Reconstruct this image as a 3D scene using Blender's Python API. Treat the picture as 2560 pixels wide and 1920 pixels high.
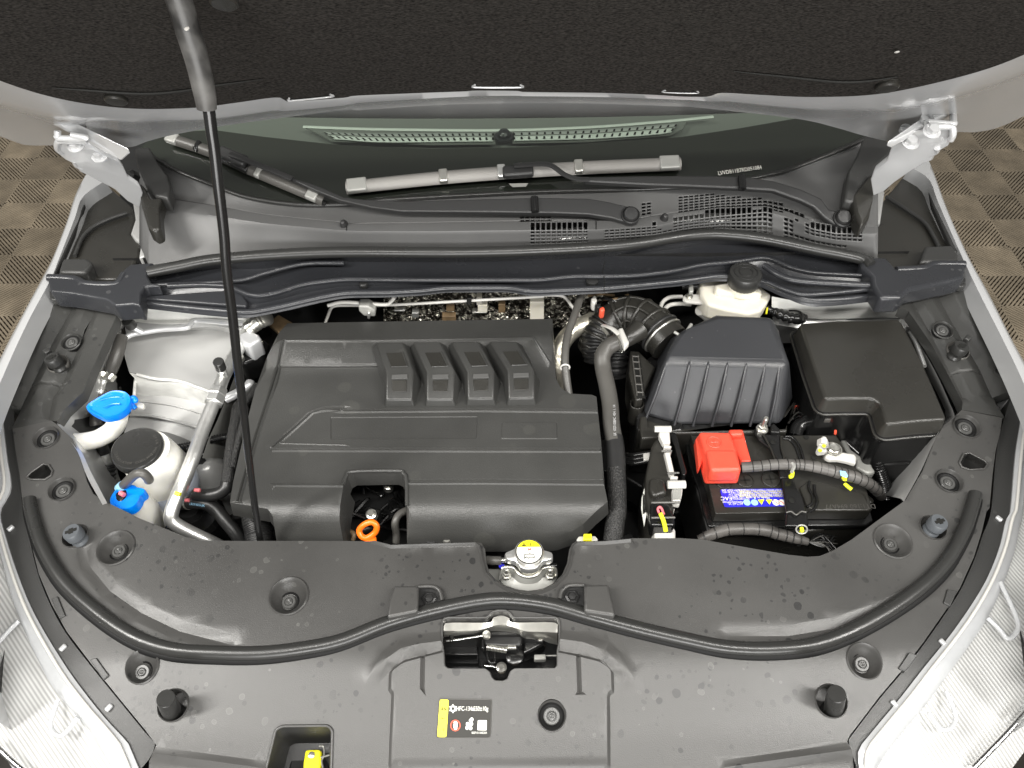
import bpy, bmesh, math, random
from mathutils import Vector, Matrix
from mathutils.geometry import delaunay_2d_cdt
random.seed(7)
for o in list(bpy.data.objects): bpy.data.objects.remove(o)
SC = bpy.context.scene; COL = SC.collection
# ---------------- camera ----------------
F = 1950.0; PITCH = math.radians(49.0); ROLL = math.radians(0.5)
CP = Vector((0, 0, 1.85))
fw = Vector((0, math.cos(PITCH), -math.sin(PITCH)))
r0 = Vector((1, 0, 0)); u0 = Vector((0, math.sin(PITCH), math.cos(PITCH)))
rt = r0*math.cos(ROLL) - u0*math.sin(ROLL)
up = u0*math.cos(ROLL) + r0*math.sin(ROLL)
cam = bpy.data.cameras.new('camera'); cam.sensor_width = 36.0; cam.lens = F/2560*36; cam.clip_start = .02; cam.clip_end = 200
co = bpy.data.objects.new('camera', cam); COL.objects.link(co); SC.camera = co
co.matrix_world = Matrix(((rt.x, up.x, -fw.x, CP.x), (rt.y, up.y, -fw.y, CP.y), (rt.z, up.z, -fw.z, CP.z), (0, 0, 0, 1)))
# ---------------- world, lamps, exposure ----------------
w = bpy.data.worlds.new("World"); SC.world = w; w.use_nodes = True
bg = w.node_tree.nodes['Background']; bg.inputs[0].default_value = (1.0, .985, .95, 1); bg.inputs[1].default_value = .24
SC.view_settings.view_transform = 'Standard'; SC.view_settings.look = 'None'
SC.view_settings.exposure = 0.4; SC.view_settings.gamma = 1
def lamp(name, loc, target, sx, sy, power, col=(1, .975, .93)):
    l = bpy.data.lights.new(name, 'AREA'); l.shape = 'RECTANGLE'; l.size = sx; l.size_y = sy; l.energy = power; l.color = col
    o = bpy.data.objects.new(name, l); COL.objects.link(o); o.location = loc
    o.rotation_euler = (Vector(target)-Vector(loc)).to_track_quat('-Z', 'Y').to_euler(); return o
lamp('ceiling_lamp', (-1.9, -.1, 3.1), (0, .7, .9), .22, 1.5, 78)
lamp('ceiling_lamp', (2.0, -.6, 3.0), (0, .7, .9), .22, 1.5, 52)
lamp('ceiling_lamp', (0.15, -.45, 3.1), (0, .5, .9), 2.6, .22, 52)
lamp('front_fill_light', (0.2, -3.2, 1.5), (0, 1.0, 1.2), 3.4, 1.3, 125, (1, .99, .97))  # added front fill to brighten the hood underside; there is no known window
SC.render.resolution_x = 1024; SC.render.resolution_y = 768
# ---------------- photo tracing helpers (pixels of the 2560x1920 photo -> points in the place) ----------------
K9 = 860/2212
TL = dict(A=(0, 0, K9), B=(850, 0, K9), C=(1700, 0, K9), D=(0, 640, K9), E=(850, 640, K9), F=(1700, 640, K9), G=(0, 1280, K9), H=(850, 1280, K9),
          I=(1700, 1280, K9), J=(200, 720, .19892), K=(200, 1020, .19892), L=(1360, 700, .19892), M=(1560, 1020, .19892), N=(1900, 1020, .22905),
          O=(1280, 420, .39783), Q=(600, 700, .34358), R=(1050, 1500, .18083), S=(820, 1140, .28481), T=(2100, 1300, .37368), U=(1060, 1730, .09042),
          W=(0, 0, 1.15732), P=(0, 0, 1))
def px(t, *a):
    ox, oy, k = TL[t]; return [(ox+a[i]*k, oy+a[i+1]*k) for i in range(0, len(a), 2)]
def ray(u, v): return (fw + rt*((u-1280)/F) + up*((960-v)/F))
class Plane:
    def __init__(s, o, ex, ey, en): s.o, s.ex, s.ey, s.en = Vector(o), Vector(ex).normalized(), Vector(ey).normalized(), Vector(en).normalized()
    def pt(s, x, y, h): return s.o + s.ex*x + s.ey*y + s.en*h
    def loc(s, p): q = p-s.o; return (q.dot(s.ex), q.dot(s.ey))
    def hit(s, u, v, h=0.0):
        d = ray(u, v)
        if not callable(h):
            t = (h-(CP-s.o).dot(s.en))/d.dot(s.en); return CP+d*t
        def f(t):
            p = CP+d*t; x, y = s.loc(p); return (p-s.o).dot(s.en)-h(x, y)
        a = .25; fa = f(a); st = .012
        while a < 4:
            b = a+st; fb = f(b)
            if fa > 0 >= fb:
                for _ in range(24):
                    m = (a+b)/2
                    if f(m) > 0: a = m
                    else: b = m
                return CP+d*b
            a, fa = b, fb
        return s.hit(u, v, .9)
GZ = Plane((0, 0, 0), (1, 0, 0), (0, 1, 0), (0, 0, 1))
def P(u, v, z): return GZ.hit(u, v, z)
def PP(pts, z):
    return [GZ.hit(p[0], p[1], p[2] if len(p) > 2 else z) for p in pts]
def zip3(pts, zs): return [(p[0], p[1], z) for p, z in zip(pts, zs)]
def crv(pts, n=8, closed=False):
    pts = [Vector(p) for p in pts]; N = len(pts); out = []
    if N < 3 and not closed:
        return [pts[0].lerp(pts[1], i/n) for i in range(n+1)]
    for i in range(N if closed else N-1):
        if closed: a, b, c, d = pts[i-1], pts[i], pts[(i+1) % N], pts[(i+2) % N]
        else:
            b, c = pts[i], pts[i+1]; a = pts[i-1] if i else b*2-c; d = pts[i+2] if i+2 < N else c*2-b
        for k in range(n):
            t = k/n; out.append(.5*((2*b)+(c-a)*t+(2*a-5*b+4*c-d)*t*t+(-a+3*b-3*c+d)*t**3))
    if not closed: out.append(pts[-1])
    return out
def resamp(pts, n):
    L = [0]
    for a, b in zip(pts, pts[1:]): L.append(L[-1]+(b-a).length)
    out = []; j = 0
    for i in range(n):
        s = L[-1]*i/(n-1)
        while j < len(pts)-2 and L[j+1] < s: j += 1
        seg = L[j+1]-L[j]; out.append(pts[j].lerp(pts[j+1], min(1, max(0, (s-L[j])/seg)) if seg > 0 else 0))
    return out
def rounded(pts, r, n=4):
    out = []; N = len(pts)
    for i in range(N):
        b = Vector(pts[i]); a = Vector(pts[i-1]); c = Vector(pts[(i+1) % N])
        la, lc = (a-b).length, (c-b).length; ra = min(r, la*.45, lc*.45)
        if ra < 1e-5 or la < 1e-6 or lc < 1e-6: out.append(b); continue
        p, q = b+(a-b)/la*ra, b+(c-b)/lc*ra
        for k in range(n+1):
            t = k/n; out.append(p*(1-t)**2+b*2*t*(1-t)+q*t*t)
    return out
def inpoly(x, y, P_):
    c = False; j = len(P_)-1
    for i in range(len(P_)):
        xi, yi = P_[i][0], P_[i][1]; xj, yj = P_[j][0], P_[j][1]
        if (yi > y) != (yj > y) and x < (xj-xi)*(y-yi)/(yj-yi)+xi: c = not c
        j = i
    return c
def segd(x, y, P_, closed):
    best = 9.; n = len(P_)
    for i in range(n if closed else n-1):
        ax, ay = P_[i][0], P_[i][1]; q = P_[(i+1) % n]; dx, dy = q[0]-ax, q[1]-ay; l = dx*dx+dy*dy
        t = 0 if l == 0 else max(0, min(1, ((x-ax)*dx+(y-ay)*dy)/l))
        e = (x-ax-dx*t)**2+(y-ay-dy*t)**2
        if e < best: best = e
    return math.sqrt(best) if best < 9 else 9.
def lerpt(tab, x):
    if x <= tab[0][0]: return tab[0][1]
    for (a, va), (b, vb) in zip(tab, tab[1:]):
        if x <= b:
            t = (x-a)/(b-a); t = t*t*(3-2*t)*.5+t*.5; return va+(vb-va)*t
    return tab[-1][1]
def lin(tab, x):
    if x <= tab[0][0]: return tab[0][1]
    for (a, va), (b, vb) in zip(tab, tab[1:]):
        if x <= b: return va+(vb-va)*(x-a)/(b-a)
    return tab[-1][1]
# ---------------- object helpers ----------------
WM = {}
def wm(o): return WM.get(o.name, Matrix.Identity(4)) if o else Matrix.Identity(4)
def put(o, parent=None, M=None):
    COL.objects.link(o); M = M or Matrix.Identity(4); o.matrix_basis = M
    if parent: o.parent = parent; o.matrix_parent_inverse = wm(parent).inverted()
    WM[o.name] = M.copy(); return o
def tag(o, label=None, cat=None, group=None, kind=None):
    if label: o['label'] = label
    if cat: o['category'] = cat
    if group: o['group'] = group
    if kind: o['kind'] = kind
    return o
def thing(name, label, cat, loc, group=None):
    o = bpy.data.objects.new(name, None); o.empty_display_size = .02
    put(o, None, Matrix.Translation(Vector(loc))); return tag(o, label, cat, group)
def mk(name, vs, fs, mat, parent=None, M=None, ang=35, bevel=0, seg=2, solid=0, mesh=None, smooth=True):
    if mesh is None:
        mesh = bpy.data.meshes.new(name); mesh.from_pydata([tuple(v) for v in vs], [], fs); mesh.validate(); mesh.update()
        if smooth:
            mesh.polygons.foreach_set('use_smooth', [True]*len(mesh.polygons)); mesh.set_sharp_from_angle(angle=math.radians(ang))
        mesh.materials.append(mat)
    o = bpy.data.objects.new(name, mesh); put(o, parent, M)
    if solid: s = o.modifiers.new('solid', 'SOLIDIFY'); s.thickness = solid; s.offset = 0
    if bevel:
        b = o.modifiers.new('bevel', 'BEVEL'); b.width = bevel; b.segments = seg; b.limit_method = 'ANGLE'; b.angle_limit = math.radians(38)
        b.harden_normals = False
    return o
def dupe(o, parent, M):
    c = o.copy(); COL.objects.link(c); c.parent = parent; c.matrix_parent_inverse = wm(parent).inverted() if parent else Matrix.Identity(4)
    c.matrix_basis = M; WM[c.name] = M.copy(); return c
def offs(loop, d):
    n = len(loop); out = []; A = sum(loop[i-1][0]*loop[i][1]-loop[i][0]*loop[i-1][1] for i in range(n)); sg = 1 if A > 0 else -1
    for i in range(n):
        a, b, c = Vector(loop[i-1][:2]), Vector(loop[i][:2]), Vector(loop[(i+1) % n][:2])
        e = (b-a); f = (c-b)
        if e.length < 1e-7: e = f
        if f.length < 1e-7: f = e
        if e.length < 1e-7: out.append(b); continue
        e.normalize(); f.normalize(); t = (e+f)
        if t.length < 1e-4: t = e
        t.normalize(); nn = Vector((-t.y, t.x))*sg
        out.append(b+nn*d)
    return out
def sheet(name, outline, H, mat, parent=None, holes=(), feats=(), res=.02, t=.004, zb=None, draft=0., bevel=.0012, seg=2, plane=GZ, rnd=0, hrnd=0, ang=35, grid=True, hdrop=None, M=None):
    Hf = H if callable(H) else (lambda x, y: H)
    def L2(pts): return [Vector(plane.loc(plane.hit(p[0], p[1], H))) if not isinstance(p, Vector) else p.copy() for p in pts]
    out = L2(outline)
    if rnd: out = rounded(out, rnd)
    hs = []
    for h in holes:
        h = L2(h); hs.append(rounded(h, hrnd) if hrnd else h)
    fl = []
    for f in feats:
        p = L2(f[1])
        if f[0] == 'poly' and len(f) > 4: p = rounded(p, f[4])
        fl.append((f[0], p, f[2], f[3]))
    V = []; E = []
    def addl(l, closed):
        s = len(V); V.extend(Vector((q[0], q[1])) for q in l); n = len(l)
        E.extend((s+i, s+(i+1) % n) for i in range(n if closed else n-1))
    addl(out, True)
    for h in hs: addl(h, True)
    for k, p, wd, dz in fl:
        if k == 'poly': addl(p, True); addl(offs(p, wd), True)
        else:
            addl(p, False)
            for sg in (-wd, wd):
                q = []
                for i in range(len(p)):
                    a = p[max(0, i-1)]; b = p[min(len(p)-1, i+1)]; d = (b-a).normalized(); q.append(p[i]+Vector((-d.y, d.x))*sg)
                addl(q, False)
    if grid:
        xs = [q[0] for q in out]; ys = [q[1] for q in out]; y = min(ys)+res*.5; r = 0
        while y < max(ys):
            x = min(xs)+res*(.25 if r % 2 else .75)
            while x < max(xs):
                if inpoly(x, y, out): V.append(Vector((x+random.uniform(-.02, .02)*res, y+random.uniform(-.02, .02)*res)))
                x += res
            y += res*.9; r += 1
    v2, e2, f2, *_ = delaunay_2d_cdt(V, E, [], 0, 1e-6)
    fs = []
    for f in f2:
        cx = sum(v2[i].x for i in f)/3; cy = sum(v2[i].y for i in f)/3
        if inpoly(cx, cy, out) and not any(inpoly(cx, cy, h) for h in hs):
            a, b, c = (v2[i] for i in f)
            ar = (b.x-a.x)*(c.y-a.y)-(c.x-a.x)*(b.y-a.y)
            if abs(ar) < 1e-12: continue
            fs.append(tuple(f) if ar > 0 else tuple(reversed(f)))
    used = sorted({i for f in fs for i in f}); mp = {i: k for k, i in enumerate(used)}
    fs = [tuple(mp[i] for i in f) for f in fs]; v2 = [v2[i] for i in used]
    def dz_(x, y):
        s = 0
        for k, p, wd, dz in fl:
            if k == 'poly':
                d = segd(x, y, p, True)
                if inpoly(x, y, p) and d > 1e-5: s += dz*min(1, d/wd)
            else:
                d = segd(x, y, p, False)
                if d < wd: s += dz*(1-d/wd)
        return s
    zz = [Hf(p.x, p.y)+(dz_(p.x, p.y) if fl else 0) for p in v2]
    vs = [plane.pt(p.x, p.y, z) for p, z in zip(v2, zz)]
    cnt = {}
    for f in fs:
        for i in range(3):
            a, b = f[i], f[(i+1) % 3]; cnt[(a, b)] = 1
    bd = [(a, b) for (a, b) in cnt if (b, a) not in cnt]
    if t:
        nrm = {}
        for a, b in bd:
            d = (v2[b]-v2[a]); d = d.normalized() if d.length > 1e-9 else Vector((0, 0)); n = Vector((d.y, -d.x))
            for i in (a, b): nrm[i] = nrm.get(i, Vector((0, 0)))+n
        bot = {}
        for i, n in nrm.items():
            n = n.normalized() if n.length > 1e-9 else n; q = v2[i]+n*draft; bot[i] = len(vs)
            vs.append(plane.pt(q.x, q.y, (zb if zb is not None else zz[i]-t)))
        for a, b in bd: fs.append((b, a, bot[a], bot[b]))
    return mk(name, vs, fs, mat, parent, M, ang=ang, bevel=bevel, seg=seg)
def loft(name, lines, mat, parent=None, closed=False, caps=False, solid=0, bevel=0, ang=35, M=None):
    n = len(lines[0]); vs = [v for l in lines for v in l]; fs = []
    for i in range(len(lines)-1):
        for j in range(n if closed else n-1):
            k = (j+1) % n; fs.append((i*n+j, i*n+k, (i+1)*n+k, (i+1)*n+j))
    if caps: fs.append(tuple(range(n))); fs.append(tuple(reversed(range((len(lines)-1)*n, len(lines)*n))))
    return mk(name, vs, fs, mat, parent, M, ang=ang, solid=solid, bevel=bevel)
def hull(name, top, bot, mat, parent=None, bevel=.003, seg=3, ang=35):
    """closed solid between two matching outlines of 3-D points"""
    n = len(top); vs = list(top)+list(bot); fs = [tuple(range(n)), tuple(reversed(range(n, 2*n)))]
    for j in range(n):
        k = (j+1) % n; fs.append((j, n+j, n+k, k))
    m = bpy.data.meshes.new(name); m.from_pydata([tuple(v) for v in vs], [], fs); bm = bmesh.new(); bm.from_mesh(m)
    bmesh.ops.recalc_face_normals(bm, faces=bm.faces); bm.to_mesh(m); bm.free()
    m.polygons.foreach_set('use_smooth', [True]*len(m.polygons)); m.set_sharp_from_angle(angle=math.radians(ang)); m.materials.append(mat)
    return mk(name, None, None, mat, parent, mesh=m, bevel=bevel, seg=seg)
def slab(name, outline, z, t, mat, parent=None, bevel=.0015, rnd=.0, taper=0., **kw):
    """prism from a px outline whose top lies at z (or per point) and goes t down; walls vertical"""
    top = PP(outline, z)
    if rnd: top = rounded(top, rnd)
    if taper:
        l = offs([(p.x, p.y) for p in top], -taper); bot = [Vector((q.x, q.y, p.z-t)) for p, q in zip(top, l)]
    else: bot = [p-Vector((0, 0, t)) for p in top]
    return hull(name, top, bot, mat, parent, bevel=bevel, **kw)
def tube(name, pts, r, mat, parent=None, ns=14, n=8, caps=True, rib=None, flat=1.0, M=None, raw=False):
    c = [Vector(p) for p in pts] if raw else crv(pts, n)
    if rib:
        L = sum((b-a).length for a, b in zip(c, c[1:])); c = resamp(c, max(8, int(L/rib[0]*4)))
    N = len(c); rs = [r]*N if not isinstance(r, (list, tuple)) else [lin([(i/(len(r)-1), q) for i, q in enumerate(r)], k/(N-1)) for k in range(N)]
    if rib: rs = [q+(rib[1] if (k % 4) in (0, 1) else -rib[1]) for k, q in enumerate(rs)]
    vs = []; fs = []; prev = None
    for i in range(N):
        d = (c[min(N-1, i+1)]-c[max(0, i-1)]); d = d.normalized() if d.length > 1e-9 else Vector((0, 0, 1))
        if prev is None:
            a = Vector((0, 0, 1)) if abs(d.z) < .9 else Vector((1, 0, 0)); x = (a-d*a.dot(d)).normalized()
        else:
            x = prev-d*prev.dot(d); x = x.normalized() if x.length > 1e-9 else prev
        prev = x; y = d.cross(x)
        for k in range(ns):
            a = 2*math.pi*k/ns; vs.append(c[i]+x*(math.cos(a)*rs[i]*flat)+y*(math.sin(a)*rs[i]))
    for i in range(N-1):
        for k in range(ns):
            l = (k+1) % ns; fs.append((i*ns+k, i*ns+l, (i+1)*ns+l, (i+1)*ns+k))
    if caps: fs.append(tuple(reversed(range(ns)))); fs.append(tuple(range((N-1)*ns, N*ns)))
    return mk(name, vs, fs, mat, parent, M, ang=50)
def frame(c, ax, xh=(1, 0, 0)):
    z = Vector(ax).normalized(); x = Vector(xh); x = (x-z*x.dot(z)).normalized(); y = z.cross(x); c = Vector(c)
    return Matrix(((x.x, y.x, z.x, c.x), (x.y, y.y, z.y, c.y), (x.z, y.z, z.z, c.z), (0, 0, 0, 1)))
def lathe(name, prof, c, ax, mat, parent=None, ns=36, bumps=None, sx=1., ang=30, knurl=0):
    vs = []; fs = []
    for (r, z) in prof:
        for k in range(ns):
            a = 2*math.pi*k/ns; q = r*(1+(knurl if (k % 2) else 0)); vs.append((q*math.cos(a)*sx, q*math.sin(a), z))
    for i in range(len(prof)-1):
        for k in range(ns):
            l = (k+1) % ns; fs.append((i*ns+k, i*ns+l, (i+1)*ns+l, (i+1)*ns+k))
    if prof[0][0] > 1e-6 and prof[0][1] <= min(q[1] for q in prof)+1e-6: fs.append(tuple(reversed(range(ns))))
    if prof[-1][0] > 1e-6: fs.append(tuple(range((len(prof)-1)*ns, len(prof)*ns)))
    return mk(name, vs, fs, mat, parent, frame(c, ax), ang=ang)
def box(name, M, sx, sy, sz, mat, parent=None, bevel=.001):
    vs = [(x*sx/2, y*sy/2, z*sz/2) for x in (-1, 1) for y in (-1, 1) for z in (-1, 1)]
    fs = [(0, 1, 3, 2), (4, 6, 7, 5), (0, 4, 5, 1), (2, 3, 7, 6), (0, 2, 6, 4), (1, 5, 7, 3)]
    return mk(name, vs, fs, mat, parent, M, bevel=bevel)
def text(name, s, c, xdir, ydir, size, mat, parent=None, ext=.0002, sx=1.):
    cu = bpy.data.curves.new(name, 'FONT'); cu.body = s; cu.size = 1; cu.align_x = 'CENTER'; cu.align_y = 'CENTER'; cu.resolution_u = 3
    o = bpy.data.objects.new('tmp', cu); COL.objects.link(o); dg = bpy.context.evaluated_depsgraph_get()
    m = bpy.data.meshes.new_from_object(o.evaluated_get(dg)); bpy.data.objects.remove(o); m.materials.clear(); m.materials.append(mat); m.name = name
    x = Vector(xdir).normalized()*size*sx; y = Vector(ydir).normalized()*size; z = x.cross(y).normalized(); c = Vector(c)
    T = Matrix(((x.x, y.x, z.x, c.x), (x.y, y.y, z.y, c.y), (x.z, y.z, z.z, c.z), (0, 0, 0, 1)))
    m.transform(T); return mk(name, None, None, mat, parent, mesh=m)
# ---------------- materials ----------------
def mat(name, col, rough=.5, metal=0., bump=0., bscale=400., noise=0., nscale=6., coat=0., spec=.5, trans=0., sub=0., ior=1.5, alpha=1., stretch=None, rnoise=0., emit=0.):
    m = bpy.data.materials.new(name); m.use_nodes = True; nt = m.node_tree; b = nt.nodes['Principled BSDF']; N = nt.nodes.new; Lk = nt.links.new
    b.inputs['Base Color'].default_value = (*col, 1); b.inputs['Roughness'].default_value = rough; b.inputs['Metallic'].default_value = metal
    b.inputs['Coat Weight'].default_value = coat; b.inputs['Coat Roughness'].default_value = .08; b.inputs['Specular IOR Level'].default_value = spec; b.inputs['IOR'].default_value = ior
    b.inputs['Transmission Weight'].default_value = trans; b.inputs['Alpha'].default_value = alpha
    if sub: b.inputs['Subsurface Weight'].default_value = sub; b.inputs['Subsurface Radius'].default_value = (.02, .02, .015)
    tc = N('ShaderNodeTexCoord'); mp = N('ShaderNodeMapping'); Lk(tc.outputs['Object'], mp.inputs[0])
    if stretch: mp.inputs['Scale'].default_value = stretch
    if noise or rnoise:
        n = N('ShaderNodeTexNoise'); n.inputs['Scale'].default_value = nscale; n.inputs['Detail'].default_value = 6; Lk(mp.outputs[0], n.inputs['Vector'])
        if noise:
            cr = N('ShaderNodeMapRange'); cr.inputs['From Min'].default_value = .3; cr.inputs['From Max'].default_value = .7; cr.inputs['To Min'].default_value = 1-noise; cr.inputs['To Max'].default_value = 1+noise
            Lk(n.outputs[0], cr.inputs[0]); mx = N('ShaderNodeVectorMath'); mx.operation = 'SCALE'; mx.inputs[0].default_value = col; Lk(cr.outputs[0], mx.inputs['Scale']); Lk(mx.outputs[0], b.inputs['Base Color'])
        if rnoise:
            c2 = N('ShaderNodeMapRange'); c2.inputs['From Min'].default_value = .3; c2.inputs['From Max'].default_value = .7; c2.inputs['To Min'].default_value = max(.02, rough-rnoise); c2.inputs['To Max'].default_value = min(1, rough+rnoise)
            Lk(n.outputs[0], c2.inputs[0]); Lk(c2.outputs[0], b.inputs['Roughness'])
    if bump:
        n2 = N('ShaderNodeTexNoise'); n2.inputs['Scale'].default_value = bscale; n2.inputs['Detail'].default_value = 3; Lk(mp.outputs[0], n2.inputs['Vector'])
        bp = N('ShaderNodeBump'); bp.inputs['Strength'].default_value = bump; bp.inputs['Distance'].default_value = .001; Lk(n2.outputs[0], bp.inputs['Height']); Lk(bp.outputs[0], b.inputs['Normal'])
    return m
def speckle(m, col, scale, thr, amount=1., ring=False, gt=.62, off=0.):
    """dried water marks: scattered small blobs of another tint"""
    nt = m.node_tree; N = nt.nodes.new; Lk = nt.links.new; b = nt.nodes['Principled BSDF']
    tc0 = N('ShaderNodeTexCoord'); tc = N('ShaderNodeMapping'); tc.inputs['Location'].default_value = (off, off*.7, 0); Lk(tc0.outputs['Object'], tc.inputs[0]); v = N('ShaderNodeTexVoronoi'); v.inputs['Scale'].default_value = scale; v.inputs['Randomness'].default_value = 1
    nz = N('ShaderNodeTexNoise'); nz.inputs['Scale'].default_value = scale*.9; ad = N('ShaderNodeMixRGB'); ad.inputs[0].default_value = .006
    Lk(tc.outputs[0], nz.inputs['Vector']); Lk(tc.outputs[0], ad.inputs[1]); Lk(nz.outputs['Color'], ad.inputs[2]); Lk(ad.outputs[0], v.inputs['Vector'])
    sp = N('ShaderNodeSeparateColor'); Lk(v.outputs['Color'], sp.inputs[0])
    th = N('ShaderNodeMath'); th.operation = 'MULTIPLY'; th.inputs[1].default_value = thr; Lk(sp.outputs[0], th.inputs[0])
    df = N('ShaderNodeMath'); df.operation = 'SUBTRACT'; Lk(th.outputs[0], df.inputs[0]); Lk(v.outputs['Distance'], df.inputs[1])
    r = N('ShaderNodeValToRGB'); e = r.color_ramp.elements; e[0].position = .0; e[0].color = (0, 0, 0, 1); e[1].position = .02; e[1].color = (1, 1, 1, 1)
    if ring: q = e.new(.05); q.color = (.35, .35, .35, 1)
    Lk(df.outputs[0], r.inputs[0])
    g = N('ShaderNodeMath'); g.operation = 'GREATER_THAN'; g.inputs[1].default_value = gt; Lk(sp.outputs[1], g.inputs[0])
    g2 = N('ShaderNodeMath'); g2.operation = 'MULTIPLY'; g2.inputs[1].default_value = amount; Lk(g.outputs[0], g2.inputs[0])
    n3 = N('ShaderNodeTexNoise'); n3.inputs['Scale'].default_value = 7; Lk(tc.outputs[0], n3.inputs['Vector'])
    r3 = N('ShaderNodeMapRange'); r3.inputs['From Min'].default_value = .45; r3.inputs['From Max'].default_value = .6; Lk(n3.outputs[0], r3.inputs[0])
    g3 = N('ShaderNodeMath'); g3.operation = 'MULTIPLY'; Lk(g2.outputs[0], g3.inputs[0]); Lk(r3.outputs[0], g3.inputs[1])
    mu = N('ShaderNodeMath'); mu.operation = 'MULTIPLY'; Lk(r.outputs[0], mu.inputs[0]); Lk(g3.outputs[0], mu.inputs[1])
    mx = N('ShaderNodeMixRGB'); mx.inputs[2].default_value = (*col, 1); Lk(mu.outputs[0], mx.inputs[0])
    ins = b.inputs['Base Color']
    if ins.links: Lk(ins.links[0].from_socket, mx.inputs[1])
    else: mx.inputs[1].default_value = ins.default_value
    Lk(mx.outputs[0], ins); return m
M_ = {}
M_['shroud'] = speckle(speckle(speckle(mat('dusty_black_plastic', (.049, .048, .046), .37, bump=.2, bscale=900, noise=.2, nscale=4, rnoise=.07), (.018, .018, .018), 60, .36, .9, gt=.4), (.022, .022, .022), 120, .40, .8, gt=.45, off=3.1), (.15, .15, .14), 70, .34, .5, True, gt=.6, off=7.7)
M_['trim'] = speckle(mat('black_trim_plastic', (.03, .03, .029), .40, bump=.3, bscale=900, noise=.15, nscale=5, rnoise=.06), (.12, .12, .115), 60, .28, .4, True)
M_['plenum'] = speckle(mat('blueish_black_plastic', (.022, .023, .026), .27, bump=.2, bscale=900, noise=.12, nscale=5, rnoise=.05), (.13, .13, .13), 60, .25, .6, True)
M_['cowl'] = mat('grey_cowl_plastic', (.095, .095, .094), .42, bump=.3, bscale=800, noise=.1, nscale=8)
M_['cover'] = speckle(mat('grained_grey_plastic', (.041, .041, .039), .35, bump=.4, bscale=700, noise=.2, nscale=6, rnoise=.07), (.06, .06, .055), 24, .42, .45, gt=.6, off=2.3)
M_['air'] = speckle(mat('smooth_black_plastic', (.030, .031, .034), .33, bump=.25, bscale=900, noise=.1, nscale=6), (.16, .16, .16), 90, .16, .6)
M_['fuse'] = mat('satin_black_plastic', (.024, .023, .020), .3, bump=.3, bscale=900, noise=.15, nscale=9, rnoise=.05)
M_['gloss'] = mat('gloss_black', (.008, .008, .008), .22, noise=.2, nscale=20)
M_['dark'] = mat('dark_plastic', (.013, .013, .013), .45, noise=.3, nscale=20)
M_['rubber'] = mat('rubber', (.022, .022, .021), .30, bump=.15, bscale=500, rnoise=.06, nscale=20)
M_['hose'] = mat('grey_rubber_hose', (.075, .072, .066), .4, bump=.2, bscale=500, noise=.15, nscale=15)
M_['hosedark'] = mat('black_rubber_hose', (.02, .02, .02), .36, bump=.2, bscale=400, noise=.15, nscale=15)
M_['arm'] = mat('satin_black_metal', (.022, .022, .022), .4, bump=.1, bscale=900)
M_['silver'] = mat('silver_paint', (.58, .585, .59), .27, metal=.45, coat=.35, noise=.04, nscale=4)
M_['hinge'] = mat('white_painted_metal', (.56, .565, .57), .3, metal=.35, coat=.4, noise=.05, nscale=10)
M_['primer'] = mat('pale_silver_paint', (.50, .50, .49), .33, metal=.35, coat=.25, noise=.06, nscale=5)
M_['seam'] = mat('brushed_seam_sealer', (.70, .70, .67), .42, noise=.2, nscale=40, bump=1., bscale=60, stretch=(.25, 2.2, 1))
M_['alu'] = mat('aluminium', (.72, .72, .7), .33, metal=.85, noise=.12, nscale=50, bump=.25, bscale=200)
M_['zinc'] = mat('zinc_metal', (.68, .67, .62), .28, metal=.9, noise=.1, nscale=60)
M_['whiteplastic'] = mat('milky_plastic', (.78, .77, .72), .32, sub=.3, noise=.03)
M_['cream'] = mat('cream_plastic', (.72, .69, .60), .36, sub=.35, noise=.06, nscale=14)
M_['white'] = mat('white_plastic', (.54, .53, .50), .4, noise=.05)
M_['blue'] = mat('bright_blue_plastic', (.0, .21, .85), .3, sub=.15)
M_['red'] = mat('red_plastic', (.74, .075, .042), .4, sub=.1, noise=.05)
M_['orange'] = mat('orange_plastic', (.9, .17, .01), .3)
M_['yellow'] = mat('yellow_plastic', (.85, .78, .02), .4)
M_['yellowp'] = mat('yellow_paint_mark', (.8, .85, .03), .5)
M_['pink'] = mat('pink_paint_mark', (.75, .18, .2), .5)
M_['ink'] = mat('black_print', (.012, .012, .011), .6, spec=.25)
M_['print'] = mat('white_print', (.82, .82, .76), .5)
M_['redprint'] = mat('red_print', (.75, .1, .05), .5)
M_['labelblue'] = mat('blue_label_print', (.02, .02, .5), .35)
M_['cyan'] = mat('pale_blue_print', (.3, .55, .75), .5)
M_['labeldark'] = mat('dark_label', (.03, .029, .026), .5, spec=.25)
M_['brown'] = mat('brown_metal', (.16, .11, .06), .5, noise=.3, nscale=60)
M_['chrome'] = mat('bright_metal', (.8, .8, .79), .15, metal=1.)
M_['grey'] = mat('grey_paint', (.33, .33, .31), .4, metal=.2, noise=.08)
M_['lensrim'] = mat('clear_lens_rim', (.56, .57, .58), .2, trans=.35, coat=.4, noise=.05, nscale=60)
M_['blade'] = mat('beige_wiper_sleeve', (.26, .25, .235), .5, noise=.08, nscale=10)
M_['dash'] = mat('dashboard_plastic', (.20, .21, .195), .6, bump=.3, bscale=500)
M_['vent'] = mat('defroster_grille_plastic', (.66, .70, .66), .5)
M_['braid'] = mat('braided_sleeve', (.02, .02, .019), .5)
M_['floortile'] = mat('tan_floor_plastic', (.27, .223, .16), .5, noise=.3, nscale=9, bump=.2, bscale=150, rnoise=.1)
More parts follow.
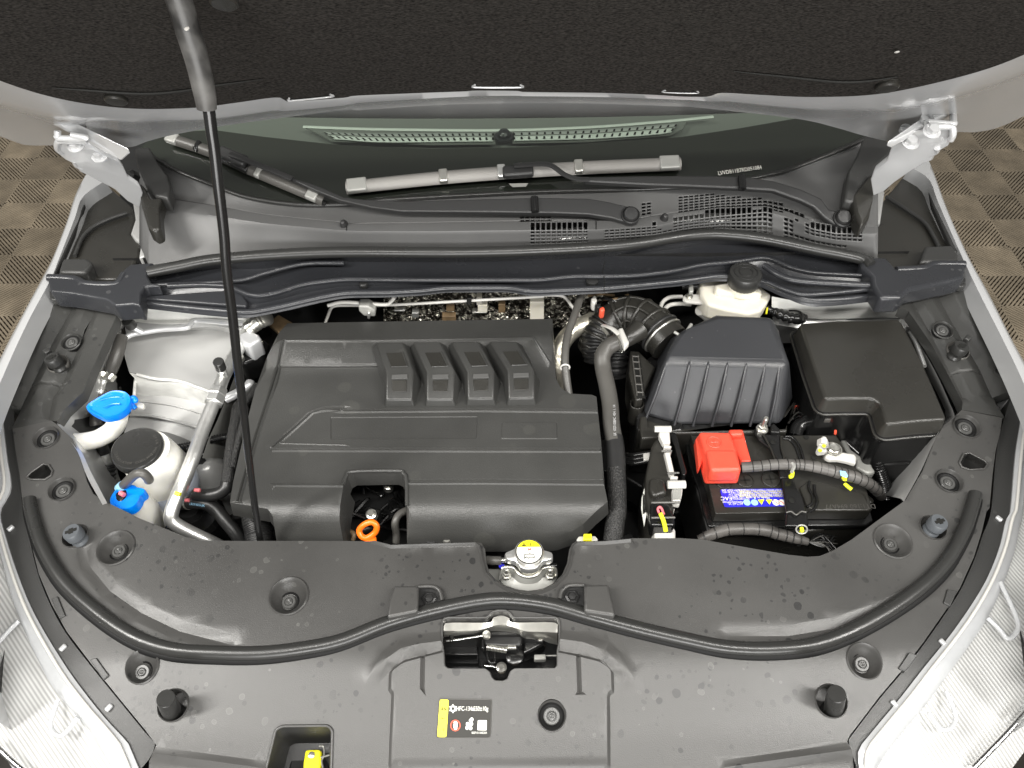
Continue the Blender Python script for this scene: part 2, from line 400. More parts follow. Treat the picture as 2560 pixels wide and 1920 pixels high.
_t = M_['floortile'].node_tree; _b = _t.nodes['Principled BSDF']; _o = _t.nodes.new('ShaderNodeObjectInfo'); _r = _t.nodes.new('ShaderNodeMapRange'); _r.inputs['To Min'].default_value = .78; _r.inputs['To Max'].default_value = 1.12; _t.links.new(_o.outputs['Random'], _r.inputs[0]); _m = _t.nodes.new('ShaderNodeVectorMath'); _m.operation = 'SCALE'; _t.links.new(_b.inputs['Base Color'].links[0].from_socket, _m.inputs[0]); _t.links.new(_r.outputs[0], _m.inputs['Scale']); _t.links.new(_m.outputs[0], _b.inputs['Base Color'])
M_['floorbase'] = mat('dark_floor', (.05, .038, .024), .8, noise=.2)
def weave(m, sc, light):
    nt = m.node_tree; N = nt.nodes.new; Lk = nt.links.new; b = nt.nodes['Principled BSDF']; tc = N('ShaderNodeTexCoord')
    v = N('ShaderNodeTexVoronoi'); v.inputs['Scale'].default_value = sc; mp = N('ShaderNodeMapping'); mp.inputs['Scale'].default_value = (1, .35, .6); Lk(tc.outputs['Object'], mp.inputs[0]); Lk(mp.outputs[0], v.inputs['Vector'])
    r = N('ShaderNodeValToRGB'); e = r.color_ramp.elements; e[0].position = .12; e[0].color = (*light, 1); e[1].position = .3; e[1].color = (.012, .012, .012, 1); Lk(v.outputs['Distance'], r.inputs[0]); Lk(r.outputs[0], b.inputs['Base Color'])
    bp = N('ShaderNodeBump'); bp.inputs['Strength'].default_value = .9; bp.inputs['Distance'].default_value = .001; bp.invert = True; Lk(v.outputs['Distance'], bp.inputs['Height']); Lk(bp.outputs[0], b.inputs['Normal']); return m
weave(M_['braid'], 900, (.13, .125, .115))
def foil():
    m = mat('crinkled_foil', (.5, .48, .42), .32, metal=.85); nt = m.node_tree; N = nt.nodes.new; Lk = nt.links.new; b = nt.nodes['Principled BSDF']; tc = N('ShaderNodeTexCoord')
    v = N('ShaderNodeTexVoronoi'); v.inputs['Scale'].default_value = 260; Lk(tc.outputs['Object'], v.inputs['Vector'])
    n = N('ShaderNodeTexNoise'); n.inputs['Scale'].default_value = 120; n.inputs['Detail'].default_value = 6; Lk(tc.outputs['Object'], n.inputs['Vector'])
    r = N('ShaderNodeValToRGB'); e = r.color_ramp.elements; e[0].position = .48; e[0].color = (.04, .035, .028, 1); e[1].position = .62; e[1].color = (.75, .72, .62, 1); Lk(n.outputs[0], r.inputs[0]); Lk(r.outputs[0], b.inputs['Base Color'])
    bp = N('ShaderNodeBump'); bp.inputs['Strength'].default_value = 1; bp.inputs['Distance'].default_value = .004; Lk(v.outputs['Distance'], bp.inputs['Height']); Lk(bp.outputs[0], b.inputs['Normal']); return m
M_['foil'] = foil()
def felt():
    m = mat('black_felt', (.014, .013, .012), 1., spec=.05); nt = m.node_tree; N = nt.nodes.new; Lk = nt.links.new; b = nt.nodes['Principled BSDF']; tc = N('ShaderNodeTexCoord')
    mp = N('ShaderNodeMapping'); mp.inputs['Scale'].default_value = (.35, 1, 1); Lk(tc.outputs['Object'], mp.inputs[0])
    n = N('ShaderNodeTexNoise'); n.inputs['Scale'].default_value = 700; n.inputs['Detail'].default_value = 5; Lk(mp.outputs[0], n.inputs['Vector'])
    r = N('ShaderNodeValToRGB'); e = r.color_ramp.elements; e[0].position = .3; e[0].color = (.009, .0085, .008, 1); e[1].position = .68; e[1].color = (.050, .046, .042, 1); Lk(n.outputs[0], r.inputs[0]); Lk(r.outputs[0], b.inputs['Base Color'])
    pass
    bp = N('ShaderNodeBump'); bp.inputs['Strength'].default_value = .4; bp.inputs['Distance'].default_value = .001; Lk(n.outputs[0], bp.inputs['Height']); Lk(bp.outputs[0], b.inputs['Normal']); return m
M_['felt'] = felt()
def lens():
    m = mat('ribbed_clear_lens', (.6, .6, .57), .22, coat=.5); nt = m.node_tree; N = nt.nodes.new; Lk = nt.links.new; b = nt.nodes['Principled BSDF']; tc = N('ShaderNodeTexCoord')
    wv = N('ShaderNodeTexWave'); wv.inputs['Scale'].default_value = 85; wv.bands_direction = 'DIAGONAL'; wv.inputs['Distortion'].default_value = 0
    mp = N('ShaderNodeMapping'); mp.inputs['Scale'].default_value = (1, 1, 0); Lk(tc.outputs['Object'], mp.inputs[0]); Lk(mp.outputs[0], wv.inputs['Vector'])
    r = N('ShaderNodeValToRGB'); e = r.color_ramp.elements; e[0].color = (.36, .36, .35, 1); e[1].color = (.58, .58, .57, 1); Lk(wv.outputs[0], r.inputs[0]); Lk(r.outputs[0], b.inputs['Base Color'])
    bp = N('ShaderNodeBump'); bp.inputs['Strength'].default_value = .5; bp.inputs['Distance'].default_value = .001; Lk(wv.outputs[0], bp.inputs['Height']); Lk(bp.outputs[0], b.inputs['Normal']); return m
M_['lens'] = lens()
spk = M_['lens'].node_tree; _b = spk.nodes['Principled BSDF']; _n = spk.nodes.new('ShaderNodeTexNoise'); _n.inputs['Scale'].default_value = 9; _t = spk.nodes.new('ShaderNodeTexCoord'); spk.links.new(_t.outputs['Object'], _n.inputs['Vector']); _r = spk.nodes.new('ShaderNodeMapRange'); _r.inputs['From Min'].default_value = .35; _r.inputs['From Max'].default_value = .65; _r.inputs['To Min'].default_value = .72; _r.inputs['To Max'].default_value = 1.15; spk.links.new(_n.outputs[0], _r.inputs[0]); _m = spk.nodes.new('ShaderNodeVectorMath'); _m.operation = 'SCALE'; spk.links.new(_b.inputs['Base Color'].links[0].from_socket, _m.inputs[0]); spk.links.new(_r.outputs[0], _m.inputs['Scale']); spk.links.new(_m.outputs[0], _b.inputs['Base Color'])
def glass():
    m = bpy.data.materials.new('green_tinted_glass'); m.use_nodes = True; nt = m.node_tree; nt.nodes.clear(); N = nt.nodes.new; Lk = nt.links.new
    o = N('ShaderNodeOutputMaterial'); t = N('ShaderNodeBsdfTransparent'); t.inputs[0].default_value = (.70, .75, .70, 1); g = N('ShaderNodeBsdfGlossy'); g.inputs['Roughness'].default_value = .03
    fr = N('ShaderNodeFresnel'); fr.inputs[0].default_value = 1.52; ml = N('ShaderNodeMath'); ml.operation = 'MULTIPLY'; ml.inputs[1].default_value = 1.5
    mx = N('ShaderNodeMixShader'); Lk(fr.outputs[0], ml.inputs[0]); Lk(ml.outputs[0], mx.inputs[0]); Lk(t.outputs[0], mx.inputs[1]); Lk(g.outputs[0], mx.inputs[2]); Lk(mx.outputs[0], o.inputs[0]); return m
M_['glass'] = glass()
M_['void'] = mat('matt_black_void', (.006, .006, .006), .6, spec=.2)
M_['side'] = speckle(speckle(mat('side_cover_plastic', (.036, .036, .034), .36, bump=.2, bscale=900, noise=.18, nscale=5, rnoise=.07), (.1, .1, .095), 80, .3, .6, True, gt=.55), (.015, .015, .015), 60, .3, .7, off=4)
M_['clip'] = mat('grey_nylon_clip', (.062, .062, .060), .34)
M_['stop'] = mat('blue_grey_rubber', (.075, .082, .09), .42)
M_['grip'] = mat('worn_grey_sleeve', (.075, .073, .07), .5, noise=.8, nscale=22, rnoise=.15)
M_['frit'] = mat('black_ceramic_band', (.034, .034, .03), .4)
X3, Y3, Z3 = Vector((1, 0, 0)), Vector((0, 1, 0)), Vector((0, 0, 1))
# ================= FLOOR =================
fl = mk('floor', [(-7, -5, -.016), (7, -5, -.016), (7, 9, -.016), (-7, 9, -.016)], [(0, 1, 2, 3)], M_['floorbase']); tag(fl, kind='structure')
S_ = .16
def tile_mesh():
    vs = []; fs = []
    def seg(x0, y0, k, c, wd, z0, z1):
        s = S_
        if k > 0: a, b = (max(0, c), max(0, -c)), (min(s, s+c), min(s, s-c))
        else: a, b = (max(0, c-s), min(s, c)), (min(s, c), max(0, c-s))
        if math.dist(a, b) < .006: return
        d = Vector((b[0]-a[0], b[1]-a[1])).normalized(); n = Vector((-d.y, d.x))*wd/2; q = len(vs)
        for p in (a, b):
            for sg in (-1, 1):
                for z in (z0, z1):
                    vs.append((min(x0+s, max(x0, x0+p[0]+n.x*sg)), min(y0+s, max(y0, y0+p[1]+n.y*sg)), z))
        fs.extend([(q+1, q+5, q+7, q+3), (q, q+4, q+5, q+1), (q+2, q+3, q+7, q+6)])
    for i in (0, 1):
        for j in (0, 1):
            k = 1 if (i+j) % 2 == 0 else -1; n = 10
            for q in range(-n+1, n):
                c = q*S_/n; seg(i*S_, j*S_, k, c if k > 0 else c+S_, .0085, -.014, 0)
            for q in range(-4, 5):
                c = q*S_/4.5; seg(i*S_, j*S_, -k, c if k < 0 else c+S_, .003, -.014, -.006)
            q = len(vs); x0, y0 = i*S_, j*S_
            for (a, b, c, d) in ((0, 0, S_, .003), (0, S_-.003, S_, S_), (0, 0, .003, S_), (S_-.003, 0, S_, S_)):
                q = len(vs); vs.extend([(x0+a, y0+b, -.001), (x0+c, y0+b, -.001), (x0+c, y0+d, -.001), (x0+a, y0+d, -.001)]); fs.append((q, q+1, q+2, q+3))
    m = bpy.data.meshes.new('floor_tile'); m.from_pydata(vs, [], fs); m.materials.append(M_['floortile']); return m
tm = tile_mesh()
X0, Y0 = 1.838-S_*40, 2.74-S_*20
for ix in range(-6, 40):
    for iy in range(-1, 18):
        x = X0+ix*2*S_; y = Y0+iy*2*S_
        if abs(x+S_) < .72 or abs(x+S_) > (4.0 if iy > 5 else 2.6) or (iy < 6 and abs(x+S_) < 1.05): continue
        mk('floor_tile', None, None, None, fl, Matrix.Translation((x, y, 0)), mesh=tm)
# ================= HOOD =================
HA = math.radians(52); HY, HZ = 1.115, 1.115
HP = Plane((0, HY, HZ), (1, 0, 0), (0, -math.cos(HA), math.sin(HA)), (0, -math.sin(HA), -math.cos(HA)))
if (HP.ex.cross(HP.ey)).dot(HP.en) < 0: HP.ex = -HP.ex
hood = thing('hood', 'raised silver hood with black felt pad on its underside', 'car hood', (0, HY, HZ))
l0 = px('A', -900, 60, -400, 330, 0, 505, 400, 620, 830, 680, 1240, 682, 1500, 655, 1780, 620, 1860, 652, 2200, 628) + \
     px('B', 100, 612, 500, 590, 800, 576, 880, 570, 1140, 570, 1190, 576, 1700, 578, 2020, 588, 2200, 598) + \
     px('C', 120, 600, 190, 598, 270, 576, 500, 588, 830, 606, 1200, 600, 1500, 556, 1900, 455, 2212, 335, 2600, 130, 3000, -150)
l1 = px('A', -900, 250, -400, 520, 0, 690, 420, 790, 640, 783, 830, 797, 1100, 788, 1400, 778, 1800, 718, 2212, 672) + \
     px('B', 100, 655, 500, 625, 830, 607, 1200, 602, 1700, 612, 2200, 628) + \
     px('C', 120, 630, 400, 670, 800, 712, 1300, 722, 1500, 692, 1760, 640, 2000, 560, 2212, 480, 2600, 310, 3000, 60)
l2 = px('A', -900, 480, -400, 740, 0, 875, 150, 930, 330, 935, 640, 930, 830, 947, 960, 905, 1150, 860, 1500, 800, 2212, 708) + \
     px('B', 100, 710, 700, 672, 1400, 662, 1900, 675, 2212, 686) + \
     px('C', 100, 690, 740, 762, 1000, 820, 1180, 872, 1370, 910, 1560, 880, 1770, 850, 1900, 850, 2050, 820, 2212, 745, 2600, 560, 3000, 300)
def hl(l, off, n=220):
    p = crv([HP.hit(u, v, off) for u, v in l], 6)
    # resample by x so that the lines match
    xs = [p[0].x+(p[-1].x-p[0].x)*i/(n-1) for i in range(n)]; out = []; j = 0
    for x in xs:
        while j < len(p)-2 and p[j+1].x < x: j += 1
        a, b = p[j], p[j+1]; t = 0 if b.x == a.x else max(0, min(1, (x-a.x)/(b.x-a.x))); out.append(a.lerp(b, t))
    return out
A0, A1, A2 = hl(l0, .0), hl(l1, -.004), hl(l2, -.022)
mid = [a.lerp(b, .5)+HP.en*.006 for a, b in zip(A0, A1)]
md2 = [a.lerp(b, .15)-HP.en*.006 for a, b in zip(A1, A2)]
Am = [a-HP.en*.012 for a in A0]; A3 = [a-HP.en*.012-HP.ey*.004 for a in A2]
loft('inner_frame', [Am, A0, mid, A1, md2, A2, A3], M_['silver'], hood, ang=50)
# outer skin: behind everything, runs up to the front edge of the hood
def skin(x, s): # crowned
    return HP.pt(0, s, -.06-.05*(x/.85)**2*0+.0)+X3*x
loft('outer_skin', [[HP.pt(0, s+.13, -.04+.02*math.sin(s*3)-.03*(abs(k)/12)**2)+X3*(k/12*(.86-.12*s)) for k in range(-12, 13)] for s in [-.03+.08*q for q in range(14)]], M_['silver'], hood, solid=.003)
xo = HP.ex.x
padl = [Vector(HP.loc(p)) for p in A0]
if padl[0].x > padl[-1].x: padl.reverse()
padl = [p+Vector((0, -.002)) for p in padl]
front = [Vector((.80, 1.0)), Vector((.55, 1.05)), Vector((0, 1.08)), Vector((-.55, 1.05)), Vector((-.80, 1.0))]
po = padl+front
s1 = [Vector(HP.loc(HP.hit(u, v, 0))) for u, v in px('A', 330, 540, 560, 556, 900, 580, 1150, 568, 1400, 528, 1690, 490)]
s2 = [Vector(HP.loc(HP.hit(u, v, 0))) for u, v in px('C', 345, 436, 700, 472, 1000, 503, 1200, 500, 1400, 472)]
def padH(x, y):
    h = .002+.003*math.sin(x*7)*math.sin(y*9)
    for s in (s1, s2):
        d = segd(x, y, s, False)
        if d < .03:
            yy = lin(sorted((p.x, p.y) for p in s), x); e = min(1, d/.004)
            h += 0
    return h
sheet('insulation_pad', po, padH, M_['felt'], hood, res=.022, t=.008, plane=HP, bevel=0)
for s in (s1, s2): tube('pad_fold_shadow', [HP.pt(p.x, p.y, padH(p.x, p.y)+.0025) for p in [Vector((q.x, q.y)) for q in crv([Vector((a.x, a.y, 0)) for a in s], 5)]], [.0006, .0017, .0019, .0017, .0006], M_['ink'], hood, ns=8, raw=True)  # black lines drawn in for the shadow under the overlapping pad folds
for t_, x, y in (('A', 745, 645), ('C', 1335, 560), ('A', 1440, 15)):
    (u, v), = px(t_, x, y); c = HP.hit(u, v, .006)
    lathe('pad_clip', [(.014, -.004), (.014, .001), (.012, .003), (0, .0035)], c, HP.en, M_['fuse'], hood, ns=24)
for t_, x0, y0, x1, y1 in (('A', 1870, 648, 2130, 622), ('B', 870, 562, 1160, 562), ('B', 2085, 592, 2290, 598)):
    (ua, va), (ub, vb) = px(t_, x0, y0, x1, y1); a, b = HP.hit(ua, va, .003), HP.hit(ub, vb, .003)
    k = tube('pad_retainer', [a+HP.ey*.007, a, b, b+HP.ey*.007], .0013, M_['silver'], hood, ns=8, n=4)
(u, v), = px('C', 1395, 335); lathe('lint_speck', [(0, -.001), (.003, 0), (0, .001)], HP.hit(u, v, .007), HP.en, M_['white'], hood, ns=8)
for t_, pts in (('C', (2150, 632, 2190, 622, 2240, 618, 2240, 628, 2190, 640)), ('C', (1315, 828, 1340, 818, 1370, 822, 1340, 832)), ('A', (735, 905, 760, 898, 785, 908, 760, 916))):
    q = [HP.hit(u, v, -.0345 if t_ == 'A' or pts[0] < 2000 else -.025) for u, v in px(t_, *pts)]
    mk('drain_slot', q, [tuple(range(len(q)))], M_['ink'], hood)
# hinges
def hinge(side):
    T = 'A' if side < 0 else 'C'
    def q(*a): return px(T, *a)
    if side < 0:
        plate = q(368, 912, 366, 960, 400, 985, 470, 1020, 490, 1062, 540, 1085, 570, 1100, 720, 1180, 800, 1255, 885, 1302, 905, 1205, 885, 1160, 810, 1110, 780, 1040, 752, 998, 620, 935, 540, 905)
        lip = q(460, 870, 540, 885, 545, 892, 380, 890, 372, 875, 370, 842); lip2 = q(560, 905, 400, 905, 372, 915, 370, 955, 400, 982)
        bolts = q(492, 940, 645, 1005); bar = q(312, 765, 335, 738, 430, 755, 830, 950, 775, 1000, 742, 992)
        nut = q(845, 1130); lip3 = q(480, 1030, 492, 1060, 530, 1078)
    else:
        plate = q(1760, 830, 1750, 890, 1655, 945, 1645, 985, 1590, 1005, 1500, 1060, 1400, 1130, 1330, 1190, 1255, 1222, 1240, 1115, 1260, 1060, 1345, 990, 1372, 918, 1480, 850, 1590, 815)
        lip = q(1590, 790, 1600, 785, 1750, 800, 1758, 785, 1756, 735); lip2 = q(1580, 820, 1720, 815, 1752, 825, 1755, 870, 1740, 900)
        bolts = q(1615, 850, 1478, 920); bar = q(1335, 905, 1372, 918, 1790, 690, 1770, 655, 1740, 648, 1690, 660)
        nut = q(1300, 1040); lip3 = q(1655, 950, 1645, 975, 1600, 992)
    lb = 'left' if side < 0 else 'right'
    n = len(plate); half = n//2
    zf = lambda v: lin([(320, 1.245), (345, 1.232), (370, 1.208), (420, 1.155), (510, 1.06)], v)
    z = [zf(v) for u, v in plate]
    h = slab('hinge', zip3(plate, z), None, .012, M_['hinge'], hood, bevel=.003)
    tube('lip', [P(u, v, zf(v)+.004) for u, v in lip], .0048, M_['hinge'], h, ns=10, n=4); tube('lip', [P(u, v, zf(v)+.004) for u, v in lip2], .0048, M_['hinge'], h, ns=10, n=4); tube('lip', [P(u, v, zf(v)+.002) for u, v in lip3], .0045, M_['hinge'], h, ns=10, n=4)
    slab('flange_bar', [(u, v, zf(v)+.012) for u, v in bar], None, .01, M_['silver'], hood, bevel=.004)
    for (u, v) in bolts:
        c = P(u, v, zf(v)+.004); ax = Vector((0, -.35, .94))
        b = lathe('bolt', [(.0125, 0), (.0125, .002), (.0085, .0025)], c, ax, M_['hinge'], h, ns=24)
        lathe('hex_head', [(.0085, .002), (.0085, .009), (.0075, .0105), (0, .0105)], c, ax, M_['hinge'], h, ns=6)
        lathe('bolt_head_washer', [(.009, -.012), (.0085, -.018), (0, -.018)], c+Vector((0, .02, .02)), ax, M_['hinge'], h, ns=12)
    (u, v), = nut; lathe('nut', [(.01, -.01), (.01, .004), (.006, .008), (0, .008)], P(u, v, 1.08), (side*.3, -.5, .8), M_['hosedark'], h, ns=6)
hinge(-1); hinge(1)
# prop rod
rod = thing('hood_prop_rod', 'thin black hood prop rod with worn grey grip sleeve', 'prop rod', P(650, 1352, .89))
ra = P(654, 1372, .88); top = HP.hit(418, -70, .03)
def onrod(v, u):
    d = ray(u, v); best = None
    for k in range(1001):
        q = ra.lerp(top, k/1000); e = (q-(CP+d*(q-CP).dot(d)/d.length_squared)).length
        if best is None or e < best[0]: best = (e, k/1000, q, d)
    return CP+best[3]*(best[2]-CP).dot(best[3])/best[3].length_squared
rp = [onrod(v, u) for u, v in [(648, 1352)]+px('D', 1638, 1600, 1600, 1300, 1575, 1080, 1552, 880, 1527, 680, 1497, 400, 1458, 100)+px('A', 1440, 1500, 1405, 1200, 1380, 980, 1360, 840, 1340, 690)]
gp = [onrod(v, u) for u, v in px('A', 1330, 700, 1315, 600, 1270, 400, 1210, 200, 1150, 0, 1110, -160)]
rp[0] = ra
tube('rod', rp+[gp[1]], [.0044, .0052, .0056, .006], M_['gloss'], rod, ns=14)
tube('grip_sleeve', gp[:-1]+[top], [.0092, .0105, .0112, .0115, .0118], M_['grip'], rod, ns=20)
(u, v), = px('A', 1200, 182); lathe('dirt_spot', [(0, -.001), (.0025, 0), (0, .0012)], onrod(v, u)+(CP-onrod(v, u)).normalized()*.0118, (0, -.5, .8), M_['blade'], rod, ns=8)
# ================= WINDSHIELD =================
WA = math.radians(27.5); WS = Plane((0, 1.115, 1.052), (1, 0, 0), (0, math.cos(WA), math.sin(WA)), (0, -math.sin(WA), math.cos(WA)))
w0 = [(350, 373), (428, 420), (544, 467), (622, 494), (739, 511), (860, 511), (967, 500), (1122, 491), (1316, 481), (1491, 476), (1666, 470), (1780, 462), (1894, 443), (1972, 424), (2050, 395), (2128, 363), (2175, 340)]
ws = thing('windshield', 'green tinted windshield with black lower band behind the wipers', 'windshield', (0, 1.12, 1.05))
gl = w0+[(2330, 200), (2380, 40), (180, 40), (230, 230)]
sheet('glass_pane', gl, 0, M_['glass'], ws, plane=WS, t=.004, bevel=0, grid=False)
fr_ = px('A', 1000, 850, 1150, 845, 1390, 838, 1700, 880, 2212, 936)+px('B', 600, 956, 1200, 946)+px('C', 0, 882, 400, 822, 740, 762, 1000, 735, 1250, 730)
sheet('black_band', w0+list(reversed(fr_)), -.0055, M_['frit'], ws, plane=WS, t=.0005, bevel=0, grid=False)
cb, cc = px('B', 700, 1215, 1300, 1170)
# trim gasket along the lower glass edge
tube('gasket', [WS.hit(u, v, .001) for u, v in w0], .004, M_['rubber'], ws, ns=8, n=6)
# small silver tab and vehicle number plate inside the glass
(u, v), = px('B', 1150, 1187); sheet('mirror_tab', px('B', 1085, 1180, 1210, 1178, 1195, 1200, 1110, 1203), .0012, M_['grey'], ws, plane=WS, t=.001, bevel=0, grid=False)
vp = sheet('number_plate', px('C', 268, 1090, 520, 1052, 525, 1078, 275, 1116), .0012, M_['labeldark'], ws, plane=WS, t=.001, bevel=0, grid=False)
(a, b), = px('C', 385, 1096); (a2, b2), = px('C', 484, 1082)
c = WS.hit(a, b, .0022); xd = WS.hit(a2, b2, .0022)-c
text('number_print', 'LVVDB11B7RD051084', c, xd, WS.en.cross(xd), .0105, M_['print'], vp, sx=.78)
# dashboard under the glass
dash = thing('dashboard', 'dark grey green dashboard top under the windshield glass', 'dashboard', (0, 1.5, 1.03))
DH = lambda x, y: 1.045+.05*max(0, 1.36-y)*0+.10*max(0, y-1.55)-.03*x*x
dd = [Vector((-.66, 1.24)), Vector((-.4, 1.15)), Vector((0, 1.13)), Vector((.4, 1.15)), Vector((.66, 1.24)), Vector((.72, 2.1)), Vector((-.72, 2.1))]
sheet('dash_top', dd, DH, M_['dash'], dash, res=.06, bevel=0)
def grille(pts_top, pts_bot, n, nm):
    T = [P(u, v, 1.062) for u, v in crvpx(pts_top, n)]; B = [P(u, v, 1.062) for u, v in crvpx(pts_bot, n)]
    g = loft(nm, [T, B], M_['vent'], dash, solid=.002)
    for k in range(0, n, 1):
        a, b = T[k], B[k]
        for f0, f1 in ((.12, .42), (.62, .95)):
            p, q = a.lerp(b, f0)+Z3*.0018, a.lerp(b, f1)+Z3*.0018; wv = X3*.0022
            mk('vent_slot', [p-wv, p+wv*.4, q+wv, q-wv], [(0, 1, 2, 3)], M_['ink'], g)
    tube('vent_rib', [a.lerp(b, .52)+Z3*.003 for a, b in zip(T, B)], .0009, M_['dash'], g, ns=6, raw=True)
def crvpx(p, n): return [(q.x, q.y) for q in resamp(crv([Vector((a, b, 0)) for a, b in p], 8), n)]
grille(px('A', 2080, 850, 2212, 855)+px('B', 300, 860, 985, 856), px('A', 2150, 895, 2212, 898)+px('B', 300, 915, 985, 908), 26, 'defroster_vent')
grille(px('B', 1120, 853, 1600, 838, 2000, 810, 2170, 798), px('B', 1120, 905, 1600, 893, 2000, 868, 2130, 850), 22, 'defroster_vent')
tube('vent_surround', PP(px('A', 1950, 815, 2212, 825)+px('B', 300, 832, 1000, 838, 1600, 818, 2100, 780, 2400, 750), 1.06), .004, M_['vent'], dash, ns=8, flat=.4)
(u, v), = px('B', 1055, 880); lathe('sun_sensor', [(.018, 0), (.018, .002), (.0125, .003), (.012, .008), (.008, .013), (0, .0145)], P(u, v, 1.06), (0, 0, 1), M_['air'], dash, ns=28)
for sx_ in (-1, 1):
    sheet('vent_frame', (px('A', 1960, 815, 2212, 838)+px('B', 600, 846, 980, 846, 1000, 920, 600, 925)+px('A', 2212, 905, 2130, 903)) if sx_ < 0 else px('B', 1110, 843, 1600, 826, 2230, 780, 2200, 830, 2130, 862, 1600, 905, 1110, 915), 1.0585, mat_g if 0 else M_['dash'], dash, t=.003, bevel=0, grid=False)
# ================= COWL =================
cowl = thing('cowl_panel', 'grey plastic cowl panel with square mesh openings below the windshield', 'cowl panel', (0, 1.06, 1.02))
def tabv(t): return sorted(t)
V0 = w0
V1 = [(345, 470)]+px('A', 1010, 1272, 1400, 1330, 1700, 1385, 2180, 1435)+px('B', 100, 1446, 600, 1440, 1220, 1430, 1650, 1425, 1900, 1420, 2000, 1398)+px('C', 0, 1372, 250, 1338, 550, 1328, 700, 1368, 850, 1428, 1000, 1452, 1180, 1462)
V2 = [(345, 492)]+px('A', 1010, 1335, 1400, 1395, 1700, 1440, 2180, 1482)+px('B', 100, 1488, 600, 1490, 1220, 1482, 1650, 1478, 1900, 1462, 2050, 1450)+px('C', 0, 1420, 250, 1390, 550, 1362, 700, 1400, 850, 1470, 1000, 1500, 1180, 1505)
V3 = [(345, 600), (370, 655)]+px('W', 320, 575, 480, 552, 700, 545, 1000, 547, 1200, 541, 1400, 527, 1500, 510, 1560, 507, 1650, 517, 1760, 540, 1880, 560)+[(2190, 655)]
def cvt(tab, u): return lin(tab, u)
holes_ = [px('B', 1225, 1430, 1602, 1425, 1602, 1612, 1225, 1612), px('O', 583, 380, 840, 372, 900, 345, 925, 340, 925, 385, 1000, 390, 1020, 310, 1300, 262, 1640, 250, 1625, 440, 1430, 400, 1180, 440, 1150, 420, 900, 480, 580, 495),
          px('O', 1040, 180, 1230, 165, 1560, 190, 1700, 230, 1900, 290, 1840, 300, 1500, 240, 1040, 290), px('O', 1712, 296, 1792, 316, 1775, 400, 1900, 440, 2110, 480, 2110, 530, 1900, 515, 1712, 470),
          px('O', 1825, 340, 2212, 368, 2212, 462, 2000, 445, 1825, 400), px('O', 50, 305, 262, 300, 262, 352, 50, 352), px('O', 808, 210, 866, 210, 866, 298, 808, 298)]
us = []; u = 350.
while u < 2185: us += [u, u+9.6]; u += 13.2
def cp(u, s):
    # s: 0 glass .. 1 step .. 2 bevel .. 3 seal
    v0, v1, v2, v3 = (cvt(t, u) for t in (V0, V1, V2, V3)); 
    v1 = max(v1, v0+3); v2 = max(v2, v1+2); v3 = max(v3, v2+3)
    if s <= 1: v = v0+(v1-v0)*s; p0 = WS.hit(u, v0, -.004); z = p0.z+(1.036-p0.z)*(s**.8)+(.008 if s >= 1 else 0)
    elif s <= 2: v = v1+(v2-v1)*(s-1); z = 1.044-.001*(s-1)
    else: v = v2+(v3-v2)*(s-2); z = 1.043-.048*(s-2)
    return P(u, v, z), v
ss = [0]
nt_ = 9
for k in range(nt_): ss += [k/nt_+.03, k/nt_+.03+.075]
ss += [.999, 1.0, 1.03, 1.45, 1.55, 1.97]
for k in range(6): ss += [2+k/6+.03, 2+k/6+.14]
ss += [3.0]
ss = sorted(set(ss)); grid_ = [[cp(u, s) for u in us] for s in ss]
vs = [p[0] for r in grid_ for p in r]; fs = []; nu = len(us)
def inh(u, v): return any(inpoly(u, v, h) for h in holes_)
for i in range(len(ss)-1):
    for j in range(nu-1):
        big = (ss[i+1]-ss[i]) > (.06 if ss[i] < 1 else (.1 if ss[i] < 2 else .08)); uc = (us[j]+us[j+1])/2; vc = (grid_[i][j][1]+grid_[i+1][j][1])/2
        if j % 2 == 0 and big and inh(uc, vc): continue
        fs.append((i*nu+j, i*nu+j+1, (i+1)*nu+j+1, (i+1)*nu+j))
fs = [tuple(reversed(f)) for f in fs]
mk('grille_panel', vs, fs, M_['cowl'], cowl, solid=.0025, ang=30)
for j in (0, nu-1):
    e_ = [r[j][0] for r in grid_]; loft('side_edge', [e_, [p-Z3*.06+X3*(-.01 if j == 0 else .01) for p in e_]], M_['trim'], cowl)
# things below the mesh
und = [[P(u, v, .93) for u in range(300, 2300, 100)] for v in (330, 520, 640)]
loft('drain_tray', und, M_['dark'], cowl)
for (t_, x, y, sx, sy) in (('B', 1420, 1530, .09, .03), ('B', 1330, 1580, .05, .02), ('B', 1820, 1530, .06, .03), ('B', 1960, 1560, .04, .03), ('O', 1180, 335, .11, .025), ('O', 640, 440, .09, .03), ('O', 1580, 390, .03, .03), ('O', 150, 330, .08, .02)):
    (u, v), = px(t_, x, y); m = box('wiper_linkage', Matrix.Translation(P(u, v, .985)) @ Matrix.Rotation(random.uniform(-.3, .3), 4, 'Z'), sx, sy, .02, M_['alu'] if sx > .055 else M_['grey'], cowl, bevel=.004)
for t_, x, y in (('B', 25, 1445), ('B', 2085, 1405)):
    (u, v), = px(t_, x, y); lathe('washer_nozzle', [(.0095, -.01), (.0088, .0), (.0065, .007), (.004, .011), (0, .012)], P(u, v, 1.045), (0, -.45, .9), M_['arm'], cowl, ns=20, sx=.8)
for uu in (867, 1490):
    a = [cp(uu, s)[0]+Z3*.0018 for s in (1.0, 1.5, 2, 2.5, 2.95)]; tube('panel_joint', a, .0008, M_['ink'], cowl, ns=5, raw=True)
for pts, zz in ((px('A', 1130, 1070, 1180, 1160, 1240, 1240, 1290, 1290), 1.07),):
    pass
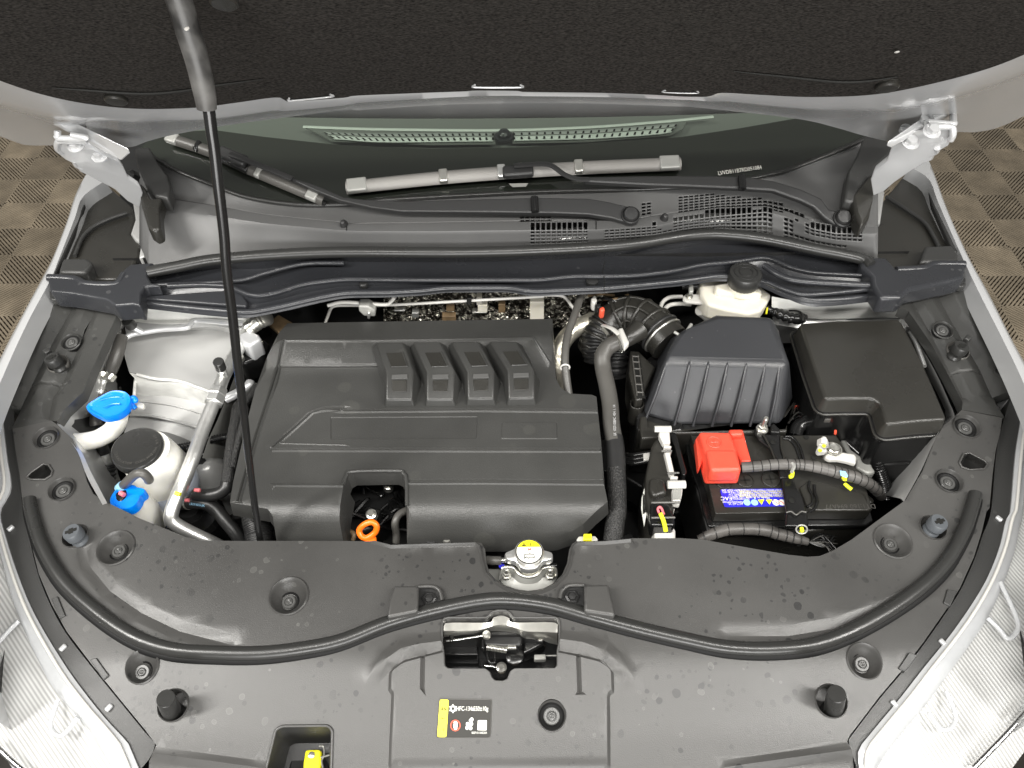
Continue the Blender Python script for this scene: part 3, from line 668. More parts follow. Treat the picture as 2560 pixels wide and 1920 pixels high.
# dome at the right wiper pivot
(u, v), = px('C', 1010, 1290); lathe('pivot_dome', [(.06, -.012), (.055, .0), (.045, .008), (.02, .013), (0, .014)], P(u, v, 1.035), (0, -.3, .95), M_['cowl'], cowl, ns=30)
# black end pieces of the cowl (left, right)
def endcap(T, pl, strip, ridge, lb):
    e = thing('cowl_end_cover', f'black plastic cowl end cover under the {lb} hood hinge', 'cowl cover', P(*px(T, *pl[:2])[0], 1.03), 'cowl end covers')
    slab('cover_body', [(u, v, lin([(335, 1.13), (440, 1.092), (600, 1.06)], v)) for u, v in px(T, *pl)], None, .03, M_['trim'], e, bevel=.004)
    slab('tongue', [(u, v, lin([(400, 1.115), (500, 1.078), (600, 1.07)], v)) for u, v in px(T, *strip)], None, .03, M_['fuse'], e, bevel=.005)
    tube('ridge', PP(px(T, *ridge), 1.066), .003, M_['trim'], e, ns=8)
endcap('A', (860, 950, 960, 940, 1010, 1040, 1080, 1130, 1095, 1200, 1080, 1275, 1000, 1260, 930, 1180, 880, 1060), (890, 1160, 930, 1200, 965, 1275, 1040, 1265, 1020, 1330, 1030, 1465, 985, 1485, 950, 1460, 905, 1310), (990, 1000, 1015, 1100, 1020, 1220), 'left')
endcap('C', (1180, 885, 1290, 868, 1375, 930, 1340, 1000, 1250, 1080, 1245, 1180, 1110, 1300, 1055, 1285, 1078, 1110, 1140, 990), (1240, 1100, 1255, 1180, 1240, 1290, 1220, 1390, 1170, 1450, 1130, 1380, 1105, 1260), (1140, 990, 1130, 1080, 1135, 1180), 'right')
# ================= WIPERS =================
WZ = .034
def wplane(pts, h=WZ): return [WS.hit(u, v, h) for u, v in pts]
def wiper(lb, armpts, armtip, blade, band, clips, pivot, cov, col, joint):
    wpr = thing('windshield_wiper', lb, 'wiper', WS.hit(*pivot, 0), 'windshield wipers')
    top = wplane(armpts, WZ); bot = [p-WS.en*.012 for p in top]
    a = hull('arm', top, bot, M_['arm'], wpr, bevel=.003)
    if armtip: tube('arm_rod', wplane(armtip, WZ+.004), .006, M_['arm'], wpr, ns=10, flat=.5)
    b = crv(wplane(blade, .014), 8); n = len(b); rows = []
    wdt = band
    for off, h in ((-1, -.004), (-1.0, .001), (-.55, .006), (0, .0078), (.55, .006), (1.0, .001), (1, -.004)):
        row = []
        for i in range(n):
            d = (b[min(n-1, i+1)]-b[max(0, i-1)]).normalized(); s = d.cross(WS.en); row.append(b[i]+s*off*wdt+WS.en*h)
        rows.append(row)
    bl = loft('blade', rows, M_['blade'] if col else M_['hose'], wpr, ang=60)
    tube('rubber_lip', [p-WS.en*.007+Y3*-.004 for p in b], .004, M_['hosedark'], bl, ns=8, raw=True)
    for (f, ln, mt) in clips:
        k = int(f*(n-1)); k = min(max(k, 1), n-2); d = (b[k+1]-b[k-1]).normalized()
        c = b[0].lerp(b[-1], 0) if 0 else b[k]
        Mx = frame(c+WS.en*.003, WS.en, d); box('clip', Mx, ln, wdt*2.15, .0125, mt, bl, bevel=.0025)
    if cov:
        box('blade_mount', frame(WS.hit(*cov, .026), WS.en, (b[-1]-b[0])), .052, .02, .016, M_['arm'], wpr, bevel=.004)
    c = WS.hit(*pivot, WZ+.001); pv = lathe('pivot_cap', [(.0155, -.016), (.0155, .002), (.0138, .004), (.0125, .002), (.0122, .006), (.0105, .0085), (0, .009)], c, WS.en, M_['arm'], wpr, ns=30)
    if joint:
        j0, j1 = joint; tube('joint_pin', [WS.hit(*j0, WZ+.003), WS.hit(*j1, WZ+.003)], .0065, M_['gloss'], wpr, ns=12)
arm1 = px('B', 1880, 1442, 1750, 1402, 1600, 1378, 1400, 1370, 1000, 1364, 400, 1360, 200, 1335, 0, 1290)+px('A', 2150, 1275, 2000, 1215, 1880, 1160, 1870, 1142, 2020, 1185, 2212, 1268)+px('B', 150, 1282, 400, 1292, 800, 1282, 1280, 1270, 1600, 1276, 1740, 1300, 1860, 1330, 1920, 1370, 1915, 1425)
wiper('lower black wiper arm reaching left across the cowl with narrow grey blade', arm1, px('A', 1880, 1150, 1700, 1075, 1560, 1020, 1480, 990), px('A', 1085, 885, 1300, 955, 1460, 1020, 1600, 1085, 1800, 1170, 2085, 1290), .0090,
      [(.0, .02, M_['grey']), (.18, .008, M_['gloss']), (.4, .03, M_['arm']), (.48, .06, M_['gloss']), (.68, .01, M_['grey']), (.97, .02, M_['grey'])], px('B', 1868, 1385)[0], px('A', 1500, 1010)[0], 0, px('B', 1250, 1268, 1255, 1362))
arm2 = px('C', 1085, 1440, 1000, 1445, 930, 1400, 860, 1330, 780, 1290, 600, 1225, 400, 1212, 0, 1195)+px('B', 2000, 1190, 1570, 1168, 1570, 1138, 1900, 1130, 2212, 1128)+px('C', 200, 1128, 420, 1135, 600, 1160, 780, 1215, 910, 1275, 960, 1345, 1060, 1365, 1095, 1400)
wiper('upper wiper with long beige sleeved blade and black arm ending at right pivot', arm2, px('B', 1600, 1155, 1520, 1150, 1440, 1120, 1360, 1065, 1280, 1055, 1120, 1065), px('B', 40, 1205, 600, 1145, 1100, 1105, 1600, 1075, 2190, 1050), .0112,
      [(.015, .034, M_['grey']), (.29, .015, M_['zinc']), (.475, .014, M_['alu']), (.56, .012, M_['zinc']), (.73, .015, M_['zinc']), (.985, .034, M_['grey'])], px('C', 1045, 1405)[0], px('B', 1145, 1105)[0], 1, px('C', 397, 1132, 402, 1218))
# ================= FENDERS (outer body) =================
body = thing('car_body', 'silver car body around the engine bay, fender edges and inner panels', 'car body', (0, .9, .6))
def fender(o, i, nm):
    O = [P(u, v, .985+.02*min(1, max(0, (900-v)/450))-.0*0) for u, v in o]; I = [P(u, v, .99+.02*min(1, max(0, (900-v)/450))) for u, v in i]
    n = 60; O = resamp(crv(O, 6), n); I = resamp(crv(I, 6), n); sg = -1 if O[0].x < 0 else 1
    o2 = [p+X3*sg*.003-Z3*.012 for p in O]; o3 = [p+X3*sg*.006-Z3*.15 for p in O]; o4 = [p+X3*sg*.0-Z3*.5 for p in O]
    i2 = [p-X3*sg*.002-Z3*.012 for p in I]; i3 = [p-X3*sg*.006-Z3*.03 for p in I]; m = [a.lerp(b, .5)+Z3*.003 for a, b in zip(O, I)]
    loft(nm, [o4, o3, o2, O, m, I, i2, i3], M_['silver'], body, ang=50)
fender([(222, 424), (190, 484), (168, 552), (134, 640), (109, 690), (58, 784), (0, 897), (-60, 1030), (-140, 1300), (-150, 1700)], [(262, 452), (207, 492), (187, 545), (150, 640), (126, 700), (72, 800), (12, 930), (-40, 1060), (-110, 1300), (-120, 1700)], 'fender')
fender(px('C', 1590, 1010, 1640, 1130, 1720, 1350, 1850, 1640)+[(2475, 740), (2530, 850), (2590, 960), (2650, 1100), (2720, 1350), (2720, 1700)], px('C', 1480, 1075, 1600, 1150, 1660, 1300, 1800, 1620)+[(2452, 740), (2508, 850), (2560, 960), (2615, 1100), (2680, 1350), (2680, 1700)], 'fender')
slab('hinge_pillar', px('A', 850, 1290, 905, 1290, 950, 1490, 985, 1500, 935, 1646, 890, 1660, 905, 1560, 868, 1540, 838, 1500, 868, 1410), .992, .1, M_['primer'], body, bevel=.004)
slab('hinge_pillar', px('C', 1240, 1230, 1270, 1210, 1320, 1225, 1290, 1430, 1245, 1470, 1240, 1620, 1180, 1500, 1215, 1400), .992, .1, M_['primer'], body, bevel=.004)
bl0 = crv([Vector(p) for p in ((-1.0, .95, .80), (-.93, .62, .80), (-.78, .36, .80), (-.6, .225, .80), (-.35, .178, .80), (0, .165, .80), (.35, .178, .80), (.6, .225, .80), (.78, .36, .80), (.93, .62, .80), (1.0, .95, .80))], 6)
loft('front_bumper', [[p*1.0+Vector((0, -.012, .0)) for p in bl0], [Vector((p.x*1.015, p.y-.03, .77)) for p in bl0], [Vector((p.x*1.03, p.y-.06, .62)) for p in bl0], [Vector((p.x*1.0, p.y-.03, .25)) for p in bl0]], M_['silver'], body, ang=60)
# rear side trims (deep black pockets near the cowl ends)
def rtrim(outl, inn, ridge, blockp, lb):
    e = thing('fender_rear_cover', f'black plastic rear fender cover with curved ridge, {lb} of the cowl', 'fender cover', P(*outl[0], 1.0), 'rear fender covers')
    slab('cover_panel', outl, .985, .12, M_['fuse'], e, bevel=.004)
    slab('rim', inn, .9985, .012, M_['trim'], e, bevel=.003)
    tube('ridge', PP(ridge, .99), .0035, M_['trim'], e, ns=8)
    slab('raised_block', blockp, 1.012, .04, M_['trim'], e, bevel=.006, taper=-.004)
rtrim(px('A', 548, 1250, 665, 1182, 720, 1215, 850, 1330, 870, 1415, 840, 1510, 870, 1545, 902, 1560, 895, 1646)+px('D', 850, 60, 740, 150, 560, 150, 300, 125, 345, 30), px('A', 548, 1250, 665, 1178, 690, 1196, 560, 1268, 520, 1370, 470, 1500, 400, 1660)+px('D', 345, 130, 300, 125, 345, 30), px('A', 480, 1646, 530, 1530, 600, 1460, 700, 1410, 815, 1370), px('D', 400, 12, 560, 10, 600, 40, 545, 110, 370, 105), 'left')
rtrim(px('C', 1475, 1085, 1600, 1155, 1650, 1300, 1790, 1620)+px('D', 0, 0)[:0]+px('F', 1830, 5, 1845, 60, 1560, 100, 1390, 110, 1250, 30)+px('C', 1240, 1480, 1290, 1440, 1275, 1330), px('C', 1475, 1085, 1600, 1155, 1650, 1300, 1790, 1620, 1760, 1620, 1625, 1310, 1585, 1175, 1462, 1100), px('C', 1325, 1265, 1450, 1345, 1570, 1430, 1630, 1520, 1665, 1590), px('C', 1575, 1578, 1750, 1572)+px('F', 1800, -5, 1790, 35, 1540, 38), 'right')
# corner caps joining side covers and plenum
def corner(T, pl, ridge, bolts, lb):
    e = thing('corner_cover', f'grey black plastic corner cover at the {lb} end of the rear seal', 'corner cover', P(*px(T, *pl[:2])[0], 1.0), 'corner covers')
    slab('cover_shell', px(T, *pl), 1.012, .035, M_['plenum'], e, bevel=.006, seg=3)
    tube('front_ridge', PP(px(T, *ridge), 1.008), .0065, M_['plenum'], e, ns=10)
    for i in range(0, len(bolts), 2):
        (u, v), = px(T, bolts[i], bolts[i+1]); c = P(u, v, .99)
        t = slab('mounting_tab', [(u-17, v-9), (u+17, v-9), (u+17, v+8), (u+11, v+13), (u-11, v+13), (u-17, v+8)], .99, .012, M_['trim'], e, bevel=.002)
        lathe('push_clip', [(.008, 0), (.008, .003), (.005, .0045), (0, .0045)], c, (0, 0, 1), M_['hosedark'], t, ns=18)
corner('D', (300, 125, 500, 130, 560, 155, 740, 155, 800, 80, 840, 50, 990, 40, 955, 80, 950, 130, 975, 170, 1030, 185, 930, 192, 905, 240, 900, 318, 850, 308, 740, 318, 680, 278, 470, 240, 320, 225), (310, 140, 480, 150, 560, 182, 740, 185, 800, 120), (360, 247, 785, 325), 'left')
corner('F', (1172, 0, 1330, 5, 1390, 75, 1560, 62, 1620, 33, 1845, 35, 1832, 140, 1740, 162, 1480, 215, 1430, 268, 1290, 270, 1240, 190, 1232, 130, 1160, 62, 1160, 30), (1390, 92, 1560, 82, 1640, 55, 1830, 55), (1352, 245, 1795, 162), 'right')
# ================= PLENUM COVER with rear seal =================
pl = thing('plenum_cover', 'long blue black plastic plenum cover across the back of the bay', 'plenum cover', (0, 1.0, .98))
a_seal = [(370, 690), (440, 676), (555, 656), (810, 640), (1157, 640), (1389, 633), (1560, 622), (1680, 604), (1736, 597), (1805, 595), (1910, 606), (2037, 632), (2150, 655)]
h2 = [(404, 716), (500, 712), (583, 716), (622, 742), (680, 736), (758, 710), (860, 698), (1044, 700), (1355, 700), (1433, 690), (1510, 691), (1589, 689), (1678, 679), (1757, 661), (1837, 655), (1918, 642), (1972, 670), (2030, 683), (2167, 690), (2200, 690)]
h3 = [(345, 757), (369, 760), (505, 774), (618, 784), (700, 768), (797, 745), (860, 733), (978, 732), (1068, 727), (1103, 721), (1278, 720), (1324, 730), (1511, 722), (1640, 710), (1710, 703), (1800, 690), (1900, 700), (1933, 718), (2019, 753), (2089, 751), (2205, 739)]
n = 150; U = [345+(2205-345)*i/(n-1) for i in range(n)]
def smv(tab, u): return sum(lin(tab, u+d) for d in (-24, -12, 0, 12, 24))/5
rows = []
for k, (f, z) in enumerate(((0, 1.003), (.25, .985), (.7, .982), (.94, .995), (1.0, 1.0), (1.06, .994), (1.5, .982), (1.9, .983), (2.0, .986), (2.08, .984))):
    row = []
    for u in U:
        a, b, c = smv(a_seal, u), smv(h2, u), smv(h3, u); b = min(max(b, a+12), c-10)
        v = a+(b-a)*f if f <= 1 else b+(c-b)*(f-1); row.append(P(u, v, z))
    rows.append(row)
rows.append([p-Z3*.006-Y3*.002 for p in rows[-1]]); rows.append([p-Z3*.012+Y3*.03 for p in rows[-1]])
loft('cover_shell', [list(reversed(r)) for r in rows], M_['plenum'], pl, ang=60)
tube('lower_bead', [P(u, smv(h3, u)-1, .984) for u in U], .0055, M_['plenum'], pl, ns=10, raw=True)
tube('middle_bead', [P(u, min(max(smv(h2, u), smv(a_seal, u)+12), smv(h3, u)-10), .9965) for u in U[6:]], .0042, M_['plenum'], pl, ns=10, raw=True)
tube('bead', PP(px('D', 940, 190, 1500, 162, 1700, 112, 1950, 52, 2212, 46), .995), .004, M_['plenum'], pl, ns=8)
slab('stiffener', px('D', 915, 258, 1540, 212, 1590, 300, 1580, 322, 910, 272), .992, .02, M_['plenum'], pl, bevel=.004)
tube('bead', PP(px('F', 540, 60, 650, 130, 800, 165, 1225, 190), 1.0), .0055, M_['plenum'], pl, ns=8)
tube('bead', PP(px('F', 560, 170, 700, 225, 840, 248, 1210, 215), .994), .004, M_['plenum'], pl, ns=8)
for t_, x, y, r in (('E', 152, 182, .007), ('E', 1622, 160, .0105)):
    (u, v), = px(t_, x, y); lathe('plug', [(r, -.004), (r, .002), (r*.7, .0035), (0, .0035)], P(u, v, .988), (0, 0, 1), M_['hosedark'], pl, ns=20)
tube('panel_joint', PP(px('E', 1705, 30, 1690, 100, 1700, 150, 1698, 230), .9985), .0007, M_['ink'], pl, ns=5)
rs = thing('rear_seal', 'black rubber seal along the top of the plenum cover', 'rubber seal', (0, 1.03, 1.01))
sl = [(u, v-9) for u, v in a_seal]+[(2178, 664)]
tube('seal_bulb', PP(sl, 1.011), .0095, M_['rubber'], rs, ns=16)
tube('seal_base', PP([(u, v+5) for u, v in sl], 1.0), .005, M_['void'], rs, ns=8)
# ================= FRONT SHROUD =================
HSY = [(.22, .838), (.30, .868), (.38, .893), (.46, .903), (.7, .925), (.85, .95), (1.0, .985)]
def HS(x, y):
    z = lin(HSY, y); return z-.06*max(0, abs(x)-.5)*max(0, (.62-y))/.3
shr = thing('radiator_shroud', 'wide dusty black plastic radiator shroud across the front of the bay', 'shroud', (0, .4, .88))
Lout = px('D', 80, 1110, 100, 1250, 125, 1400, 140, 1540)+px('G', 150, 0, 200, 200, 250, 400, 330, 590, 430, 770, 590, 980, 760, 1190, 940, 1410, 1005, 1500, 960, 1600)+[(360, 2060)]
Rout = [(2150, 2060)]+px('I', 1110, 1570, 1075, 1475, 1090, 1440, 1280, 1190, 1420, 1025, 1560, 845, 1700, 645, 1800, 490, 1890, 290, 1940, 130, 1970, 0)+px('F', 1990, 1620, 2010, 1400, 2030, 1250, 2060, 1130, 2072, 1040)
inn = px('F', 1810, 990, 1760, 1040, 1700, 1085, 1640, 1180, 1560, 1380, 1450, 1570, 1345, 1646)+px('I', 1100, 180, 980, 250, 900, 283, 820, 288, 700, 275, 300, 205, 150, 178, 0, 168)+ \
      px('H', 1870, 170, 1700, 187, 1520, 187, 1492, 205, 1475, 240, 1460, 330, 1430, 400, 1370, 460, 1300, 495, 1210, 507, 1130, 495, 1060, 470, 1000, 430, 960, 390, 940, 320, 933, 240, 910, 202, 870, 192, 330, 212, 190, 188, 0, 186)+ \
      px('G', 1500, 186, 1290, 183, 1200, 162, 1100, 122, 1000, 82, 900, 42, 820, 2)+px('D', 700, 1590, 600, 1530, 560, 1450, 520, 1300, 470, 1180, 370, 1085, 330, 1058)
def circ(T, x, y, r, k=24, ry=None):
    (u, v), = px(T, x, y); r *= TL[T][2]; ry = (ry or 1)*r; return [(u+r*math.cos(2*math.pi*i/k), v+ry*math.sin(2*math.pi*i/k)) for i in range(k)]
latch_o = px('R', 310, 300, 330, 262, 390, 246, 930, 244, 985, 175, 1060, 148, 1180, 148, 1250, 185, 1285, 244, 1870, 244, 1915, 270, 1930, 330, 1928, 600, 1905, 700, 1905, 915, 1865, 962, 1310, 965, 1255, 1000, 1215, 1110, 1140, 1138, 1035, 1132, 985, 1085, 960, 1010, 900, 968, 390, 966, 335, 925, 320, 700, 300, 600)
pocket = px('G', 1775, 1400, 1815, 1378, 2110, 1375, 2138, 1405, 2130, 1700, 1700, 1700)
tri1 = px('D', 172, 1425, 200, 1395, 280, 1340, 315, 1345, 340, 1385, 330, 1415, 290, 1440, 200, 1440)
tri2 = px('F', 1795, 1330, 1820, 1275, 1860, 1268, 1960, 1320, 1975, 1345, 1955, 1372, 1860, 1378, 1810, 1360)
def uv(T, x, y): return px(T, x, y)[0]
REC = [('G', 745, 232, .0266, 768, 255), ('G', 1857, 540, .0268, 1860, 582), ('G', 915, 992, .0216, 920, 1030), ('I', 1368, 188, .0266, 1348, 213), ('I', 1185, 958, .0226, 1165, 980)]
FLT = [('D', 300, 1172, .0215), ('D', 400, 1503, .0215), ('F', 1840, 1100, .0228), ('F', 1728, 1450, .0222), ('H', 1362, 1312, .0215)]
POST = [('G', 1115, 1242, .0225), ('I', 970, 1215, .0232)]
SCR = [('G', 485, 155, .0205), ('I', 1625, 102, .0212)]
def whole(T, x, y, r):
    c = GZ.hit(*uv(T, x, y), HS); return c, [Vector((c.x+r*math.cos(2*math.pi*i/28), c.y+r*math.sin(2*math.pi*i/28))) for i in range(28)]
def nrm_(c, H=HS):
    e = .004; return Vector((-(H(c.x+e, c.y)-H(c.x-e, c.y))/(2*e), -(H(c.x, c.y+e)-H(c.x, c.y-e))/(2*e), 1)).normalized()
hl_ = [latch_o, pocket, tri1, tri2]; cen = {}
for r in REC+FLT+POST+SCR:
    c, l = whole(r[0], r[1], r[2], r[3]*.9 if r in REC else r[3]*.8); cen[r[:3]] = c; hl_.append(l)
fe = [('poly', px('H', 310, 1155, 315, 1020, 400, 955, 540, 920, 700, 880, 1350, 880, 1530, 915, 1680, 950, 1760, 1010, 1765, 1165, 1735, 1180, 1740, 1660, 310, 1660, 330, 1175), .004, .004, .006),
      ('line', px('H', 200, 1055, 300, 950, 400, 882, 520, 855, 650, 838), .013, .0045), ('line', px('H', 1415, 825, 1560, 845, 1700, 895, 1800, 980, 1862, 1050), .013, .0045),
      ('line', px('H', 535, 925, 530, 1140), .003, -.0035), ('line', px('H', 1530, 920, 1540, 1160), .003, -.0035),
      ('line', px('H', 210, 190, 330, 222, 500, 216, 870, 205, 900, 225, 918, 320, 940, 400, 990, 445, 1060, 490, 1130, 515, 1210, 525, 1300, 512, 1380, 475, 1450, 405, 1480, 330, 1500, 225, 1530, 202, 1700, 198, 1868, 182), .003, .004),
      ('line', px('G', 1010, 1560, 1650, 1646, 2000, 1700), .008, .004), ('line', px('I', 290, 1646, 1100, 1532), .008, .004),
      ('line', px('G', 540, 230, 560, 330, 700, 500, 900, 640, 1150, 760, 1500, 850), .012, -.004), ('line', px('I', 1750, 330, 1600, 480, 1300, 640, 1000, 740, 700, 790, 300, 790), .012, -.004)]
sheet('panel', Lout+Rout+inn, HS, M_['shroud'], shr, holes=hl_, feats=fe, res=.014, t=.012, bevel=.0015)
CLIPM = {}
def clip(c, ax, r, parent, mt='clip'):
    q = lathe('push_clip', [(r, -.003), (r, .0015), (r*.9, .0025), (r*.62, .0025), (r*.6, .0012), (r*.55, .0012), (r*.52, .003), (r*.4, .0038), (0, .0038)], c, ax, M_[mt], parent, ns=28)
    lathe('clip_pin', [(r*.3, .0035), (r*.3, .0045), (r*.22, .005), (0, .0045)], c, ax, M_[mt], q, ns=14); return q
for (T, x, y, r, cx_, cy_) in REC:
    c = cen[(T, x, y)]; nn = nrm_(c); cc = GZ.hit(*uv(T, cx_, cy_), lambda a, b: HS(a, b)-.017)
    n = 36; rings = []
    ctr = cc
    for f, h in ((1.06, .0012), (1.0, .0026), (.94, .0012), (.88, -.002), (.72, -.009), (.5, -.015), (.46, -.0165), (.0, -.0168)):
        q = []
        m = c.lerp(ctr-Z3*0, 1-f if f < 1 else 0)
        for k in range(n):
            a = 2*math.pi*k/n; p = Vector((m.x+r*.92*f*math.cos(a), m.y+r*.92*f*math.sin(a), 0)); p.z = HS(p.x, p.y)+h; q.append(p)
        rings.append(q)
    b = loft('clip_recess', rings, M_['shroud'], shr, closed=True, ang=60)
    lathe('shade_collar', [(.0145, -.002), (.0140, .002), (.0125, .003), (.011, .0015), (.011, -.001)], cc, nn, M_['void'], b, ns=28)  # near-black ring, its colour stands in for shade deep in the recess
    clip(cc+nn*.001, nn, .0092, b)
for (T, x, y, r) in FLT:
    c = cen[(T, x, y)]; nn = nrm_(c); p = [(r*.84, -.001), (r*.87, .0025), (r*.83, .0042), (r*.77, .0022), (r*.68, -.008), (r*.5, -.010), (0, -.010)]
    b = lathe('clip_recess', p, c, nn, M_['shroud'], shr, ns=34, ang=60)
    lathe('shade_collar', [(r*.74, -.008), (r*.72, -.003), (r*.60, -.002), (r*.46, -.004)], c, nn, M_['void'], b, ns=28)  # black ring round the clip paints the shade of the flat recess
    clip(c+nn*-.005, nn, .0104, b)
for (T, x, y, r) in POST+SCR:
    c = cen[(T, x, y)]; nn = nrm_(c); b = lathe('hole_rim', [(r*.86, -.001), (r*.86, .0015), (r*.81, .003), (r*.77, .001), (r*.77, -.03)], c, nn, M_['shroud'], shr, ns=34, ang=60)
# rubber posts
for i, (T, x0, y0, x1, y1) in enumerate((('G', 1108, 1290, 1066, 1198), ('I', 985, 1270, 1008, 1168))):
    a = P(*uv(T, x0, y0), .865); b0 = P(*uv(T, x1, y1), .922); s = ('left', 'right')[i]
    o = thing('rubber_bump_stop', f'plain cylindrical black rubber bump stop standing in the shroud hole, {s} front', 'bump stop', a, 'rubber bump stops')
    ax = (b0-a).normalized(); L = (b0-a).length
    lathe('rubber_post', [(.0112, -.02), (.0112, L*.5), (.0108, L*.85), (.0105, L-.001), (.0098, L), (0, L)], a, ax, M_['hose'] if 0 else M_['rubber'], o, ns=30)
    lathe('foot', [(.015, -.03), (.015, -.012), (.0105, -.010)], a, ax, M_['hosedark'], o, ns=24)
def screw(T, x, y, H, tilt, lb, r=.0112, hz=.022, parent_hole=True, mt='stop'):
    c = GZ.hit(*uv(T, x, y), lambda a, b: H(a, b)+hz); o = thing('screw_bump_stop', lb, 'bump stop', c-Z3*.04, 'screw-in bump stops'); ax = Vector(tilt).normalized()
    st = lathe('threaded_stem', [(r*.8, -.055)]+[(r*(1.02 if k % 2 else .86), -.045+.0045*k) for k in range(8)], c, ax, M_[mt], o, ns=26)
    hd = lathe('head', [(r*.9, -.014), (r*1.08, -.012), (r*1.1, -.002), (r*.98, .001), (0, .001)], c, ax, M_[mt], o, ns=30)
    f = frame(c+ax*.0013, ax, (1, .35, 0)); box('slot', f @ Matrix.Translation((0, 0, 0)), r*1.35, r*.38, .0012, M_['ink'], hd, bevel=0); box('slot', f, r*.5, r*.75, .0011, M_['ink'], hd, bevel=.0)
screw('G', 458, 125, HS, (-.12, 0, 1), 'dark screw-in rubber stop beside the left bend of the front seal', mt='stop')
screw('I', 1668, 62, HS, (.12, 0, 1), 'dark screw-in rubber stop beside the right bend of the front seal', mt='stop')
# triangular openings and pocket walls
for tr, nm in ((tri1, 0), (tri2, 1)):
    t3 = [GZ.hit(u, v, HS) for u, v in tr]; loft('opening_wall', [[p+Z3*.001 for p in t3], [p-Z3*.03 for p in t3]], M_['trim'], shr, closed=True)
    mk('opening_floor', [p-Z3*.03 for p in t3], [tuple(range(len(t3)))], M_['dark'], shr)
    tube('opening_rim', [p+Z3*.001 for p in t3]+[t3[0]+Z3*.001], .0016, M_['shroud'], shr, ns=8, raw=True)
p3_ = rounded([GZ.hit(u, v, HS) for u, v in pocket], .006)
pk = loft('latch_pocket', [[p+Z3*.001 for p in p3_], [p.lerp(sum(p3_, Vector())/len(p3_), .06)-Z3*.03 for p in p3_], [p.lerp(sum(p3_, Vector())/len(p3_), .1)-Z3*.06 for p in p3_]], M_['trim'], shr, closed=True, ang=60)
q = [p.lerp(sum(p3_, Vector())/len(p3_), .1)-Z3*.06 for p in p3_]; mk('pocket_floor', q, [tuple(range(len(q)))], M_['dark'], shr)
tube('pocket_rim', [p+Z3*.001 for p in p3_]+[p3_[0]+Z3*.001], .0018, M_['shroud'], shr, ns=8, raw=True)
l3 = rounded([GZ.hit(u, v, HS) for u, v in latch_o], .003)
loft('latch_opening_wall', [[p+Z3*.001 for p in l3], [p-Z3*.016 for p in l3]], M_['shroud'], shr, closed=True, ang=50)
tube('latch_opening_rim', [p+Z3*.001 for p in l3]+[l3[0]+Z3*.001], .0016, M_['shroud'], shr, ns=8, raw=True)
# raised boxes with screw pockets
for bx, pk_, cl in ((px('H', 345, 472, 495, 470, 508, 490, 502, 640, 300, 680, 318, 560), px('H', 508, 492, 590, 490, 640, 515, 660, 580, 500, 640), ('H', 575, 565)), (px('H', 1568, 466, 1730, 460, 1745, 540, 1775, 670, 1568, 640), px('H', 1566, 482, 1470, 485, 1425, 520, 1412, 570, 1566, 630), ('H', 1492, 552))):
    slab('raised_box', [(u, v) for u, v in bx], .923, .03, M_['shroud'], shr, bevel=.004, taper=-.003)
    k = [GZ.hit(u, v, HS)+Z3*.0015 for u, v in pk_]; mk('screw_pocket', k, [tuple(range(len(k)))], M_['hosedark'], shr)
    tube('pocket_lip', [p+Z3*.004 for p in k[:-1]], .0028, M_['shroud'], shr, ns=8)
    c = GZ.hit(*uv(*cl), HS)+Z3*.003; lathe('push_clip', [(.0095, -.002), (.0095, .002), (.007, .0035), (.0055, .002), (.005, .0035), (0, .004)], c, (0, -.1, 1), M_['hosedark'], shr, ns=6)
for T, a in (('G', (335, 560, 375, 545, 425, 670, 385, 690)), ('G', (582, 955, 622, 940, 705, 1055, 668, 1085)), ('I', (1715, 500, 1780, 512, 1735, 610, 1690, 590)), ('I', (1470, 905, 1525, 925, 1445, 1030, 1400, 1010))):
    q = [GZ.hit(u, v, HS) for u, v in px(T, *a)]; hull('edge_tab', [p+Z3*.0025 for p in q], [p-Z3*.006 for p in q], M_['trim'], shr, bevel=.001)
# side covers (upper arms)
def sidecover(outl, feats, circs, scr, tabs, U_, lb, step):
    e = thing('side_cover', f'dusty black plastic side cover along the {lb} fender with a recessed channel', 'side cover', GZ.hit(*outl[0], HS), 'side covers')
    hs = []
    for (T, x, y, r) in circs: hs.append(whole(T, x, y, r*.8)[1])
    (T, x, y, r) = scr; sc_, sl_ = whole(T, x, y, r*.85); hs.append(sl_)
    sheet('panel', outl, HS, M_['side'], e, holes=hs, feats=feats, res=.016, t=.02, bevel=.002)
    for (T, x, y, r) in circs:
        c = GZ.hit(*uv(T, x, y), HS); nn = nrm_(c); b = lathe('clip_recess', [(r*.82, -.001), (r*.86, .002), (r*.8, .003), (r*.72, .001), (r*.68, -.005), (0, -.006)], c, nn, M_['side'], e, ns=32, ang=60); lathe('shade_collar', [(r*.74, -.005), (r*.72, -.001), (r*.6, -.0005), (r*.4, -.002)], c, nn, M_['void'], b, ns=28); clip(c-nn*.002, nn, .0098, b)  # side cover recess also gets its shade from a black ring
    nn = nrm_(sc_); lathe('hole_rim', [(r*.9, -.001), (r*.9, .002), (r*.82, .003), (r*.8, -.02)], sc_, nn, M_['hose'], e, ns=28, ang=60)
    for tb in tabs: slab('hook', tb, HS(*GZ.hit(*tb[0], .94).xy)+.012, .012, M_['trim'], e, bevel=.002)
    tube('release_mark', [p+Z3*.002 for p in PPs(U_)], .0016, M_['side'], e, ns=6, n=6)
def PPs(pts, H=HS): return [GZ.hit(u, v, H) for u, v in pts]
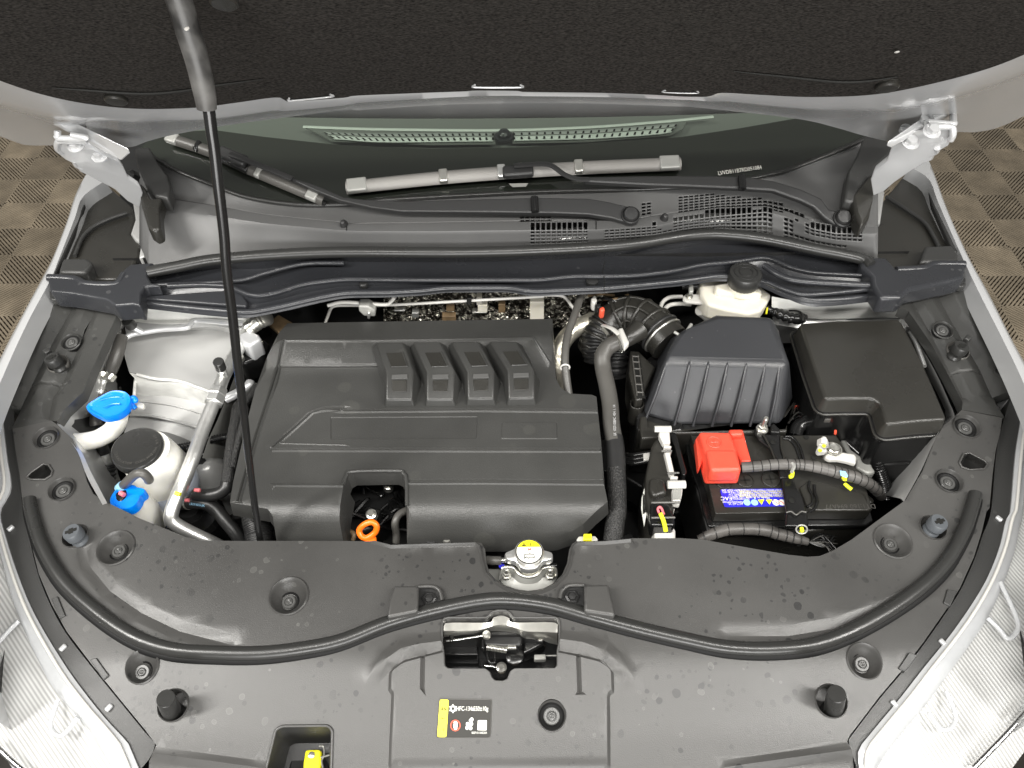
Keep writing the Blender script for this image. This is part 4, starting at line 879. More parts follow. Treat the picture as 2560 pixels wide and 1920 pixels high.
sidecover(px('D', 330, 240, 460, 245, 560, 270, 700, 300, 740, 345, 752, 380, 640, 620, 530, 880, 420, 980, 365, 1060, 330, 1056, 78, 1108, 115, 965, 0, 955, -60, 1000, 20, 815, 160, 560, 320, 235),
          [('line', px('D', 460, 260, 430, 330, 330, 500, 250, 660, 180, 800, 110, 950), .02, -.012), ('line', px('D', 620, 290, 500, 560, 400, 790, 330, 900, 300, 1040), .012, -.006), ('line', px('D', 180, 808, 420, 822), .003, -.003)],
          [('D', 460, 556, .0185)], ('D', 375, 695, .0195), [px('D', 268, 605, 305, 585, 328, 600, 290, 625)], px('D', 10, 872, 100, 870, 140, 835, 130, 808, 60, 804), 'left', 0)
sidecover(px('F', 1410, 330, 1440, 262, 1500, 225, 1720, 170, 1830, 150, 1900, 300, 2050, 600, 2180, 860, 2130, 870, 2035, 880, 2085, 1036, 1812, 988, 1818, 940, 1790, 870, 1720, 740, 1640, 600, 1470, 355),
          [('line', px('F', 1660, 185, 1760, 380, 1850, 530, 1950, 700, 2030, 880), .02, -.012), ('line', px('F', 1480, 240, 1620, 480, 1740, 720, 1830, 900), .012, -.006), ('line', px('F', 1740, 745, 1950, 730), .003, -.003)],
          [('F', 1688, 478, .0195)], ('F', 1785, 610, .020), [px('F', 1828, 525, 1850, 500, 1888, 515, 1860, 542)], px('F', 2150, 788, 2060, 780, 2018, 750, 2030, 725, 2110, 712), 'right', 0)
screw('D', 330, 655, HS, (-.15, 0, 1), 'grey screw-in rubber stop on the left side cover near the fender', mt='rubber')
screw('F', 1812, 580, HS, (.1, 0, 1), 'grey screw-in rubber stop on the right side cover near the fender', mt='rubber')
# ================= FRONT SEAL =================
fsl = px('G', 190, -85, 195, -30, 215, 50, 270, 210, 400, 430, 600, 622, 850, 795, 1100, 882, 1400, 905, 1700, 905, 2000, 868, 2212, 820)+px('H', 300, 712, 600, 628, 900, 568, 1100, 560, 1350, 592, 1600, 662, 1900, 742, 2212, 815)+px('I', 300, 868, 600, 878, 900, 840, 1200, 712, 1500, 520, 1700, 330, 1820, 130, 1868, 0, 1895, -90, 1900, -120)
fs_ = thing('front_seal', 'black rubber bulb seal curving across the radiator shroud', 'rubber seal', (0, .45, .91))
sp = PPs(fsl, lambda x, y: HS(x, y)+.006)
tube('seal_bulb', sp, .0087, M_['rubber'], fs_, ns=18, n=6)
tube('seal_base', [p-Z3*.008-Y3*.006+X3*(-.005 if p.x < 0 else .005)*min(1, abs(p.x)/.5) for p in sp], .006, M_['void'], fs_, ns=8, n=6)
# ================= HEADLIGHTS =================
def HLz(x, y): return .872-.22*max(0, abs(x)-.50)-.0*y
def HB(x, y): return HS(x, y)-.012
def headlight(Lo, Bi, Li, Lb, ribs, clipsq, brs, lb):
    h = thing('headlight', f'clear ribbed headlight lens in the {lb} front corner beside the shroud', 'headlight', GZ.hit(*Bi[0], HB), 'headlights')
    n = 60
    a = resamp(crv(PPs(Lo, HB), 6), n); b = resamp(crv(PPs(Bi, HB), 6), n)
    loft('housing', [[p-Z3*.05 for p in a], a, b] if lb == 'left' else [[p-Z3*.05 for p in a], a, b], M_['gloss'] if 0 else M_['trim'], h)
    c = resamp(crv([p for p in PPs(Li, lambda x, y: HB(x, y)-.004)], 6), n)
    mm = [p.lerp(q, .25)+Z3*.007 for p, q in zip(b, c)]; m2 = [p.lerp(q, .75)+Z3*.006 for p, q in zip(b, c)]
    loft('lens_rim', [[p-Z3*.01 for p in b], [p+Z3*.003 for p in b], mm, m2, c, [p-Z3*.01 for p in c]], M_['lensrim'], h)
    tube('rim_edge', [p.lerp(q, .28)+Z3*.0085 for p, q in zip(b, c)], .0022, M_['white'], h, ns=8, raw=True)
    d = resamp(crv(PPs(Lb, lambda x, y: HB(x, y)-.06), 6), n)
    loft('lens', [[p-Z3*.003 for p in c], [p.lerp(q, .35)-Z3*.002 for p, q in zip(c, d)], [p.lerp(q, .7)-Z3*.0 for p, q in zip(c, d)], d, [p-Z3*.08 for p in d]], M_['lens'], h)
    for q in clipsq:
        (u, v) = q; p = GZ.hit(u, v, lambda x, y: HB(x, y)+.002); box('housing_clip', frame(p, (0, 0, 1), (1, .6 if u > 1280 else -.6, 0)), .006, .009, .005, M_['clip2'] if 0 else M_['hinge'], h, bevel=.0015)
    for br in brs:
        tube('lens_hook', [p for p in PPs(br, lambda x, y: HB(x, y)+.003)], .0032, M_['lensrim'], h, ns=8, n=5)
    for rb in ribs: tube('bezel_line', PPs(rb, lambda x, y: HB(x, y)-.03), .004, M_['chrome'], h, ns=8)
headlight(px('D', 80, 960, 100, 1120, 130, 1400, 145, 1620)+px('G', 195, 200, 245, 400, 325, 600, 425, 780, 585, 990, 755, 1200, 935, 1420, 1000, 1500, 950, 1600),
          px('D', 0, 890, 20, 1050, 50, 1300, 75, 1500)+px('G', 5, 0, 40, 160, 100, 350, 180, 560, 270, 740, 430, 1000, 560, 1180, 690, 1340, 820, 1480, 850, 1540, 900, 1660),
          px('D', -80, 900, -60, 1050, -40, 1300, -30, 1500)+px('G', -40, 60, -10, 240, 50, 480, 120, 680, 200, 860, 330, 1110, 470, 1290, 570, 1400, 690, 1600, 730, 1700),
          [(-260, 1000), (-260, 1200), (-250, 1400), (-200, 1600), (-120, 1750), (0, 1880), (60, 1960), (150, 2060)], [px('G', -60, 1470, 80, 1600, 200, 1700)],
          px('G', 68, 105, 405, 873, 700, 1258), [px('G', 120, 700, 50, 770, -20, 850), px('G', 370, 1210, 325, 1370, 380, 1440, 440, 1400, 500, 1320)], 'left')
headlight(px('F', 2130, 900, 2060, 1130, 2030, 1300, 2000, 1640)+px('I', 1945, 150, 1895, 300, 1805, 500, 1705, 655, 1565, 855, 1425, 1035, 1285, 1200, 1095, 1450, 1078, 1480, 1110, 1570),
          px('F', 2212, 930, 2180, 1100, 2150, 1300, 2120, 1640)+px('I', 2090, 60, 2050, 230, 1970, 430, 1870, 600, 1730, 800, 1560, 1010, 1420, 1190, 1270, 1370, 1180, 1480, 1140, 1540, 1150, 1680),
          px('F', 2300, 930, 2270, 1100, 2250, 1300, 2210, 1640)+px('I', 2190, 80, 2150, 260, 2080, 460, 1990, 660, 1880, 830, 1720, 1050, 1580, 1240, 1430, 1420, 1320, 1560, 1250, 1680),
          [(2800, 1000), (2800, 1200), (2790, 1400), (2740, 1600), (2660, 1750), (2560, 1880), (2500, 1960), (2400, 2060)], [px('I', 2230, 1270, 2100, 1420, 1880, 1646)],
          px('I', 2052, 43, 1688, 838, 1378, 1232), [px('I', 2060, 450, 2170, 700, 2150, 790, 2100, 810, 2060, 760, 1980, 680), px('I', 1710, 1150, 1770, 1300, 1750, 1380, 1690, 1400, 1640, 1350, 1600, 1290)], 'right')
# ================= BAY: black undertray, walls =================
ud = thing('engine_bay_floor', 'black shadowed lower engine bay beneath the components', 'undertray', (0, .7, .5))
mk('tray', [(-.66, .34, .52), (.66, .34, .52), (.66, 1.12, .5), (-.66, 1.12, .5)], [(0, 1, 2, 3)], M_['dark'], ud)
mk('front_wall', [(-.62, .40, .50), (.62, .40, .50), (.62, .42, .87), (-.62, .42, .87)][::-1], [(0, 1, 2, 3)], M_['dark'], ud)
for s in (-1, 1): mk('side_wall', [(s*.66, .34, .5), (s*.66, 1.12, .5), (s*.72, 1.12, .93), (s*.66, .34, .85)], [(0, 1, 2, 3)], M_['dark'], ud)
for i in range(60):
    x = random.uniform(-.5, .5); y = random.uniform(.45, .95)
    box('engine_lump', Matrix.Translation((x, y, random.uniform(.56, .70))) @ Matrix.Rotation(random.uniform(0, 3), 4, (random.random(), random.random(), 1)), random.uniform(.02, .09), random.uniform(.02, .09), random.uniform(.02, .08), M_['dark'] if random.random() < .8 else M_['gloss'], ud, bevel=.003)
# firewall
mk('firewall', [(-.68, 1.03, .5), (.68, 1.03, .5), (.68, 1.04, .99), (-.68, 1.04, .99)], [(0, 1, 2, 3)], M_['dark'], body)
hs = thing('heat_shield', 'speckled crinkled foil heat shield on the firewall behind the engine cover', 'heat shield', (0, 1.0, .85))
def wallz(pts, y): 
    out = []
    for u, v in pts:
        d = ray(u, v); out.append(CP+d*((y-CP.y)/d.y))
    return out
def wallgrid(nm, T, x0, x1, y0, y1, Y, mt, par, nx=40, ny=8, amp=.004):
    rows = []
    for j in range(ny):
        r = []
        for i in range(nx):
            (u, v), = px(T, x0+(x1-x0)*i/(nx-1), y0+(y1-y0)*j/(ny-1)); r.append(wallz([(u, v)], Y)[0]+Y3*random.uniform(-amp, amp))
        rows.append(r)
    return loft(nm, rows, mt, par)
wallgrid('foil_panel', 'Q', 1045, 2212, 20, 420, 1.012, M_['foil'], hs)
wallgrid('foil_panel', 'L', 0, 800, 60, 600, 1.014, M_['foil'], hs, nx=20)
for (x0, y0, x1, y1, m_) in ((1730, 185, 1800, 235, 'cream'), (1690, 235, 1795, 245, 'zinc'), (1720, 125, 1760, 185, 'cream'), (1470, 265, 1570, 300, 'brown'), (1500, 180, 1560, 230, 'brown'), (1880, 180, 1930, 240, 'brown'), (2110, 160, 2212, 290, 'cream'), (1120, 222, 1200, 232, 'alu'), (1250, 240, 1300, 275, 'alu')):
    q = wallz(px('Q', x0, y0, x1, y0, x1, y1, x0, y1), .995); hull('shield_bracket', q, [p+Y3*.012 for p in q], M_[m_], hs, bevel=.001)
q = wallz(px('Q', 860, 190, 930, 190, 985, 225, 985, 270, 900, 265, 865, 230), .96); hull('sensor', q, [p+Y3*.02 for p in q], M_['grey'], hs, bevel=.003)
q = wallz(px('Q', 925, 240, 950, 240, 945, 290, 925, 285), .955); hull('sensor', q, [p+Y3*.01 for p in q], M_['alu'], hs, bevel=.002)
bl_ = thing('brake_line', 'thin white brake pipes running along the firewall', 'brake pipe', wallz(px('Q', 1100, 180), .985)[0])
tube('pipe', wallz(px('Q', 618, 320, 640, 260, 662, 208, 700, 187, 800, 184, 1080, 182, 1640, 152, 2212, 118), .985), .0027, M_['white'], bl_, ns=10)
tube('pipe', wallz(px('Q', 640, 185, 740, 162, 900, 168, 1060, 178, 1100, 155, 1125, 125), .975), .0034, M_['white'], bl_, ns=10)
tube('pipe', wallz(px('L', 0, 190, 150, 190, 240, 205, 300, 260, 350, 330, 430, 430, 480, 480), .985), .0027, M_['white'], bl_, ns=10)
q = wallz(px('Q', 1650, 135, 1685, 135, 1685, 180, 1650, 180), .978); hull('pipe_clip', q, [p+Y3*.01 for p in q], M_['ink'], bl_, bevel=.001)
# ================= LEFT INNER BODY: apron, strut tower =================
def lp(T, *a): return px(T, *a)
def loftz(nm, specs, mt, par, n=30, **k):
    return loft(nm, [resamp(crv([P(u, v, z) for (u, v) in px(T, *pts)], 5), n) for T, pts, z in specs], mt, par, **k)
loftz('apron', [('D', (760, 405, 640, 650, 540, 860, 420, 985, 365, 1065, 420, 1150, 500, 1260, 560, 1420, 660, 1600), .925), ('D', (775, 415, 655, 660, 560, 880, 440, 1000, 385, 1075, 440, 1150, 520, 1250, 590, 1400, 690, 1590), .92),
                ('D', (830, 500, 740, 700, 700, 850, 660, 960, 560, 1080, 560, 1200, 600, 1300, 640, 1450, 700, 1640), .84), ('D', (860, 560, 800, 740, 830, 900, 800, 1020, 740, 1150, 740, 1300, 760, 1400, 800, 1500, 900, 1660), .74)], M_['primer'], body)
loftz('rear_shelf', [('D', (760, 330, 850, 320, 1100, 340, 1400, 370, 1620, 400), .93), ('D', (770, 420, 860, 425, 1100, 440, 1400, 420, 1620, 440), .895)], M_['seam'], body)
loftz('strut_tower', [('D', (800, 420, 900, 430, 1200, 430, 1480, 425, 1600, 430), .893), ('D', (810, 500, 900, 485, 1230, 462, 1400, 455, 1560, 480), .885), ('D', (805, 540, 900, 510, 1200, 480, 1400, 480, 1540, 520), .872), ('D', (800, 640, 900, 630, 1200, 640, 1400, 680, 1500, 700), .868), ('D', (830, 745, 900, 762, 1100, 800, 1300, 855, 1420, 905), .866)], M_['primer'], body)
loftz('tower_front', [('D', (830, 748, 900, 765, 1100, 803, 1300, 858, 1420, 908), .866), ('D', (868, 790, 920, 795, 1100, 830, 1290, 880, 1390, 920), .858), ('D', (860, 880, 920, 895, 1100, 905, 1260, 935, 1350, 960), .826)], M_['seam'], body)
loftz('tower_step', [('D', (860, 880, 920, 895, 1100, 905, 1260, 935, 1350, 960), .826), ('D', (840, 1015, 950, 1020, 1100, 1050, 1290, 1100, 1340, 1110), .812), ('D', (835, 1030, 950, 1032, 1100, 1062, 1290, 1115, 1340, 1125), .80), ('D', (800, 1130, 950, 1120, 1100, 1140, 1250, 1200, 1300, 1210), .79), ('D', (780, 1330, 950, 1300, 1100, 1260, 1230, 1300, 1280, 1320), .74)], M_['primer'], body)
tube('weld_bead', PP(px('D', 880, 762, 1000, 790, 1150, 805, 1280, 848, 1390, 888), .868), .0028, M_['seam'], body, ns=8)
tube('weld_bead', PP(px('D', 872, 790, 866, 840, 862, 900), .85), .0025, M_['seam'], body, ns=8)
tube('panel_fold', PP(px('D', 835, 1022, 950, 1026, 1100, 1056, 1290, 1108), .813), .0025, M_['primer'], body, ns=8)
tube('panel_fold', PP(px('D', 830, 930, 900, 935, 1100, 960, 1300, 1015), .824), .0012, M_['primer'], body, ns=8)
mk('body_hole', PP(px('D', 765, 845, 775, 838, 782, 850, 778, 868, 766, 872, 762, 860), .858), [(0, 1, 2, 3, 4, 5)], M_['ink'], body)
# dark panel right of tower
loftz('tower_side', [('D', (1480, 420, 1560, 520, 1530, 700, 1480, 850, 1440, 950, 1400, 1050, 1340, 1180, 1300, 1300), .86), ('D', (1720, 420, 1680, 600, 1640, 760, 1600, 900, 1560, 1000, 1540, 1100, 1500, 1200, 1480, 1300), .76)], M_['grey'], body)
# right inner body
loftz('apron', [('F', (1415, 330, 1480, 460, 1640, 740, 1740, 960, 1770, 1040, 1700, 1085, 1640, 1180, 1550, 1380, 1440, 1580), .925), ('F', (1400, 340, 1465, 470, 1620, 750, 1720, 960, 1745, 1030, 1680, 1090, 1620, 1180, 1530, 1370, 1420, 1560), .915), ('F', (1340, 380, 1400, 520, 1560, 800, 1660, 1000, 1640, 1100, 1600, 1150, 1500, 1250, 1400, 1400, 1330, 1540), .80), ('F', (1300, 400, 1340, 560, 1500, 840, 1580, 1000, 1560, 1100, 1480, 1160, 1400, 1250, 1300, 1380, 1200, 1500), .70)], M_['primer'], body)
loftz('rear_shelf', [('F', (590, 260, 820, 300, 1000, 290, 1290, 262, 1420, 290), .955), ('F', (590, 330, 820, 345, 1000, 345, 1290, 335, 1420, 345), .935), ('F', (590, 370, 820, 400, 1000, 405, 1290, 395, 1420, 400), .905)], M_['seam'], body)
loftz('strut_tower', [('F', (590, 360, 820, 400, 1000, 405, 1290, 395, 1420, 400), .892), ('F', (600, 440, 820, 470, 1000, 480, 1290, 470, 1420, 480), .88), ('F', (640, 560, 820, 560, 1000, 560, 1290, 560, 1420, 560), .80)], M_['primer'], body)
loftz('inner_wall', [('F', (1160, 1180, 1300, 1260, 1420, 1330, 1480, 1400), .74), ('F', (1100, 1360, 1250, 1420, 1380, 1500, 1430, 1600), .68)], M_['grey'], body)
tube('gasket', PP(px('F', 1480, 490, 1520, 570, 1560, 680, 1570, 710), .93), .004, M_['alu'], body, ns=8)
# ================= LEFT COMPONENTS =================
ac = thing('aircon_pipe', 'thick bare aluminium air conditioning pipe with hex union, left of the engine cover', 'aluminium pipe', P(*uv('D', 1390, 905), .87))
acp = [P(u, v, z) for (u, v), z in zip(px('D', 1690, 400, 1600, 480, 1520, 620, 1440, 770, 1390, 905, 1300, 1130, 1240, 1300, 1150, 1520, 1105, 1640)+px('G', 1110, 60, 1200, 120, 1350, 190, 1450, 240), (.90, .90, .90, .90, .90, .89, .885, .87, .86, .85, .835, .81, .78))]
tube('pipe', acp, [.0105, .011, .011, .0108, .0108, .0106, .0106, .0106, .0104, .010, .010], M_['alu'], ac, ns=20)
d = (acp[5]-acp[3]).normalized()
hx = lathe('hex_union', [(.011, -.016), (.0135, -.015), (.0145, -.013), (.0145, -.003), (.013, -.001), (.0155, 0), (.0155, .012), (.0135, .014), (.011, .015)], acp[4], d, M_['alu'], ac, ns=6)
b0 = P(*uv('D', 1440, 770), .905); b1 = P(*uv('D', 1408, 690), .94); ax = (b1-b0).normalized()
sv = lathe('service_port', [(.007, -.008), (.007, .010), (.0075, .012), (.0075, .016), (.0062, .018), (.0062, .028)], b0, ax, M_['alu'], ac, ns=20)
lathe('port_cap', [(.0084, .022), (.0084, .040), (.0075, .0415), (0, .0415)], b0, ax, M_['rubber'], ac, ns=24, knurl=.03)
for T, x, y in (('D', 1250, 1250), ('D', 1142, 1530)):
    (u, v), = px(T, x, y); tube('paint_mark', PP([(u-6, v-2, .889), (u+7, v+1, .889)], .889), .0135 if 0 else .003, M_['yellowp'], ac, ns=6)
# connector block at the top
for k in range(3):
    a = P(*uv('D', 1620+k*30, 470-k*25), .915); b = P(*uv('D', 1650+k*28, 395-k*4), .93)
    lathe('pipe_flange', [(.010, -.014), (.0135, -.012), (.0135, -.004), (.0115, -.003), (.0115, .003), (.014, .004), (.014, .011), (.010, .013)], a.lerp(b, .4), (b-a).normalized()+X3*.8, M_['zinc'], ac, ns=20)
slab('pipe_block', px('D', 1535, 500, 1600, 470, 1660, 500, 1680, 530, 1600, 580, 1545, 545), .918, .04, M_['hinge'], ac, bevel=.005)
ap = thing('small_aircon_pipe', 'thin white aluminium pipe with black service cap on the left strut tower', 'thin pipe', P(*uv('D', 1040, 470), .9))
tube('pipe', PP(px('D', 800, 530, 850, 505, 930, 490, 1040, 472, 1190, 462, 1225, 440, 1255, 418, 1340, 418, 1480, 430, 1650, 432), .905), .0048, M_['hinge'], ap, ns=12)
for x, y, L in ((1040, 470, .02), (1375, 422, .022), (1425, 428, .014)):
    c = P(*uv('D', x, y), .905); lathe('union_nut', [(.007, -L/2), (.0105, -L/2+.001), (.0105, L/2-.001), (.007, L/2)], c, (1, 0, 0), M_['hinge'], ap, ns=6)
a = P(*uv('D', 920, 495), .905); tube('port_neck', [a, P(*uv('D', 865, 465), .915), P(*uv('D', 850, 450), .92)], .0055, M_['hinge'], ap, ns=12)
lathe('port_cap', [(.0092, -.010), (.0092, .004), (.0084, .006), (0, .006)], P(*uv('D', 828, 430), .935), (-.05, -.25, 1), M_['rubber'], ap, ns=28, knurl=.025)
dr = thing('foam_sleeved_pipe', 'brown black foam sleeve round a pipe on the left apron', 'pipe sleeve', P(*uv('D', 750, 620), .89))
sp_ = [P(u, v, z) for (u, v), z in zip(px('D', 782, 520, 762, 600, 735, 680, 710, 745), (.915, .91, .90, .89))]
tube('foam_sleeve', sp_, [.0100, .0106, .0106, .0100], M_['hose'], dr, ns=20)
tube('pipe', [P(u, v, z) for (u, v), z in zip(px('D', 700, 745, 680, 780, 660, 820, 648, 870, 640, 900), (.89, .885, .88, .875, .87))], .0055, M_['alu'], dr, ns=12)
tube('sleeve', [P(u, v, z) for (u, v), z in zip(px('D', 650, 860, 638, 920, 625, 1000, 615, 1060, 620, 1090), (.872, .866, .855, .845, .84))], .0096, M_['hose'], dr, ns=18)
tube('sleeve', [P(u, v, z) for (u, v), z in zip(px('D', 640, 1180, 655, 1230, 668, 1270), (.82, .81, .80))], .0098, M_['hosedark'], dr, ns=18)
tube('pipe', [P(u, v, z) for (u, v), z in zip(px('D', 665, 1265, 678, 1310, 690, 1350), (.80, .79, .78))], .0075, M_['alu'], dr, ns=12)
tube('corrugated_boot', [P(u, v, z) for (u, v), z in zip(px('D', 692, 1340, 690, 1400, 680, 1480, 675, 1560), (.785, .775, .76, .745))], .0125, M_['hosedark'], dr, ns=20, rib=(.007, .0013))
lathe('bracket_nut', [(.011, -.006), (.011, .006), (.008, .008), (0, .008)], P(*uv('D', 640, 755), .89), (0, -.3, 1), M_['zinc'], dr, ns=6); lathe('bracket_nut', [(.011, -.006), (.011, .006), (.008, .008), (0, .008)], P(*uv('D', 700, 770), .885), (0, -.3, 1), M_['zinc'], dr, ns=6)
wf = thing('washer_filler', 'milky washer filler neck with large bright blue flip cap', 'washer filler', P(*uv('D', 740, 1100), .88))
tube('filler_neck', [P(u, v, z) for (u, v), z in zip(px('D', 765, 985, 755, 1060, 720, 1120, 640, 1170, 560, 1190, 480, 1195, 400, 1180), (.905, .895, .88, .875, .875, .875, .87))], [.0145, .0145, .0142, .014, .0138, .0136], M_['whiteplastic'], wf, ns=26)
cpx = px('J', 75, 1490, 110, 1445, 250, 1360, 380, 1295, 480, 1285, 570, 1300, 620, 1345, 640, 1395, 630, 1445, 580, 1520, 500, 1580, 400, 1615, 290, 1625, 210, 1595, 130, 1555, 85, 1525)
tp = [P(u, v, .925+.00018*(1010-v)) for u, v in cpx]; tp = crv(tp, 3, True); cc = sum(tp, Vector())/len(tp)
fc = loft('flip_cap', [[p-Z3*.014+(cc-p)*.06 for p in tp], [p-Z3*.004 for p in tp], [p+(cc-p)*.03 for p in tp], [p+(cc-p)*.12-Z3*.0005 for p in tp], [p+(cc-p)*.2-Z3*.003 for p in tp], [p+(cc-p)*.55-Z3*.003 for p in tp], [cc-Z3*.003 for p in tp]], M_['blue'], wf, closed=True, ang=40)
tube('raised_arc', [P(u, v, .9255) for u, v in px('J', 260, 1410, 380, 1380, 480, 1370, 540, 1385)], .0012, M_['blue'], wf, ns=6); tube('raised_arc', [P(u, v, .9255) for u, v in px('J', 290, 1500, 400, 1460, 500, 1455)], .0012, M_['blue'], wf, ns=6)
tube('cap_strap', [P(u, v, z) for (u, v), z in zip(px('J', 625, 1390, 680, 1380, 700, 1420, 640, 1420, 660, 1470, 700, 1515), (.922, .922, .92, .918, .912, .908))], .0038, M_['blue'], wf, ns=8)
slab('strap_tab', px('J', 690, 1440, 740, 1430, 800, 1445, 805, 1480, 780, 1500, 700, 1495), .905, .008, M_['whiteplastic'], wf, bevel=.003)
# coolant reservoir
cr_ = thing('coolant_reservoir', 'translucent white coolant reservoir with wide black screw cap, left of the aluminium pipe', 'reservoir', P(*uv('K', 800, 900), .80))
cx0 = P(*uv('K', 718, 505), .915); axr = Vector((.04, -.06, 1)).normalized(); rc_ = .0372
lathe('reservoir_body', [(.03, -.13), (.040, -.127), (.0465, -.118), (.0475, -.10), (.0455, -.06), (.0415, -.035), (.038, -.018), (.034, -.012), (.034, -.004)], cx0+X3*.012, axr, M_['whiteplastic'], cr_, ns=44, ang=50)
lathe('coolant_level', [(.0405, -.1265), (.0469, -.1178), (.0479, -.10), (.0469, -.080), (.0465, -.0795)], cx0+X3*.012, axr, mat('pale_blue_coolant', (.50, .54, .62), .3, sub=.2), cr_, ns=44, ang=60)
cpl = lathe('screw_cap', [(rc_, -.014), (rc_*1.015, -.003), (rc_*.99, .0005), (rc_*.95, .002), (rc_*.9, .0015), (0, .0012)], cx0, axr, M_['rubber'], cr_, ns=48)
txt = "CAUTION DO NOT OPEN HOT"
for i, ch in enumerate(txt):
    if ch == ' ': continue
    a = math.radians(205-i*10.5); p = cx0+axr*.0021+Vector((math.cos(a), math.sin(a), 0))*rc_*.78; text('cap_lettering', ch, p, (math.sin(a), -math.cos(a), 0), (math.cos(a), math.sin(a), 0), .0055, M_['hose'], cpl)
for i, ch in enumerate("RADIATOR COOLANT"):
    if ch == ' ': continue
    a = math.radians(215+i*8); p = cx0+axr*.0021+Vector((math.cos(a), math.sin(a), 0))*rc_*.78; text('cap_lettering', ch, p, (-math.sin(a), math.cos(a), 0), (-math.cos(a), -math.sin(a), 0), .0055, M_['hose'], cpl)
wb = thing('washer_bottle', 'small white washer bottle with blue cap and black elbow hose, beside the shroud edge', 'washer bottle', P(*uv('K', 700, 1250), .80))
cb_ = P(*uv('K', 590, 1105), .885)
tube('bottle_neck', [P(u, v, z) for (u, v), z in zip(px('K', 640, 1140, 720, 1230, 790, 1330, 820, 1450), (.885, .86, .83, .79))], [.018, .022, .026, .03], M_['whiteplastic'], wb, ns=24)
bx_ = px('K', 375, 1130, 430, 1040, 500, 990, 590, 965, 680, 962, 715, 990, 770, 1000, 815, 1020, 805, 1065, 760, 1100, 735, 1160, 690, 1220, 620, 1260, 500, 1270, 400, 1240, 372, 1190)
tp = crv([P(u, v, .90) for u, v in bx_], 3, True); cc = sum(tp, Vector())/len(tp)
bc = loft('blue_cap', [[p-Z3*.016 for p in tp], [p-Z3*.003 for p in tp], [p+(cc-p)*.04 for p in tp], [p+(cc-p)*.14 for p in tp], [p+(cc-p)*.2-Z3*.002 for p in tp], [cc-Z3*.001 for p in tp]], M_['blue'], wb, closed=True, ang=40)
tube('elbow_hose', [P(u, v, z) for (u, v), z in zip(px('K', 535, 985, 600, 920, 690, 840, 760, 815, 820, 840, 860, 890, 865, 905), (.895, .915, .935, .94, .935, .925, .92))], .0068, M_['hose'], wb, ns=16)
tube('hose_collar', [P(*uv('K', 500, 1015), .892), P(*uv('K', 545, 975), .90)], .0078, M_['cyan'], wb, ns=14)
tube('strap', [P(u, v, z) for (u, v), z in zip(px('K', 520, 1060, 530, 1130, 535, 1260), (.897, .897, .892))], .0082, M_['gloss'], wb, ns=10, flat=.4)
tube('paint_mark', PP(px('K', 505, 1065, 555, 1095), .905), .0035, M_['pink'], wb, ns=8)
# engine mount dome and corrugated hoses
em = thing('engine_mount', 'rounded grey white cast engine mount between reservoir and engine cover', 'engine mount', P(*uv('K', 1650, 750), .78))
c = P(*uv('K', 1620, 820), .77)
lathe('mount_dome', [(.045, -.09), (.040, -.03), (.033, .0), (.026, .022), (.019, .031), (.014, .035), (.0, .036)], c, (-.05, 0, 1), M_['primer'], em, ns=36, ang=60)
lathe('mount_stud', [(.008, .035), (.008, .043), (.005, .045), (.005, .050), (0, .050)], c, (-.05, 0, 1), M_['dark'], em, ns=6)
h = thing('ribbed_wire_conduit', 'black corrugated wire conduit crossing behind the coolant reservoir', 'conduit', P(*uv('K', 1400, 500), .86))
tube('conduit', [P(u, v, z) for (u, v), z in zip(px('K', 1130, 545, 1250, 530, 1400, 500, 1550, 450, 1700, 385, 1900, 355), (.84, .845, .85, .85, .85, .85))], .0056, M_['gloss'], h, ns=14, rib=(.0040, .0007))
tube('conduit', [P(u, v, z) for (u, v), z in zip(px('K', 1130, 500, 1280, 480, 1450, 440), (.845, .848, .85))], .0045, M_['gloss'], h, ns=14, rib=(.0040, .0006))
h = thing('braided_harness', 'black braided wiring harness along the left edge of the engine cover', 'wiring harness', P(*uv('K', 1900, 500), .85))
tube('braided_sleeve', [P(u, v, z) for (u, v), z in zip(px('D', 1660, 840, 1580, 930)+px('K', 1990, 0, 1960, 200, 1920, 420, 1890, 640, 1870, 820, 1850, 950), (.87, .87, .87, .868, .865, .86, .855, .85))], [.009, .0098, .0102, .0102, .0100], M_['braid'], h, ns=18)
tube('braided_sleeve', [P(u, v, z) for (u, v), z in zip(px('K', 2080, 0, 2060, 160, 2010, 350, 1960, 560, 1920, 760), (.88, .878, .872, .865, .86))], .0062, M_['braid'], h, ns=14)
tube('rubber_end', [P(u, v, z) for (u, v), z in zip(px('K', 1850, 930, 1830, 1010, 1740, 1070, 1600, 1095, 1440, 1085), (.85, .845, .84, .838, .835))], .0098, M_['hosedark'], h, ns=18)
h = thing('coolant_hose', 'black coolant hose curving down from the reservoir toward the shroud', 'hose', P(*uv('K', 1600, 1200), .80))
tube('hose', [P(u, v, z) for (u, v), z in zip(px('K', 1280, 1200, 1420, 1190, 1580, 1200, 1720, 1290, 1830, 1420, 1960, 1580, 2040, 1700), (.815, .82, .82, .81, .80, .785, .77))], .0104, M_['hosedark'], h, ns=18)
for i, ch in enumerate("1300110CS BK"):
    if ch != ' ': text('hose_print', ch, P(*uv('K', 1380+i*16, 1205+abs(i)*2), .8312), (1, 0, 0), (0, 1, 0), .006, M_['cyan'], h)
tube('clamp', [P(*uv('K', 1350, 1190), .817), P(*uv('K', 1380, 1190), .82)], .0112, M_['zinc'], h, ns=18); tube('paint_mark', PP(px('K', 1320, 1160, 1375, 1160), .838), .003, M_['pink'], h, ns=8); tube('paint_mark', PP(px('K', 1440, 1030, 1510, 1035), .858), .003, M_['pink'], h, ns=8)
h = thing('pump_canister', 'dark round pump canister below the aluminium pipe bend', 'pump', P(*uv('K', 1380, 1330), .7))
